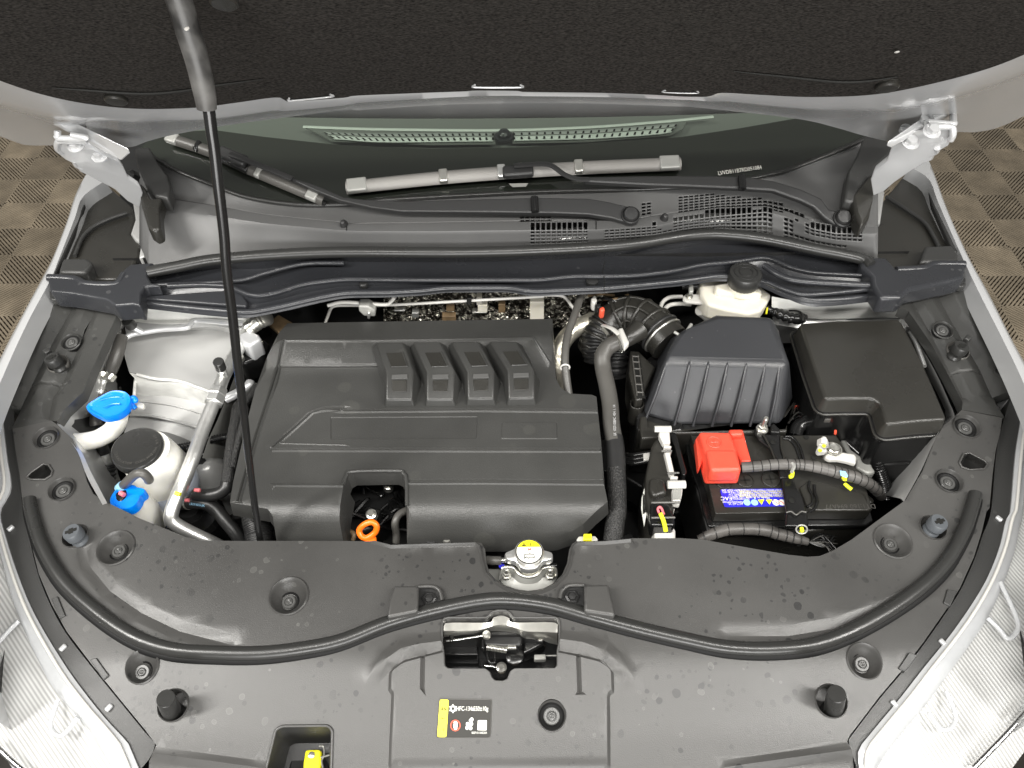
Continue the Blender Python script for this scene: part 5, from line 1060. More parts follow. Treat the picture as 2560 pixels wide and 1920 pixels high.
lathe('canister', [(.05, -.08), (.05, .0), (.044, .01), (.02, .014), (0, .014)], P(*uv('K', 1420, 1360), .74), (0, 0, 1), M_['gloss'], h, ns=30)
lathe('canister_cap', [(.02, .014), (.018, .024), (0, .025)], P(*uv('K', 1420, 1360), .74), (0, 0, 1), M_['dark'], h, ns=20)
h = thing('ribbed_air_duct', 'black finely ribbed flexible duct beneath the lower left corner of the engine cover', 'duct', P(*uv('G', 1640, 100), .83))
tube('duct', [P(u, v, z) for (u, v), z in zip(px('G', 1640, -40, 1645, 50, 1660, 120, 1670, 200, 1680, 260), (.845, .84, .835, .83, .82))], .0196, M_['dark'], h, ns=24, rib=(.0035, .0006))
h = thing('engine_sensor_cluster', 'black bracket and bolts at the rear left of the engine cover', 'bracket', P(*uv('D', 1620, 600), .86))
slab('bracket', px('D', 1540, 540, 1640, 560, 1700, 520, 1730, 560, 1690, 640, 1560, 690, 1500, 640), .885, .05, M_['gloss'], h, bevel=.006)
lathe('bolt', [(.009, 0), (.009, .004), (.006, .005), (.006, .012), (0, .012)], P(*uv('D', 1660, 560), .889), (0, -.2, 1), M_['zinc'], h, ns=6); lathe('bolt', [(.006, 0), (.006, .008), (0, .008)], P(*uv('D', 1555, 665), .889), (0, -.2, 1), M_['zinc'], h, ns=6)
slab('rusty_plate', px('D', 1720, 430, 1790, 375, 1885, 430, 1800, 500), .875, .01, M_['brown'], h, bevel=.002)
tube('short_pipe', [P(u, v, z) for (u, v), z in zip(px('D', 1450, 920, 1530, 880, 1600, 830, 1610, 815), (.86, .865, .87, .87))], .008, M_['hinge'], h, ns=12)
# ================= ENGINE COVER =================
ec = thing('engine_cover', 'large grey black plastic engine cover with four raised fins in the middle of the bay', 'engine cover', (0, .75, .85))
HCY = [(.545, .850), (.558, .876), (.570, .896), (.583, .908), (.598, .913), (.70, .915), (.835, .915), (.843, .916), (.885, .934), (.895, .936), (.95, .928)]
def HC(x, y): return lin(HCY, y)-.03*max(0, (abs(x+.10)-.27))**1*.6
cov = [(719, 808), (697, 832), (669, 889), (638, 974), (614, 1068), (583, 1204), (575, 1256), (638, 1266), (669, 1272), (682, 1290), (690, 1345)]+px('S', 135, 742, 100, 560, 105, 440, 140, 240, 165, 175, 220, 138, 610, 132, 660, 155, 688, 210, 694, 440, 694, 735)+ \
      [(1355, 1346), (1395, 1343), (1430, 1330), (1458, 1310), (1488, 1280), (1519, 1254), (1511, 1215), (1503, 1107), (1491, 992), (1480, 987), (1425, 984), (1402, 970), (1390, 947), (1383, 858), (1381, 797)]
ef = [('line', [(708, 850), (694, 915), (668, 1000), (640, 1085), (594, 1252)], .0024, -.003), ('line', [(714, 850), (700, 917), (674, 1002), (646, 1087), (600, 1253)], .0024, .0022), ('line', px('W', 585, 968, 1298, 970), .0022, -.003), ('line', px('W', 588, 974, 1298, 976), .0022, .0022),
      ('line', px('D', 1750, 1225, 1985, 1010, 2040, 985, 2100, 972, 2212, 970)+px('E', 0, 990, 300, 985, 900, 982, 1655, 990), .0022, -.003), ('line', px('D', 1800, 1205, 2010, 1015, 2060, 1000, 2110, 994, 2212, 992)+px('E', 0, 1005, 900, 998, 1655, 1006), .0022, .0022),
      ('line', px('D', 1800, 1205, 2212, 1215), .0015, .001), ('line', px('D', 1768, 1468, 2212, 1470), .002, -.0028), ('line', px('D', 1768, 1478, 2212, 1481), .002, .002),
      ('line', px('E', 432, 1442, 900, 1440, 1690, 1444), .002, -.0028), ('line', px('E', 432, 1465, 900, 1463, 1692, 1470), .002, .002),
      ('poly', px('D', 2125, 1035, 2212, 1035)+px('E', 60, 1035, 885, 1030, 880, 1175, 0, 1178)+px('D', 2125, 1180), .0012, -.0012, .003), ('poly', px('E', 1040, 1072, 1395, 1072, 1398, 1178, 1036, 1178), .0012, .0012, .003),
      ('line', px('D', 1790, 705, 2212, 705)+px('E', 0, 703, 245, 703), .003, -.002), ('line', px('D', 1810, 545, 2212, 545)+px('E', 0, 542, 225, 545, 1240, 528, 1340, 700), .003, .0015), ('line', px('E', 1245, 535, 1345, 690), .003, .003)]
sheet('cover_body', cov, HC, M_['cover'], ec, feats=ef, res=.012, t=.03, draft=.004, bevel=.0025, rnd=0, ang=28)
tube('notch_lip', [GZ.hit(u, v, HC)+Z3*.001 for u, v in px('S', 140, 240, 165, 175, 220, 138, 610, 132, 660, 155, 688, 210, 694, 440)], .0028, M_['cover'], ec, ns=10)
for s, pts in ((-1, px('S', 140, 240, 100, 440, 100, 560, 135, 742)),):
    a = [GZ.hit(u, v, HC) for u, v in pts]; loft('notch_wall', [a, [p+X3*.008-Z3*.05 for p in a]], M_['cover'], ec)
a = [GZ.hit(u, v, HC) for u, v in px('S', 140, 240, 165, 175, 220, 138, 610, 132, 660, 155, 688, 210)]; loft('notch_wall', [a, [p-Z3*.035 for p in a]], M_['cover'], ec)
for i, (xl, xr, bl, br, fl_, fr__, yt, yb, yf) in enumerate(((225, 405, 300, 470, 295, 463, 555, 742, 926), (470, 642, 560, 735, 557, 727, 552, 742, 926), (716, 890, 820, 990, 822, 988, 550, 738, 920), (960, 1132, 1080, 1246, 1084, 1249, 547, 732, 917))):
    zt, zb_, zf = .944, .947, .929
    Tp = [P(*uv('E', xl+6, yt+2), zt), P(*uv('E', xr, yt), zt), P(*uv('E', br, yb-4), zb_), P(*uv('E', fr__, yf-3), zf), P(*uv('E', fl_, yf), zf), P(*uv('E', bl, yb+2), zb_)]
    ofs = [Vector((-.010, .003, 0)), Vector((.012, .003, 0)), Vector((.011, 0, 0)), Vector((.003, -.003, 0)), Vector((-.003, -.003, 0)), Vector((-.009, 0, 0))]
    Bt = [Vector((p.x+o_.x, p.y+o_.y, min(p.z-.008, HC(p.x, p.y)-.002))) for p, o_ in zip(Tp, ofs)]
    vs = Tp+Bt; fs = [(5, 2, 1, 0), (4, 3, 2, 5)]+[(j, (j+1) % 6, (j+1) % 6+6, j+6) for j in range(6)]
    f_ = mk('fin', vs, [tuple(reversed(f)) for f in fs] if 0 else fs, M_['cover'], ec, bevel=.0022, ang=28)
    bm = bmesh.new(); bm.from_mesh(f_.data); bmesh.ops.recalc_face_normals(bm, faces=bm.faces); bm.to_mesh(f_.data); bm.free()
    def onf(a, b, c, d, s, t): return a.lerp(b, s).lerp(d.lerp(c, s), t)
    def patch(nm, a, b, c, d, s0, s1, t0, t1, mt, h, dp=.0012):
        q = [onf(a, b, c, d, s, t)+h for s, t in ((s0, t0), (s1, t0), (s1, t1), (s0, t1))]
        return hull(nm, q, [p-h*2 for p in q], mt, f_, bevel=.0006)
    n1 = (Tp[2]-Tp[5]).cross(Tp[0]-Tp[5]).normalized()*.0012; n2 = (Tp[3]-Tp[4]).cross(Tp[5]-Tp[4]).normalized()*.0012
    patch('upper_inset', Tp[0], Tp[1], Tp[2], Tp[5], .24, .84, .38, .86, M_['fuse'], n1); 
    tube('inset_edge', [onf(Tp[0], Tp[1], Tp[2], Tp[5], s, t)+n1*1.1 for s, t in ((.84, .36), (.84, .87), (.24, .87))], .0012, M_['cover'], f_, ns=6, raw=True)
    patch('upper_tab', Tp[5], Tp[2], Tp[3], Tp[4], .2, .8, .12, .28, M_['clip'], n2*1.5); patch('lower_inset', Tp[5], Tp[2], Tp[3], Tp[4], .22, .78, .32, .72, M_['fuse'], n2)
# things in the front notch
ds = thing('dipstick', 'bright orange oval oil dipstick handle at the front of the engine cover', 'dipstick', P(*uv('S', 355, 700), .87))
rg = crv([P(u, v, z) for (u, v), z in zip(px('S', 290, 700, 275, 650, 320, 600, 385, 580, 425, 610, 420, 660, 380, 700, 330, 720), (.888, .893, .9, .903, .9, .893, .888, .886))], 5, True)
tube('ring', rg+[rg[0], rg[1]], .0043, M_['orange'], ds, ns=14, raw=True, caps=False)
slab('handle_stem', px('S', 330, 712, 420, 690, 425, 760, 410, 800, 290, 800), .886, .008, M_['orange'], ds, bevel=.003)
nb = thing('engine_front_bracket', 'black engine parts with two zinc hex bolts in the cover notch', 'engine bracket', P(*uv('S', 400, 450), .84))
slab('bracket_plate', px('S', 330, 470, 350, 430, 470, 470, 440, 540, 340, 530), .855, .02, M_['gloss'], nb, bevel=.003)
slab('engine_top', px('S', 150, 200, 680, 200, 690, 420, 560, 520, 480, 600, 200, 700, 150, 500), .80, .05, M_['dark'], nb, bevel=.006)
for x, y, z in ((525, 255, .845), (378, 508, .868)):
    c = P(*uv('S', x, y), z); b = lathe('bolt_washer', [(.0078, -.012), (.0078, 0), (.006, .001)], c, (0, -.15, 1), M_['zinc'], nb, ns=24); lathe('hex_head', [(.0055, 0), (.0055, .0045), (.0048, .0055), (0, .0055)], c, (0, -.15, 1), M_['zinc'], b, ns=6)
random.seed(3)
for k in range(14):
    x, y = random.uniform(200, 640), random.uniform(240, 640); a = P(*uv('S', x, y), random.uniform(.80, .83)); tube('loom_wire', [a, a+Vector((random.uniform(-.03, .03), random.uniform(-.03, .03), .01)), a+Vector((random.uniform(-.05, .05), random.uniform(-.05, .05), -.01))], random.uniform(.0015, .004), M_['gloss'], nb, ns=6)
tube('vacuum_hose', [P(u, v, z) for (u, v), z in zip(px('S', 760, 470, 690, 480, 620, 520, 590, 590, 600, 680, 600, 760), (.86, .868, .87, .865, .85, .84))], .0056, M_['hose'], nb, ns=14)
tube('loop', [P(u, v, z) for (u, v), z in zip(px('S', 130, 665, 200, 665, 228, 690, 220, 740), (.85, .855, .855, .85))], .0035, M_['brown'], nb, ns=8)
lathe('sensor_nut', [(.007, -.01), (.007, .003), (.005, .006), (0, .006)], P(*uv('S', 1045, 740), .868), (0, -.2, 1), M_['zinc'], nb, ns=8)
slab('connector', px('S', 865, 728, 940, 728, 940, 760, 865, 760), .87, .01, M_['dark'], nb, bevel=.001)
yt = thing('yellow_tagged_fitting', 'grey white plastic fitting with yellow tab behind the shroud edge', 'fitting', P(*uv('H', 1590, 160), .88))
slab('fitting', px('H', 1520, 178, 1535, 155, 1640, 152, 1660, 175, 1650, 190, 1525, 190), .90, .012, M_['white'], yt, bevel=.003); slab('yellow_tab', px('H', 1566, 138, 1620, 138, 1620, 178, 1566, 178), .91, .012, M_['yellow'], yt, bevel=.0015)
# ================= RADIATOR CAP AND NECK =================
rcp = thing('radiator_cap', 'metal radiator cap with two lobes and round yellow and white warning label', 'radiator cap', P(*uv('S', 1765, 870), .90))
cpx_ = px('S', 1556, 850, 1640, 810, 1690, 760, 1765, 740, 1840, 765, 1885, 820, 1960, 845, 1975, 870, 1965, 905, 1890, 925, 1860, 955, 1830, 985, 1765, 998, 1700, 985, 1670, 950, 1640, 925, 1570, 905, 1558, 880)
tp = [p for p in crv(PP(cpx_, .915), 4, True)]; cc = P(*uv('S', 1766, 855), .915)
loft('cap_body', [[p-Z3*.011 for p in tp], [p-Z3*.003 for p in tp], [p+(cc-p)*.03 for p in tp], [p+(cc-p)*.08+Z3*.0005 for p in tp], [cc+Z3*.0005 for p in tp]], M_['alu'], rcp, closed=True, ang=45)
R_ = .0182
lathe('cap_dome', [(R_*1.12, 0), (R_*1.08, .003), (R_*1.0, .0045), (0, .0045)], cc, (0, 0, 1), M_['zinc'], rcp, ns=44)
lathe('black_ring', [(R_*.98, .0046), (R_*.98, .0052), (0, .0052)], cc, (0, 0, 1), M_['ink'], rcp, ns=44)
lb = lathe('warning_label', [(R_*.92, .0053), (R_*.92, .0056), (0, .0056)], cc, (0, 0, 1), M_['print'], rcp, ns=44)
z0 = cc+Z3*.0059
y0_ = .35; a0 = math.asin(y0_/.92)
ys = [z0+Vector((R_*.91*math.cos(a), R_*.91*math.sin(a), 0)) for a in [a0+(math.pi-2*a0)*i/20 for i in range(21)]]; mk('yellow_field', ys, [tuple(range(21))], M_['yellow'], lb)
def flat(nm, pts, o, sx, mt, par, dz=.0003, xd=X3, yd=Y3): return mk(nm, [o+xd*(a*sx)+yd*(b*sx)+Z3*dz for a, b in pts], [tuple(range(len(pts)))], mt, par)
flat('warning_triangle', [(-.55, .42), (-.2, .42), (-.375, .72)], z0, R_, M_['ink'], lb); flat('exclamation', [(-.395, .5), (-.355, .5), (-.36, .62), (-.39, .62)], z0, R_, M_['yellow'], lb, .0006)
for x in (.0, .22): tube('book_symbol', [z0+Vector((R_*(x+a), R_*b, .0002)) for a, b in ((-.08, .44), (.1, .44), (.1, .66), (-.08, .66), (-.08, .44))], .0003, M_['ink'], lb, ns=5, raw=True)
tube('radiator_symbol', [z0+Vector((R_*a, R_*b, .0002)) for a, b in ((-.35, -.6), (-.35, -.25), (.35, -.25), (.35, -.6), (.22, -.45), (.12, -.6), (.02, -.45), (-.08, -.6), (-.2, -.45), (-.35, -.6))], .0006, M_['ink'], lb, ns=6, raw=True)
tube('red_cross', [z0+Vector((R_*a, R_*b, .0002)) for a, b in ((-.1, .25), (.15, .05))], .0005, M_['redprint'], lb, ns=6, raw=True, n=2); tube('red_cross', [z0+Vector((R_*a, R_*b, .0002)) for a, b in ((.15, .25), (-.1, .05))], .0005, M_['redprint'], lb, ns=6, raw=True, n=2)
flat('vent_symbol', [(-.1, .1), (.15, .1), (.1, .22), (-.05, .22)], z0, R_, M_['redprint'], lb, .0001); flat('vent_symbol', [(-.05, -.18), (.1, -.18), (.1, -.14), (-.05, -.14)], z0, R_, M_['ink'], lb, .0001)
rn = thing('radiator_neck', 'bare metal radiator filler neck clamp with two studs beneath the radiator cap', 'filler neck', P(*uv('S', 1765, 1080), .87))
lathe('neck', [(.017, -.05), (.017, -.004), (.02, -.002), (.02, .0)], cc-Z3*.012, (0, 0, 1), M_['zinc'], rn, ns=36)
top_ = px('S', 1520, 985, 1560, 975, 1625, 978, 1655, 1010, 1690, 1045, 1760, 1062, 1830, 1045, 1870, 1005, 1900, 980, 1975, 978, 2000, 1000, 2003, 1060)
bot_ = px('S', 1500, 1085, 1560, 1062, 1620, 1065, 1660, 1100, 1700, 1118, 1765, 1125, 1830, 1115, 1860, 1095, 1900, 1060, 1975, 1058, 2005, 1060, 2010, 1075)
a = resamp(crv(PP(top_, .885), 4), 40); b = resamp(crv(PP(bot_, .872), 4), 40); c = resamp(crv(PP(px('S', 1500, 1085, 1560, 1140, 1640, 1180, 1765, 1190, 1880, 1175, 1960, 1130, 2010, 1075), .866), 4), 40)
loft('clamp_plate', [[p-Z3*.01 for p in a], a, b, c], M_['grey'], rn, ang=30); tube('plate_edge', a, .0022, M_['zinc'], rn, ns=8, raw=True)
for x in (1567, 1950):
    c0 = P(*uv('S', x, 1050), .878); lathe('stud_nut', [(.0066, -.002), (.0066, .003), (.0048, .004), (.0048, .009), (.0033, .010), (.0033, .018), (0, .018)], c0, (0, .0, 1), M_['zinc'], rn, ns=6)
ov = thing('overflow_hose', 'short grey overflow hose stub left of the radiator cap', 'hose', P(*uv('S', 1450, 920), .89))
tube('hose_end', [P(*uv('S', 1395, 915), .885), P(*uv('S', 1460, 918), .889), P(*uv('S', 1520, 918), .889)], .006, M_['hose'], ov, ns=18)
tube('metal_spout', [P(*uv('S', 1510, 915), .889), P(*uv('S', 1600, 915), .89), P(*uv('S', 1660, 915), .89)], .0034, M_['zinc'], ov, ns=12)
tube('lower_rail', [P(*uv('S', 1500, 962), .876), P(*uv('S', 1700, 962), .876), P(*uv('S', 2010, 962), .876)], .0035, M_['gloss'], ov, ns=10); lathe('blue_paint_dot', [(.004, 0), (.004, .001), (0, .001)], P(*uv('S', 1525, 968), .885), (0, 0, 1), M_['labelblue'], ov, ns=8)
slab('support', px('S', 1395, 985, 1515, 985, 1520, 1130, 1480, 1120, 1420, 1050), .862, .02, M_['grey'], ov, bevel=.003)
# ================= HOOD LATCH =================
lt = thing('hood_latch', 'black hood latch mechanism with pale steel plate in the shroud opening', 'hood latch', P(*uv('R', 1100, 600), .86))
def rr(nm, pts, z, t, m, bev=.0015): return slab(nm, px('R', *pts), z, t, M_[m], lt, bevel=bev)
loft('steel_plate', [resamp(crv([GZ.hit(u, v, z) for u, v in px('R', *p)], 4), 40) for z, p in ((.887, (330, 360, 400, 315, 960, 310, 1000, 250, 1130, 215, 1240, 255, 1280, 310, 1850, 310, 1900, 380)), (.885, (330, 430, 500, 425, 800, 420, 960, 370, 1130, 340, 1280, 370, 1450, 430, 1700, 440, 1900, 450)), (.876, (330, 480, 500, 470, 780, 450, 900, 400, 1130, 400, 1330, 420, 1420, 480, 1700, 490, 1900, 520)), (.845, (330, 560, 500, 560, 800, 520, 900, 480, 1130, 470, 1330, 500, 1420, 560, 1700, 580, 1900, 620)))], M_['zinc'], lt)
rr('latch_housing', (850, 410, 970, 410, 1320, 400, 1420, 500, 1400, 640, 1190, 650, 900, 640, 850, 560), .862, .04, 'dark', .004)
slab('latch_back', px('R', 290, 560, 1960, 560, 1960, 1200, 290, 1200), .80, .02, M_['gloss'], lt, bevel=.002)
rr('latch_box', (330, 480, 800, 480, 800, 760, 330, 760), .835, .03, 'gloss'); rr('latch_box', (1420, 470, 1760, 470, 1750, 600, 1420, 760), .845, .03, 'gloss', .004)
rr('hook', (390, 395, 440, 395, 460, 410, 460, 560, 430, 560, 395, 470), .872, .006, 'ink'); rr('square_eye', (848, 420, 965, 412, 970, 520, 850, 525), .868, .004, 'dark')
tube('pull_rod', [P(*uv('R', 330, 570), .868), P(*uv('R', 500, 555), .87), P(*uv('R', 700, 525), .872), P(*uv('R', 900, 490), .874)], .0017, M_['chrome'], lt, ns=8)
lathe('rod_end', [(.005, -.003), (.006, 0), (.005, .003), (0, .004)], P(*uv('R', 920, 485), .874), (0, 0, 1), M_['zinc'], lt, ns=12)
tube('spring_wire', PP(px('R', 330, 568, 450, 565), .866), .0012, M_['chrome'], lt, ns=6)
c0, c1 = P(*uv('R', 930, 650), .86), P(*uv('R', 1200, 690), .86); d = (c1-c0); L = d.length; d.normalize(); s_ = d.cross(Z3)
tube('coil_spring', [c0+d*(L*k/120)+s_*(.004*math.cos(k*.7))+Z3*(.004*math.sin(k*.7)) for k in range(121)], .0008, M_['zinc'], lt, ns=5, raw=True)
rr('pawl', (1210, 610, 1330, 615, 1335, 670, 1205, 672), .862, .006, 'zinc'); tube('lower_lever', PP(px('R', 890, 905, 1000, 920, 1100, 940, 1170, 945), .848), .0021, M_['chrome'], lt, ns=8)
lathe('lever_pivot', [(.007, 0), (.007, .004), (.004, .006), (0, .006)], P(*uv('R', 1125, 945), .845), (0, 0, 1), M_['zinc'], lt, ns=16); lathe('pivot_boss', [(.012, 0), (.012, .006), (.008, .008), (0, .008)], P(*uv('R', 1310, 785), .84), (0, 0, 1), M_['gloss'], lt, ns=20)
tube('catch', PP(px('R', 945, 680, 930, 760, 960, 850, 1010, 870, 1035, 840, 1030, 700), .85), .0022, M_['gloss'], lt, ns=8); rr('cable_end', (1578, 750, 1740, 745, 1745, 820, 1580, 825), .84, .01, 'grey'); tube('cable', PP(px('R', 1740, 770, 1890, 768), .836), .001, M_['grey'], lt, ns=6)
rr('striker_guide', (850, 530, 880, 530, 890, 670, 850, 670), .868, .01, 'gloss'); rr('side_slot', (1590, 480, 1700, 480, 1740, 520, 1690, 590, 1590, 560), .853, .006, 'dark'); tube('slot_clip', PP(px('R', 1610, 510, 1680, 505, 1690, 550, 1640, 560), .857), .001, M_['zinc'], lt, ns=6)
# yellow switch in the front pocket
sw = thing('yellow_release_connector', 'yellow plastic connector with wire clip in the lower front pocket', 'connector', P(*uv('G', 2000, 1590), .81))
yz = .815; (ya, yb) = (None, None)
slab('base', px('G', 1870, 1540, 2110, 1530, 2120, 1720, 1850, 1720), .803, .02, M_['dark'], sw, bevel=.003)
slab('yellow_body', px('G', 1962, 1528, 2055, 1524, 2066, 1540, 2068, 1610, 2050, 1720, 1945, 1720, 1950, 1610), yz+.01, .012, M_['yellow'], sw, bevel=.003)
lathe('rivet', [(.004, 0), (.004, .001), (.002, .002), (0, .002)], P(*uv('G', 2003, 1563), yz+.0105), (0, 0, 1), M_['zinc'], sw, ns=14)
tube('wire_clip', PP(px('G', 2052, 1505, 2080, 1508, 2084, 1560, 2070, 1600, 2078, 1646), yz+.01), .0012, M_['zinc'], sw, ns=6); tube('wire_clip', PP(px('G', 2062, 1578, 2120, 1562), yz+.01), .0013, M_['zinc'], sw, ns=6)
# ================= REFRIGERANT LABEL =================
lbq = px('U', 480, 190, 1830, 200, 1885, 280, 1830, 1235, 1780, 1280, 380, 1270, 350, 1220, 415, 260)
rl = thing('refrigerant_label', 'dark sticker with yellow strip and the text HFC-134a 550±10g on the shroud', 'sticker', GZ.hit(*uv('U', 1100, 730), HS))
HL1 = lambda x, y: HS(x, y)+.0052
def UL(*a, h=.0): return [GZ.hit(u, v, lambda x, y: HS(x, y)+.0052+h) for u, v in px('U', *a)]
o_ = rounded(UL(430, 190, 1875, 205, 1830, 1262, 350, 1262), .003)
hull('sticker_base', o_, [p-Z3*.002 for p in o_], M_['labeldark'], rl, bevel=.0003); tube('sticker_border', o_+[o_[0]], .0004, M_['hose'], rl, ns=5, raw=True)
q = rounded(UL(438, 205, 685, 210, 620, 1250, 362, 1245, h=.0004), .0025); mk('yellow_strip', q, [tuple(range(len(q)))], M_['yellow'], rl)
xd = (UL(1400, 700)[0]-UL(800, 700)[0]).normalized(); yd = (UL(1100, 300)[0]-UL(1080, 900)[0]).normalized(); zz = .0008
pxm = (UL(1400, 700)[0]-UL(800, 700)[0]).length/600
text('refrigerant_print', 'HFC-134a', UL(1135, 465, h=zz)[0], xd, yd, 165*pxm, M_['print'], rl, sx=.72); text('refrigerant_print', '550±10g', UL(1570, 465, h=zz)[0], xd, yd, 165*pxm, M_['print'], rl, sx=.72)
text('part_number', '8207101XKE20A', UL(1530, 1130, h=zz)[0], xd, yd, 75*pxm, M_['print'], rl, sx=.8)
text('warning_print', '!', UL(505, 470, h=zz+.0003)[0], xd, yd, 60*pxm, M_['yellow'], rl)
def flat2(nm, pts, m, h=zz): q = UL(*pts, h=h); return mk(nm, q, [tuple(reversed(range(len(q))))], M_[m], rl)
flat2('warning_triangle', (465, 500, 520, 410, 535, 500), 'ink'); flat2('warning_triangle', (555, 495, 570, 405, 615, 500), 'ink'); flat2('arrow_mark', (470, 745, 490, 715, 570, 725, 570, 735, 500, 745), 'ink'); flat2('flame_mark', (530, 1060, 545, 1010, 555, 1060), 'ink')
star = []
for k in range(24):
    r = (130 if k % 4 == 0 else 95 if k % 2 else 88); a = math.pi*2*k/24; star += [800+r*.9*math.sin(a), 460-r*math.cos(a)]
flat2('snowflake_symbol', star, 'print'); flat2('snowflake_centre', [c for k in range(16) for c in (800+42*math.cos(k*math.pi/8), 460+45*math.sin(k*math.pi/8))], 'labeldark', zz+.0002)
rr_ = [GZ.hit(u, v, lambda x, y: HS(x, y)+.0058) for u, v in px('U', *[c for k in range(33) for c in (868+128*math.cos(k*math.pi/16), 925+142*math.sin(k*math.pi/16))])]; tube('prohibition_ring', rr_, 17*pxm, M_['redprint'], rl, ns=6, raw=True, flat=.3)
flat2('hand_symbol', (810, 850, 840, 810, 900, 815, 930, 860, 935, 980, 900, 1040, 840, 1040, 805, 960), 'print'); tube('prohibition_bar', UL(790, 840, 950, 1010, h=.001), 9*pxm, M_['redprint'], rl, ns=6, n=2)
for x, y in ((1190, 990), (1290, 1000), (1205, 885), (1310, 880), (1265, 940), (1290, 790), (1320, 760)): flat2('fan_symbol', [c for k in range(12) for c in (x+48*math.cos(k*math.pi/6), y+55*math.sin(k*math.pi/6))], 'print', zz+random.uniform(0, .0003))
q = rounded(UL(1490, 780, 1738, 780, 1730, 1060, 1475, 1055, h=zz), .001); mk('white_square', q, [tuple(range(len(q)))], M_['print'], rl)
# ================= AIR FILTER BOX =================
af = thing('air_filter_box', 'large black ribbed air filter box with sloped trapezoid top, right of the intake hose', 'air filter box', P(*uv('F', 330, 900), .87))
tpx = px('F', 40, 470, 242, 376, 420, 385, 590, 392, 640, 510, 700, 665, 690, 690, -80, 670, -95, 640, -20, 500)
tz = [.965, .975, .975, .972, .965, .960, .960, .960, .960, .965]
bpx = px('F', -130, 560, 120, 450, 420, 470, 640, 480, 700, 700, 725, 930, 650, 1095, 0, 1100, -250, 1030, -170, 760)
T_ = [P(u, v, z) for (u, v), z in zip(tpx, tz)]; B_ = [P(u, v, .875) for u, v in bpx]
hull('lid', T_, B_, M_['air'], af, bevel=.010, seg=5, ang=30)
for k in range(7):
    xt = -60+k*122+ (20 if k == 0 else 0); a = P(*uv('F', min(xt, 640), 694), .956); b = P(*uv('F', -160+k*122, 1095), .877)
    if k == 0: a = P(*uv('F', -85, 690), .952); b = P(*uv('F', -225, 1060), .877)
    m1 = a.lerp(b, .5)+Z3*.006-Y3*.004; tube('rib', [a+Y3*.004, a.lerp(b, .1)+Z3*.003, m1, b], .0024, M_['air'], af, ns=8)
slab('lower_lip', px('F', -260, 1040, 0, 1108, 665, 1104, 660, 1020, 735, 930, 745, 960, 690, 1040, 690, 1130, 0, 1140, -270, 1120), .878, .06, M_['fuse'], af, bevel=.003)
slab('box_base', px('F', -270, 700, 0, 500, 640, 480, 720, 900, 680, 1120, 0, 1130, -280, 1110), .872, .12, M_['dark'], af, bevel=.004)
inl = slab('side_ladder', px('L', 1080, 885, 1190, 890, 1400, 1090, 1260, 1400, 1240, 1500, 1150, 1510, 1070, 1180), .90, .07, M_['fuse'], af, bevel=.003)
for y in (960, 1030, 1115, 1205, 1310, 1410):
    xo_ = (y-960)*.13; q = px('L', 1115+xo_, y, 1190+xo_, y+4); tube('ladder_rung', PP(q, .902), .0014, M_['hose'], af, ns=6, n=2)
    (u, v), = px('L', 1160+xo_, y+42); box('pocket', Matrix.Translation(P(u, v, .9005)), .013, .012, .001, M_['ink'], af, bevel=0)
for x in (1110, 1185): tube('ladder_rail', PP(px('L', x, 950, x+60, 1450), .902), .0012, M_['hose'], af, ns=6, n=2)
lathe('corner_sleeve', [(.0115, -.04), (.0115, .0), (.0105, .001), (.0095, -.001), (.0095, -.03)], P(*uv('L', 1170, 1555), .885), (0, 0, 1), M_['fuse'], af, ns=26)
slab('latch_tab', px('M', 205, 100, 290, 100, 300, 230, 430, 240, 440, 370, 220, 385, 200, 250), .885, .03, M_['fuse'], af, bevel=.003)
# intake hose
ih = thing('intake_hose', 'thick black rubber intake hose with raised grid ribs and clamp', 'intake hose', P(*uv('L', 1200, 500), .92))
hp = [P(u, v, z) for (u, v), z in zip(px('L', 640, 900, 700, 700, 850, 520, 1050, 450, 1250, 500, 1430, 640, 1580, 800), (.86, .89, .905, .915, .92, .92, .915))]
tube('hose_body', hp, [.028, .029, .030, .031, .032, .034, .035], M_['fuse'], ih, ns=30)
c_ = crv(hp, 8); N_ = len(c_)
def hoop(nm, i, r, t, m): 
    d = (c_[min(i+1, N_-1)]-c_[max(i-1, 0)]).normalized(); f = frame(c_[i], d); pts = [f @ Vector((r*math.cos(a*math.pi/16), r*math.sin(a*math.pi/16), 0)) for a in range(33)]; return tube(nm, pts, t, M_[m], ih, ns=8, raw=True)
for i, r in ((2, .029), (5, .0295), (8, .030), (11, .0305), (19, .0318), (25, .0328), (31, .0338), (37, .0345)): hoop('hoop_rib', min(i, N_-2), r, .0034, 'fuse')
for a_ in (30, 75, 120, 165):
    pts = []
    for i in range(18, 40):
        d = (c_[min(i+1, N_-1)]-c_[i-1]).normalized(); f = frame(c_[i], d, Vector((0, 0, 1))); r = .0318+.0025*(i-18)/22; a = math.radians(a_-100); pts.append(f @ Vector((r*math.cos(a), r*math.sin(a), 0)))
    tube('long_rib', pts, .003, M_['fuse'], ih, ns=8, raw=True)
hoop('hose_clamp', N_-8, .0355, .003, 'hosedark'); hoop('hose_clamp', N_-6, .0360, .0022, 'zinc'); tube('clamp_screw', PP(px('L', 1800, 640, 1850, 560), .965), .003, M_['grey'], ih, ns=8, n=2); tube('clamp_tail', PP(px('L', 1640, 655, 1690, 685), .962), .0025, M_['grey'], ih, ns=8, n=2)
tube('bellows', [P(u, v, z) for (u, v), z in zip(px('L', 760, 560, 680, 680, 660, 830, 700, 1000), (.905, .895, .88, .86))], .025, M_['dark'], ih, ns=26, rib=(.008, .002))
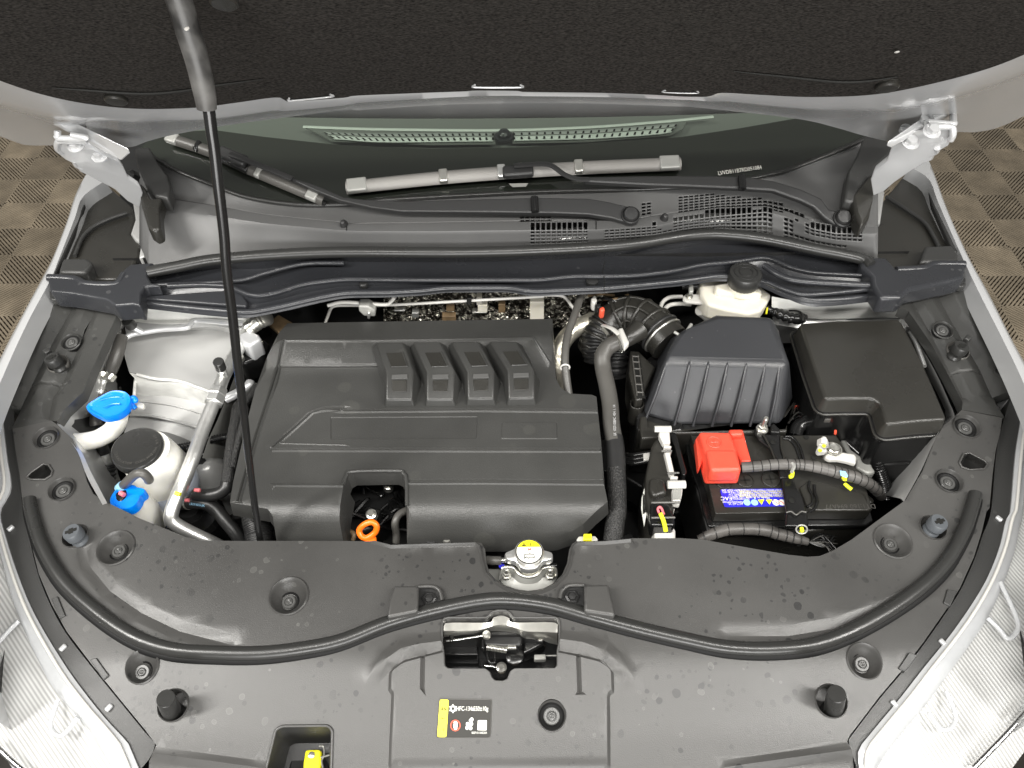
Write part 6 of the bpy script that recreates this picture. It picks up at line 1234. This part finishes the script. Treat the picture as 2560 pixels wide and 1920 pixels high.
tube('lower_bellows', [P(u, v, z) for (u, v), z in zip(px('L', 900, 900, 900, 1050, 900, 1200), (.865, .85, .83))], .021, M_['dark'], ih, ns=26, rib=(.009, .002))
stub = [P(u, v, z) for (u, v), z in zip(px('L', 1200, 620, 1100, 700, 1000, 760), (.945, .943, .938))]; tube('side_stub', stub, [.018, .0145, .013], M_['fuse'], ih, ns=20)
# breather hose
bh = thing('breather_hose', 'long grey rubber hose running down beside the engine cover into a braided sleeve', 'hose', P(*uv('E', 1730, 900), .88))
bp_ = [P(u, v, z) for (u, v), z in zip(px('L', 990, 760, 900, 790, 800, 850, 735, 960, 745, 1120, 790, 1320, 830, 1560)+px('E', 1745, 1080, 1765, 1200), (.94, .938, .932, .925, .915, .91, .905, .90, .895))]
tube('hose', bp_, .0132, M_['hose'], bh, ns=22)
tube('coupler', [P(u, v, z) for (u, v), z in zip(px('E', 1762, 1165, 1770, 1250, 1775, 1380), (.896, .892, .888))], [.0135, .0145, .0145], M_['hosedark'], bh, ns=22)
tube('braided_sleeve', [P(u, v, z) for (u, v), z in zip(px('E', 1775, 1375, 1780, 1500, 1780, 1646)+px('H', 1770, 60, 1755, 180, 1750, 240), (.888, .882, .876, .87, .86, .85))], .0140, M_['braid'], bh, ns=22)
for k in range(15): 
    (u, v), = px('E', 1772+(k%2)*2, 980+k*12)
for i, ch in enumerate("LK 1023100BAC 4GN 1.14"):
    if ch != ' ': (u, v), = px('E', 1768-(i)*.2, 1150-i*9); text('hose_print', ch, P(u, v, .9165), (0, 1, 0), (-1, 0, 0), .006, M_['hinge'], bh)
cl = bp_[0]; d = (bp_[1]-bp_[0]).normalized(); f = frame(cl+d*.008, d); tube('hose_clamp', [f @ Vector((.0148*math.cos(a*math.pi/12), .0148*math.sin(a*math.pi/12), 0)) for a in range(25)], .0042, M_['zinc'], bh, ns=8, raw=True, flat=.5); 
slab('clamp_box', px('L', 930, 605, 990, 590, 1075, 780, 1010, 850), .965, .012, M_['white'], bh, bevel=.003); tube('clamp_band', [P(u, v, z) for (u, v), z in zip(px('L', 740, 570, 800, 585, 870, 620, 940, 680), (.945, .955, .96, .962))], .0045, M_['white'], bh, ns=8, flat=.4); tube('clamp_band', [P(u, v, z) for (u, v), z in zip(px('L', 740, 600, 780, 650, 810, 700), (.94, .94, .94))], .003, M_['zinc'], bh, ns=8)
gh = thing('vacuum_hose', 'slim grey hose with cable tie beside the rear right corner of the engine cover', 'hose', P(*uv('L', 300, 800), .92))
tube('hose', [P(u, v, z) for (u, v), z in zip(px('L', 475, 150, 430, 300, 370, 480, 310, 650, 270, 850, 265, 1050, 285, 1250, 315, 1450), (.95, .948, .945, .94, .935, .925, .91, .895))], .0064, M_['hose'], gh, ns=16); f = P(*uv('L', 265, 1100), .925); tube('cable_tie', [f+Vector((.0072*math.cos(a*.524), 0, .0072*math.sin(a*.524))) for a in range(13)], .0015, M_['white'], gh, ns=6, raw=True)
fh = thing('foil_wrapped_hose', 'silver foil wrapped pipe bending behind the engine cover corner', 'foil pipe', P(*uv('L', 400, 600), .89))
m_f = mat('silver_foil_wrap', (.6, .57, .48), .33, metal=.8, bump=1., bscale=180, noise=.25, nscale=80); tube('foil_pipe', [P(u, v, z) for (u, v), z in zip(px('L', 620, 500, 500, 560, 360, 640, 240, 780, 170, 950, 160, 1150, 200, 1350), (.90, .90, .895, .885, .87, .85, .82))], .0150, m_f, fh, ns=22)
sc2 = thing('red_tipped_connector', 'small wiring connector with red tip on the firewall above the intake hose', 'connector', P(*uv('L', 700, 330), .95))
slab('connector_body', px('L', 590, 230, 640, 180, 670, 250, 640, 290, 600, 270), .95, .02, M_['white'], sc2, bevel=.002); slab('red_tip', px('L', 690, 350, 750, 320, 770, 370, 720, 390), .952, .02, M_['redprint'], sc2, bevel=.003); slab('purple_body', px('L', 640, 300, 700, 290, 720, 330, 680, 350), .95, .015, M_['dark'], sc2, bevel=.002)
for k in range(10): a = P(*uv('L', 560+k*62, 190+random.uniform(0, 90)), .93); tube('loom_wire', [a, a+Vector((.02, -.01, .012)), a+Vector((.045, random.uniform(-.02, .02), -.005))], random.uniform(.0015, .0035), M_['gloss'] if k % 3 else M_['brown'], sc2, ns=6)
# ================= BRAKE FLUID RESERVOIR =================
br = thing('brake_fluid_reservoir', 'cream translucent brake fluid reservoir with black ribbed cap at the back right', 'brake fluid reservoir', P(*uv('F', 350, 250), .93))
bt = [P(u, v, z) for (u, v), z in zip(px('F', 118, 165, 200, 120, 330, 105, 480, 160, 592, 245, 560, 300, 520, 352, 440, 370, 300, 345, 175, 312, 135, 250), [.955]*11)]
hull('reservoir_body', bt, [p-Z3*.035+Vector((0, .004, 0)) for p in bt], M_['cream'], br, bevel=.006, seg=4)
slab('raised_tank', px('F', 222, 180, 300, 165, 500, 185, 535, 215, 530, 245, 460, 255, 230, 225), .966, .02, M_['cream'], br, bevel=.006, seg=4)
ck = P(*uv('F', 424, 105), .998); kn = [(.0255, -.024), (.0268, -.021), (.027, -.003), (.0255, 0), (.0235, .0008), (0, .0008)]
cpb = lathe('screw_cap', kn, ck, (0, 0, 1), M_['rubber'], br, ns=56, knurl=.025)
for r in (.019, .011): tube('cap_ring', [ck+Vector((r*math.cos(a*math.pi/16), r*math.sin(a*math.pi/16), .0012)) for a in range(33)], .0008, M_['hosedark'], cpb, ns=6, raw=True)
lathe('cap_neck', [(.022, -.04), (.022, -.02), (0, -.02)], ck, (0, 0, 1), M_['cream'], br, ns=30)
slab('mounting_ear', px('F', 18, 260, 40, 240, 120, 245, 180, 290, 180, 305, 130, 302, 40, 295, 20, 282), .945, .006, M_['white'], br, bevel=.002)
lathe('ear_bolt', [(.007, 0), (.007, .0015), (.0045, .002), (.0045, .005), (0, .005)], P(*uv('F', 58, 262), .946), (0, 0, 1), M_['zinc'], br, ns=6)
tube('outlet', [P(*uv('F', 140, 335), .925), P(*uv('F', 190, 375), .91)], .014, M_['white'], br, ns=16)
tube('sensor_plug', [P(*uv('F', 10, 190), .95), P(*uv('F', 110, 190), .95)], .008, M_['gloss'], br, ns=12); slab('sensor_clip', px('F', 55, 180, 85, 180, 88, 225, 60, 230), .965, .008, M_['grey'], br, bevel=.002)
for i, pts in enumerate(((1740, 210, 1600, 215, 1520, 250, 1475, 310, 1465, 380, 1460, 480), (1850, 308, 1720, 300, 1600, 310, 1530, 350, 1500, 410, 1490, 480))): tube('brake_pipe', PP(px('L', *pts), .925), .0036, M_['white'], br, ns=10)
hh = thing('clutch_hose', 'short black hose with wire clips leaving the brake fluid reservoir', 'hose', P(*uv('F', 680, 370), .92))
tube('hose', [P(u, v, z) for (u, v), z in zip(px('F', 540, 330, 600, 355, 660, 380, 720, 400, 770, 405, 785, 395), (.93, .925, .925, .925, .92, .91))], .0085, M_['gloss'], hh, ns=16, rib=(.009, .001)); tube('spring_clip', [P(u, v, .935) for u, v in px('F', 700, 350, 760, 355, 790, 380, 790, 420)], .0018, M_['gloss'], hh, ns=6); tube('spring_clip', [P(u, v, .935) for u, v in px('F', 540, 300, 560, 330, 555, 370)], .0016, M_['yellow'], hh, ns=6)
# ================= FUSE BOX =================
fb = thing('fuse_box', 'black fuse box with flat stepped lid at the right side of the bay', 'fuse box', P(*uv('F', 1200, 800), .85))
fo = px('F', 772, 432, 1000, 415, 1412, 404, 1480, 530, 1565, 700, 1640, 870, 1715, 1048, 1520, 1062, 1330, 1082, 1292, 950, 1262, 925, 1225, 914, 1080, 914, 935, 918, 850, 680)
ft = rounded(PP(fo, .948), .007); nb_ = offs([(p.x, p.y) for p in ft], -.006)
hull('lid', ft, [Vector((q.x, q.y, .918)) for q in nb_], M_['fuse'], fb, bevel=.0035, seg=3)
f2 = offs([(p.x, p.y) for p in ft], -.0095); hull('lid_flange', [Vector((q.x, q.y, .922)) for q in f2], [Vector((q.x, q.y, .914)) for q in f2], M_['gloss'], fb, bevel=.002)
f3 = offs([(p.x, p.y) for p in ft], -.004); hull('base', [Vector((q.x, q.y, .913)) for q in f3], [Vector((q.x, q.y, .83)) for q in f3], M_['gloss'], fb, bevel=.003)
tube('lid_edge', [Vector((q.x, q.y, .921)) for q in f2]+[Vector((f2[0].x, f2[0].y, .921))], .0015, M_['fuse'], fb, ns=6, raw=True)
slab('side_clip', px('F', 932, 1040, 972, 1040, 972, 1052, 932, 1052), .905, .008, M_['hose'], fb, bevel=.001)
tube('paint_mark', PP(px('F', 1505, 1170, 1525, 1145, 1550, 1135), .905), .0022, M_['yellowp'], fb, ns=6); tube('paint_mark', PP(px('F', 1462, 1205, 1482, 1200), .89), .003, M_['yellow'], fb, ns=6); tube('paint_mark', PP(px('F', 1000, 1122, 998, 1145), .885), .002, M_['redprint'], fb, ns=6)
slab('lower_latch', px('F', 1440, 1120, 1560, 1115, 1570, 1180, 1450, 1190), .90, .02, M_['dark'], fb, bevel=.003); slab('lower_case', px('F', 860, 1000, 1230, 1010, 1260, 1180, 1600, 1130, 1500, 1330, 1330, 1340, 1190, 1310, 1030, 1160, 850, 1120), .85, .08, M_['gloss'], fb, bevel=.006)
fw_ = thing('fuse_box_conduit', 'black ribbed conduit dropping from the fuse box beside the battery', 'conduit', P(*uv('F', 1280, 1300), .82))
tube('conduit', [P(u, v, z) for (u, v), z in zip(px('F', 1250, 1140, 1255, 1250, 1275, 1350, 1310, 1450, 1330, 1540), (.87, .86, .84, .81, .78))], .0088, M_['gloss'], fw_, ns=18, rib=(.0045, .0009))
wl = thing('wire_loom', 'loose thin wires and taped loom between air filter box and fuse box', 'wiring', P(*uv('F', 730, 1050), .84))
for k in range(12):
    a = P(*uv('F', random.uniform(690, 780), random.uniform(960, 1090)), .85); tube('loom_wire', [a, a+Vector((random.uniform(0, .03), random.uniform(-.02, .02), .008)), a+Vector((random.uniform(.02, .05), random.uniform(-.03, .0), 0))], .0013, M_[('gloss', 'hose', 'redprint', 'gloss')[k % 4]], wl, ns=5)
tube('taped_loom', [P(u, v, z) for (u, v), z in zip(px('F', 740, 1160, 760, 1100, 820, 1060, 860, 1010), (.86, .865, .87, .87))], .011, M_['gloss'], wl, ns=14)
# ================= BATTERY =================
bt_ = thing('car_battery', 'black car battery with blue label and plus marked caps under a black hold-down strap', 'battery', P(*uv('M', 1500, 1100), .70))
bo = px('M', 830, 320, 860, 345)+px('N', 600, 296, 830, 296, 900, 400, 1030, 640, 1110, 700, 1225, 1105, 1180, 1128, 590, 1130)+px('M', 1950, 1315, 1150, 1330, 1120, 1210, 1060, 940, 930, 600)
BT = PP(bo, .872); hull('case_top', BT, [p-Z3*.022 for p in BT], M_['fuse'], bt_, bevel=.004, seg=3)
lo = offs([(p.x, p.y) for p in BT], -.010); hull('case_lip', [Vector((q.x, q.y, .849)) for q in lo], [Vector((q.x, q.y, .838)) for q in lo], M_['gloss'], bt_, bevel=.002)
l2_ = offs([(p.x, p.y) for p in BT], -.003); hull('case', [Vector((q.x, q.y, .838)) for q in l2_], [Vector((q.x, q.y, .70)) for q in l2_], M_['fuse'], bt_, bevel=.003)
slab('raised_deck', px('N', 430, 870, 540, 780, 1040, 900, 1130, 930, 1215, 1100, 1190, 1118, 600, 1118, 510, 1080), .8745, .01, M_['fuse'], bt_, bevel=.002)
for x, y, r in ((1520, 910, 105), (1842, 900, 112), (1255, 945, 90)):
    c = P(*uv('M', x, y), .873); R1 = r*.19892/F*(c-CP).dot(fw); v_ = lathe('vent_cap', [(R1, -.001), (R1, .0012), (R1*.96, .0016), (R1*.93, .0004), (0, .0004)], c, (0, 0, 1), M_['fuse'], bt_, ns=32)
    for ang_ in (.0, 1.5708): box('plus_slot', Matrix.Translation(c+Z3*.0006) @ Matrix.Rotation(ang_+.06, 4, 'Z'), R1*1.15, R1*.16, .0012, M_['ink'], v_, bevel=0)
lz = .8735
def MB_(*a, z=lz): return PP(px('M', *a), z)
q = rounded(MB_(1205, 1020, 2010, 1012, 2030, 1232, 1262, 1245), .004); lab = hull('blue_label', q, [p-Z3*.001 for p in q], M_['labelblue'], bt_, bevel=.0002)
xd = -(MB_(1800, 1130)[0]-MB_(1400, 1130)[0]).normalized(); yd = -(MB_(1600, 1030)[0]-MB_(1620, 1220)[0]).normalized()
def bl(s, x, y, sz, m='print', sx=1.): text('label_print', s, MB_(x, y, z=.8741)[0], xd, yd, sz, M_[m], lab, sx=sx)
for i, s in enumerate(('12V 62Ah 620A SAE', '620 A (EN) 14.6 kg min', '62 Ah (20HR) 12V', '6CT-62VL 4690', '37101002520VA')): bl(s, (1375, 1410, 1450, 1475, 1460)[i], 1035+i*26, .0052, sx=.8)
bl('Made in Russia', 1680, 1125, .0058); bl('Аккумулятор', 1370, 1182, .0048); bl('6CT-62 VL', 1400, 1204, .0048)
for i in range(6): bl('WARNING KEEP AWAY FROM FIRE AND CHILDREN'[i:34+i], 1800, 1030+i*15.5, .0036, 'print' if i in (0, 2, 4) else 'yellow', sx=1.2)
bl('EAC', 1285, 1135, .009)
for x, m in ((1545, 'cyan'), (1640, 'cyan'), (1910, 'print'), (1985, 'print')):
    c = MB_(x, 1188, z=.8738)[0]; rr1 = lathe('round_symbol', [(.0052, 0), (.0052, .0004), (0, .0004)], c, (0, 0, 1), M_[m], lab, ns=20)
    if m == 'print': tube('symbol_bar', [c+Vector((-.0035, .0035, .0006)), c+Vector((.0035, -.0035, .0006))], .0006, M_['redprint'], rr1, ns=5, n=2)
for x in (1725, 1825): q = MB_(x-45, 1152, x+38, 1148, x+5, 1215, z=.8742); mk('warning_triangle', q, [(2, 1, 0)], M_['yellow'], lab)
text('moulded_number', 'DT1:160 694A77', P(*uv('N', 985, 1072), .8755), -X3, -Y3, .0105, M_['hose'], bt_)
tube('case_groove', PP(px('N', 250, 330, 320, 345, 390, 430, 440, 580), .8735), .002, M_['gloss'], bt_, ns=8); tube('case_groove', PP(px('N', 270, 310, 350, 320, 430, 420, 480, 575), .8735), .002, M_['gloss'], bt_, ns=8)
tube('case_groove', PP(px('N', 540, 800, 530, 870, 570, 960, 570, 1040, 510, 1080), .876), .002, M_['gloss'], bt_, ns=8); tube('case_groove', PP(px('N', 590, 840, 600, 930, 625, 1010, 600, 1090, 550, 1130), .876), .0022, M_['gloss'], bt_, ns=8)
for x, y in ((505, 322), (585, 545)): (u, v), = px('N', x, y); lathe('case_pin', [(.004, 0), (.004, .001), (0, .001)], P(u, v, .873), (0, 0, 1), M_['ink'], bt_, ns=10)
tray = thing('battery_tray', 'black plastic battery tray edge around the battery', 'battery tray', P(*uv('M', 900, 1000), .75))
slab('tray_side', px('M', 800, 330, 830, 330, 940, 870, 1100, 1460, 1080, 1560, 1040, 1540, 900, 1000), .845, .12, M_['dark'], tray, bevel=.004)
slab('front_step', px('N', 130, 1255, 700, 1245, 712, 1330, 480, 1350, 130, 1300), .835, .04, M_['fuse'], tray, bevel=.004); slab('side_foot', px('N', 1120, 900, 1245, 985, 1250, 1030, 1200, 1040), .845, .04, M_['fuse'], tray, bevel=.003)
# terminal cover
rcv = thing('terminal_cover', 'bright red plastic positive terminal cover with plus sign on the battery', 'terminal cover', P(*uv('M', 1250, 700), .88))
a = PP(px('M', 945, 292, 1338, 298, 1420, 520, 1480, 775, 1090, 782, 1040, 600), .912); b = [p-Z3*.036 for p in a]
b = PP(px('M', 900, 380, 1300, 430, 1440, 640, 1492, 800, 1450, 935, 1055, 937), .876); 
hull('main_cover', a, [p-Z3*.036+Vector((-.004 if i in (0, 4, 5) else .002, -.002 if i in (3, 4) else .002, 0)) for i, p in enumerate(a)], M_['red'], rcv, bevel=.005, seg=4)
slab('raised_front', px('M', 1030, 515, 1415, 517, 1478, 778, 1095, 785), .918, .03, M_['red'], rcv, bevel=.005, seg=4)
slab('side_flap', px('M', 1315, 265, 1497, 262, 1550, 470, 1606, 668, 1480, 678, 1380, 500), .897, .012, M_['red'], rcv, bevel=.003, seg=3); slab('flap_step', px('M', 1318, 262, 1492, 258, 1512, 335, 1345, 342), .908, .02, M_['red'], rcv, bevel=.004, seg=3)
slab('rear_side', px('M', 900, 390, 940, 330, 1010, 600, 975, 700, 945, 750), .895, .02, M_['red'], rcv, bevel=.003)
c = P(*uv('M', 1133, 430), .9125); tube('plus_ring', [c+Vector((.0102*math.cos(k*math.pi/12), .0102*math.sin(k*math.pi/12), 0)) for k in range(25)], .0009, M_['red'], rcv, ns=6, raw=True)
for d in (X3, Y3): tube('plus_sign', [c-d*.006, c+d*.006], .0008, M_['red'], rcv, ns=6, n=2)
# hold down
hd_ = thing('battery_hold_down', 'black pressed steel hold-down strap with threaded stud across the battery', 'hold-down strap', P(*uv('M', 1800, 600), .87))
slab('rear_strap', px('M', 1640, 250, 1700, 270, 1760, 330, 1930, 330, 1960, 300, 1990, 560, 2020, 700, 2060, 880, 1960, 880, 1900, 640, 1830, 500, 1700, 400, 1640, 320), .884, .006, M_['gloss'], hd_, bevel=.002)
slab('front_strap', px('N', 235, 755, 370, 758, 400, 860, 470, 960, 498, 1070, 520, 1150, 530, 1280, 520, 1300, 275, 1290, 285, 1150, 270, 1000, 250, 880), .884, .008, M_['gloss'], hd_, bevel=.003)
tube('strap_edge', PP(px('N', 285, 1140, 340, 1130, 395, 1165, 450, 1130, 505, 1140), .888), .0012, M_['hose'], hd_, ns=6); tube('strap_edge', PP(px('M', 1750, 330, 1850, 520, 1900, 650), .8865), .0016, M_['fuse'], hd_, ns=6); tube('strap_edge', PP(px('M', 1975, 360, 1985, 520, 2040, 660), .8865), .0016, M_['fuse'], hd_, ns=6)
for T, x, y in (('M', 1870, 430), ('N', 345, 1010)): lathe('strap_hole', [(.0044, 0), (.0044, .0010), (.0036, .0012), (.0036, .0004), (0, .0004)], P(*uv(T, x, y), .8845), (0, 0, 1), M_['ink'], hd_, ns=18)
c = P(*uv('M', 1735, 265), .886); lathe('flange_nut', [(.0092, -.002), (.0092, .0015), (.008, .003)], c, (0, 0, 1), M_['zinc'], hd_, ns=24); lathe('hex_nut', [(.0072, .002), (.0072, .008), (.006, .009), (.004, .009)], c, (0, 0, 1), M_['zinc'], hd_, ns=6)
lathe('threaded_stud', [(.0040, .0)]+[(.0042 if k % 2 else .0037, .009+.0015*k) for k in range(12)]+[(.003, .028), (0, .028)], c, (0, .0, 1), M_['brown'] if 0 else M_['zinc'], hd_, ns=16)
slab('strap_hook', px('M', 1840, 215, 1890, 190, 1960, 260, 1960, 310, 1850, 300), .89, .01, M_['gloss'], hd_, bevel=.002)
for T, pts, z in (('N', (340, 690, 355, 700, 345, 745, 320, 750), .893), ('N', (415, 1300, 440, 1280, 460, 1340, 445, 1360), .88)): tube('paint_mark', PP(px(T, *pts), z), .003, M_['yellowp'], hd_, ns=8)
tube('marker_loop', [P(*uv('N', 455+62*math.cos(k*.52), 1325+48*math.sin(k*.52)), .884) for k in range(13)], .0012, M_['grey'], hd_, ns=6, raw=True)
# negative terminal
nt = thing('negative_terminal', 'pale zinc battery clamp with bolt on the negative post, back right of battery', 'battery terminal', P(*uv('N', 810, 440), .88))
c = P(*uv('N', 808, 435), .89); lathe('post', [(.0098, -.02), (.0094, .0), (.008, .0012), (.006, .0004), (0, .0004)], c, (0, 0, 1), M_['zinc'], nt, ns=26); lathe('clamp_ring', [(.0135, -.018), (.0135, -.004), (.0125, -.002), (.0105, -.002), (.010, -.01)], c, (0, 0, 1), M_['zinc'], nt, ns=30)
slab('clamp_arm', px('N', 620, 445, 660, 370, 720, 420, 740, 470, 640, 480), .89, .012, M_['white'], nt, bevel=.003); slab('cable_lug', px('N', 730, 490, 840, 468, 1040, 500, 1055, 540, 1050, 610, 960, 580, 860, 560, 760, 560, 710, 530), .886, .01, M_['white'], nt, bevel=.003)
tube('clamp_bolt', PP(px('N', 640, 470, 700, 330), .897), .0038, M_['white'], nt, ns=10, n=2); lathe('bolt_nut', [(.0085, -.005), (.0085, .005), (0, .006)], P(*uv('N', 685, 390), .897), (.3, 1, 0), M_['white'], nt, ns=6)
for x, y in ((697, 415), (655, 465)): lathe('paint_dot', [(.003, 0), (.003, .001), (0, .001)], P(*uv('N', x, y), .905), (0, 0, 1), M_['yellowp'], nt, ns=8)
slab('ground_bracket', px('N', 880, 340, 950, 345, 1000, 450, 1100, 520, 1200, 540, 1230, 640, 1270, 700, 1180, 720, 1040, 640, 1060, 560, 980, 520, 930, 460), .85, .02, M_['grey'], nt, bevel=.004)
# cables
m_tape = mat('grey_wrapped_tape', (.085, .08, .075), .45, bump=.8, bscale=90, noise=.3, nscale=30, rnoise=.12)
c1_ = thing('battery_cable', 'thick grey taped cable arching across the battery from the red cover', 'cable', P(*uv('N', 200, 640), .89))
cpts = [P(u, v, z) for (u, v), z in zip(px('M', 1480, 745, 1700, 730, 1900, 710, 2130, 710)+px('N', 460, 620, 640, 650, 780, 685, 920, 725, 1060, 765, 1180, 820, 1270, 890, 1320, 960), (.905, .91, .912, .912, .912, .912, .91, .905, .90, .89, .87, .84))]
tube('taped_cable', cpts, [.0076, .0078, .0078, .0078, .008, .0084, .0088, .0088, .0086, .008, .0078], m_tape, c1_, ns=20)
ccr = crv(cpts, 8)
for k in range(5, len(ccr)-6, 4):
    d = (ccr[k+1]-ccr[k]).normalized(); f = frame(ccr[k], d+Vector((.25, .0, .1))); rr0 = .0080 if k < 46 else .0089; tube('tape_wrap', [f @ Vector((rr0*math.cos(a*math.pi/9), rr0*math.sin(a*math.pi/9), 0)) for a in range(19)], .0006, M_['ink'], c1_, ns=5, raw=True)
slab('blue_sticker', px('N', 870, 680, 935, 690, 965, 740, 945, 760, 880, 735), .9175, .001, M_['cyan'], c1_, bevel=.0004); tube('paint_mark', PP(px('N', 895, 755, 925, 760, 925, 785), .912), .003, M_['yellowp'], c1_, ns=8); tube('paint_mark', PP(px('N', 925, 825, 960, 860, 1000, 890), .885), .003, M_['yellowp'], c1_, ns=8); tube('cable_tie', PP(px('N', 350, 600, 370, 640, 345, 700), .93), .0025, M_['grey'], c1_, ns=6)
c2_ = thing('lower_harness', 'dusty grey taped wiring harness in front of the battery', 'wiring harness', P(*uv('M', 1500, 1570), .84))
cq = [P(u, v, z) for (u, v), z in zip(px('M', 950, 1660, 1100, 1590, 1300, 1530, 1550, 1520, 1800, 1540)+px('N', 180, 1370, 300, 1400, 400, 1430, 520, 1460), (.83, .84, .845, .845, .845, .843, .84, .838, .835))]; tube('taped_harness', cq, [.0075, .0085, .009, .009, .009, .0088, .0085, .0075, .0055], m_tape, c2_, ns=20)
cr2 = crv(cq, 8)
for k in range(4, len(cr2)-4, 6):
    d = (cr2[k+1]-cr2[k]).normalized(); f = frame(cr2[k], d+Vector((.3, 0, 0))); tube('tape_wrap', [f @ Vector((.0092*math.cos(a*math.pi/9), .0092*math.sin(a*math.pi/9), 0)) for a in range(19)], .0006, M_['hosedark'], c2_, ns=5, raw=True)
for k in range(14): a = P(*uv('N', 530, 1465), .836); tube('loose_strand', [a, a+Vector((.02, random.uniform(-.01, .012), .004)), a+Vector((random.uniform(.03, .05), random.uniform(-.03, .02), -.004))], .0009, M_[('gloss', 'hosedark', 'hose')[k % 3]], c2_, ns=5)
# ================= CONTROL MODULE between hose and battery =================
cm = thing('control_module', 'tall black control module with white locking levers and yellow pen mark, left of the battery', 'control module', P(*uv('M', 480, 900), .80))
slab('housing', px('M', 345, 480, 400, 380, 480, 370, 560, 620, 620, 830, 640, 1000, 640, 1200, 600, 1480, 330, 1460, 270, 1100, 275, 850, 330, 560), .895, .10, M_['fuse'], cm, bevel=.006, seg=3)
slab('front_hood', px('M', 320, 880, 430, 865, 510, 900, 545, 1060, 370, 1120, 320, 1020), .907, .02, M_['fuse'], cm, bevel=.006, seg=3); slab('lower_cap', px('M', 330, 1190, 560, 1190, 580, 1230, 640, 1375, 640, 1480, 345, 1480, 330, 1380), .905, .03, M_['gloss'], cm, bevel=.004)
slab('edge_rail', px('M', 575, 300, 650, 300, 795, 800, 760, 850, 730, 830, 640, 500, 600, 400), .89, .06, M_['gloss'], cm, bevel=.003); slab('back_plate', px('M', 580, 140, 745, 130, 760, 280, 600, 300), .88, .08, M_['gloss'], cm, bevel=.006)
for pts, z in (((440, 290, 575, 290, 585, 440, 495, 445, 445, 350), .908), ((505, 535, 605, 535, 580, 570, 640, 830, 575, 830), .905), ((605, 1000, 740, 1000, 730, 1090, 700, 1205, 615, 1190), .905), ((500, 460, 600, 470, 595, 500, 505, 500), .903), ((595, 1250, 640, 1260, 620, 1330, 600, 1300), .89), ((580, 850, 680, 850, 680, 885, 585, 885), .9)): slab('lever_strip', px('M', *pts), z, .012, M_['white'], cm, bevel=.002)
tube('lever_barrel', PP(px('M', 385, 265, 590, 265), .912), .005, M_['white'], cm, ns=14, n=2); tube('lever_barrel', PP(px('M', 550, 965, 770, 960), .912), .006, M_['white'], cm, ns=14, n=2)
for x in (635, 670, 705): tube('lever_slot', PP(px('M', x, 1020, x-12, 1150), .9055), .0022, M_['grey'], cm, ns=6, n=2)
for y, x0_, x1_ in ((820, 545, 690), (545, 470, 600), (1190, 345, 700), (1380, 345, 640)): tube('clip_edge', PP(px('M', x0_, y, x1_, y-4), .9085), .0016, M_['hose'], cm, ns=6, n=2)
slab('white_plug', px('M', 375, 1490, 450, 1475, 600, 1478, 650, 1520, 650, 1700, 385, 1700), .885, .03, M_['white'], cm, bevel=.004); slab('plug_collar', px('M', 345, 1385, 640, 1385, 640, 1480, 345, 1480), .895, .02, M_['trim'], cm, bevel=.003)
sd = PP(px('M', 262, 985, 300, 1130, 300, 1260, 255, 1480, 218, 1250, 225, 1120), .88); hull('side_label', sd, [p-Z3*.004 for p in sd], M_['print'], cm, bevel=.0004)
for k in range(3): tube('label_line', PP(px('M', 240+k*16, 1080+k*20, 240+k*14, 1330-k*10), .8815), .0007, M_['ink'], cm, ns=5, n=2)
tube('pen_mark', PP(px('M', 460, 1330, 490, 1400, 510, 1470, 525, 1545), .912), .0032, M_['yellowp'], cm, ns=8); tube('pink_mark', PP(px('M', 440, 1320, 425, 1270, 450, 1245, 475, 1270, 500, 1340), .9085), .0018, M_['pink'], cm, ns=6)
cw = thing('module_wires', 'pair of black wires with a white tag left of the control module', 'wires', P(*uv('M', 150, 620), .86))
for y in (590, 640, 690): tube('wire', [P(*uv('M', -10, y-10), .85), P(*uv('M', 120, y+4), .86), P(*uv('M', 330, y-30), .865)], .0042, M_['gloss'], cw, ns=8)
slab('white_tag', px('M', 240, 565, 330, 555, 328, 645, 250, 655), .872, .006, M_['white'], cw, bevel=.002)
# deep dark fill under the battery side
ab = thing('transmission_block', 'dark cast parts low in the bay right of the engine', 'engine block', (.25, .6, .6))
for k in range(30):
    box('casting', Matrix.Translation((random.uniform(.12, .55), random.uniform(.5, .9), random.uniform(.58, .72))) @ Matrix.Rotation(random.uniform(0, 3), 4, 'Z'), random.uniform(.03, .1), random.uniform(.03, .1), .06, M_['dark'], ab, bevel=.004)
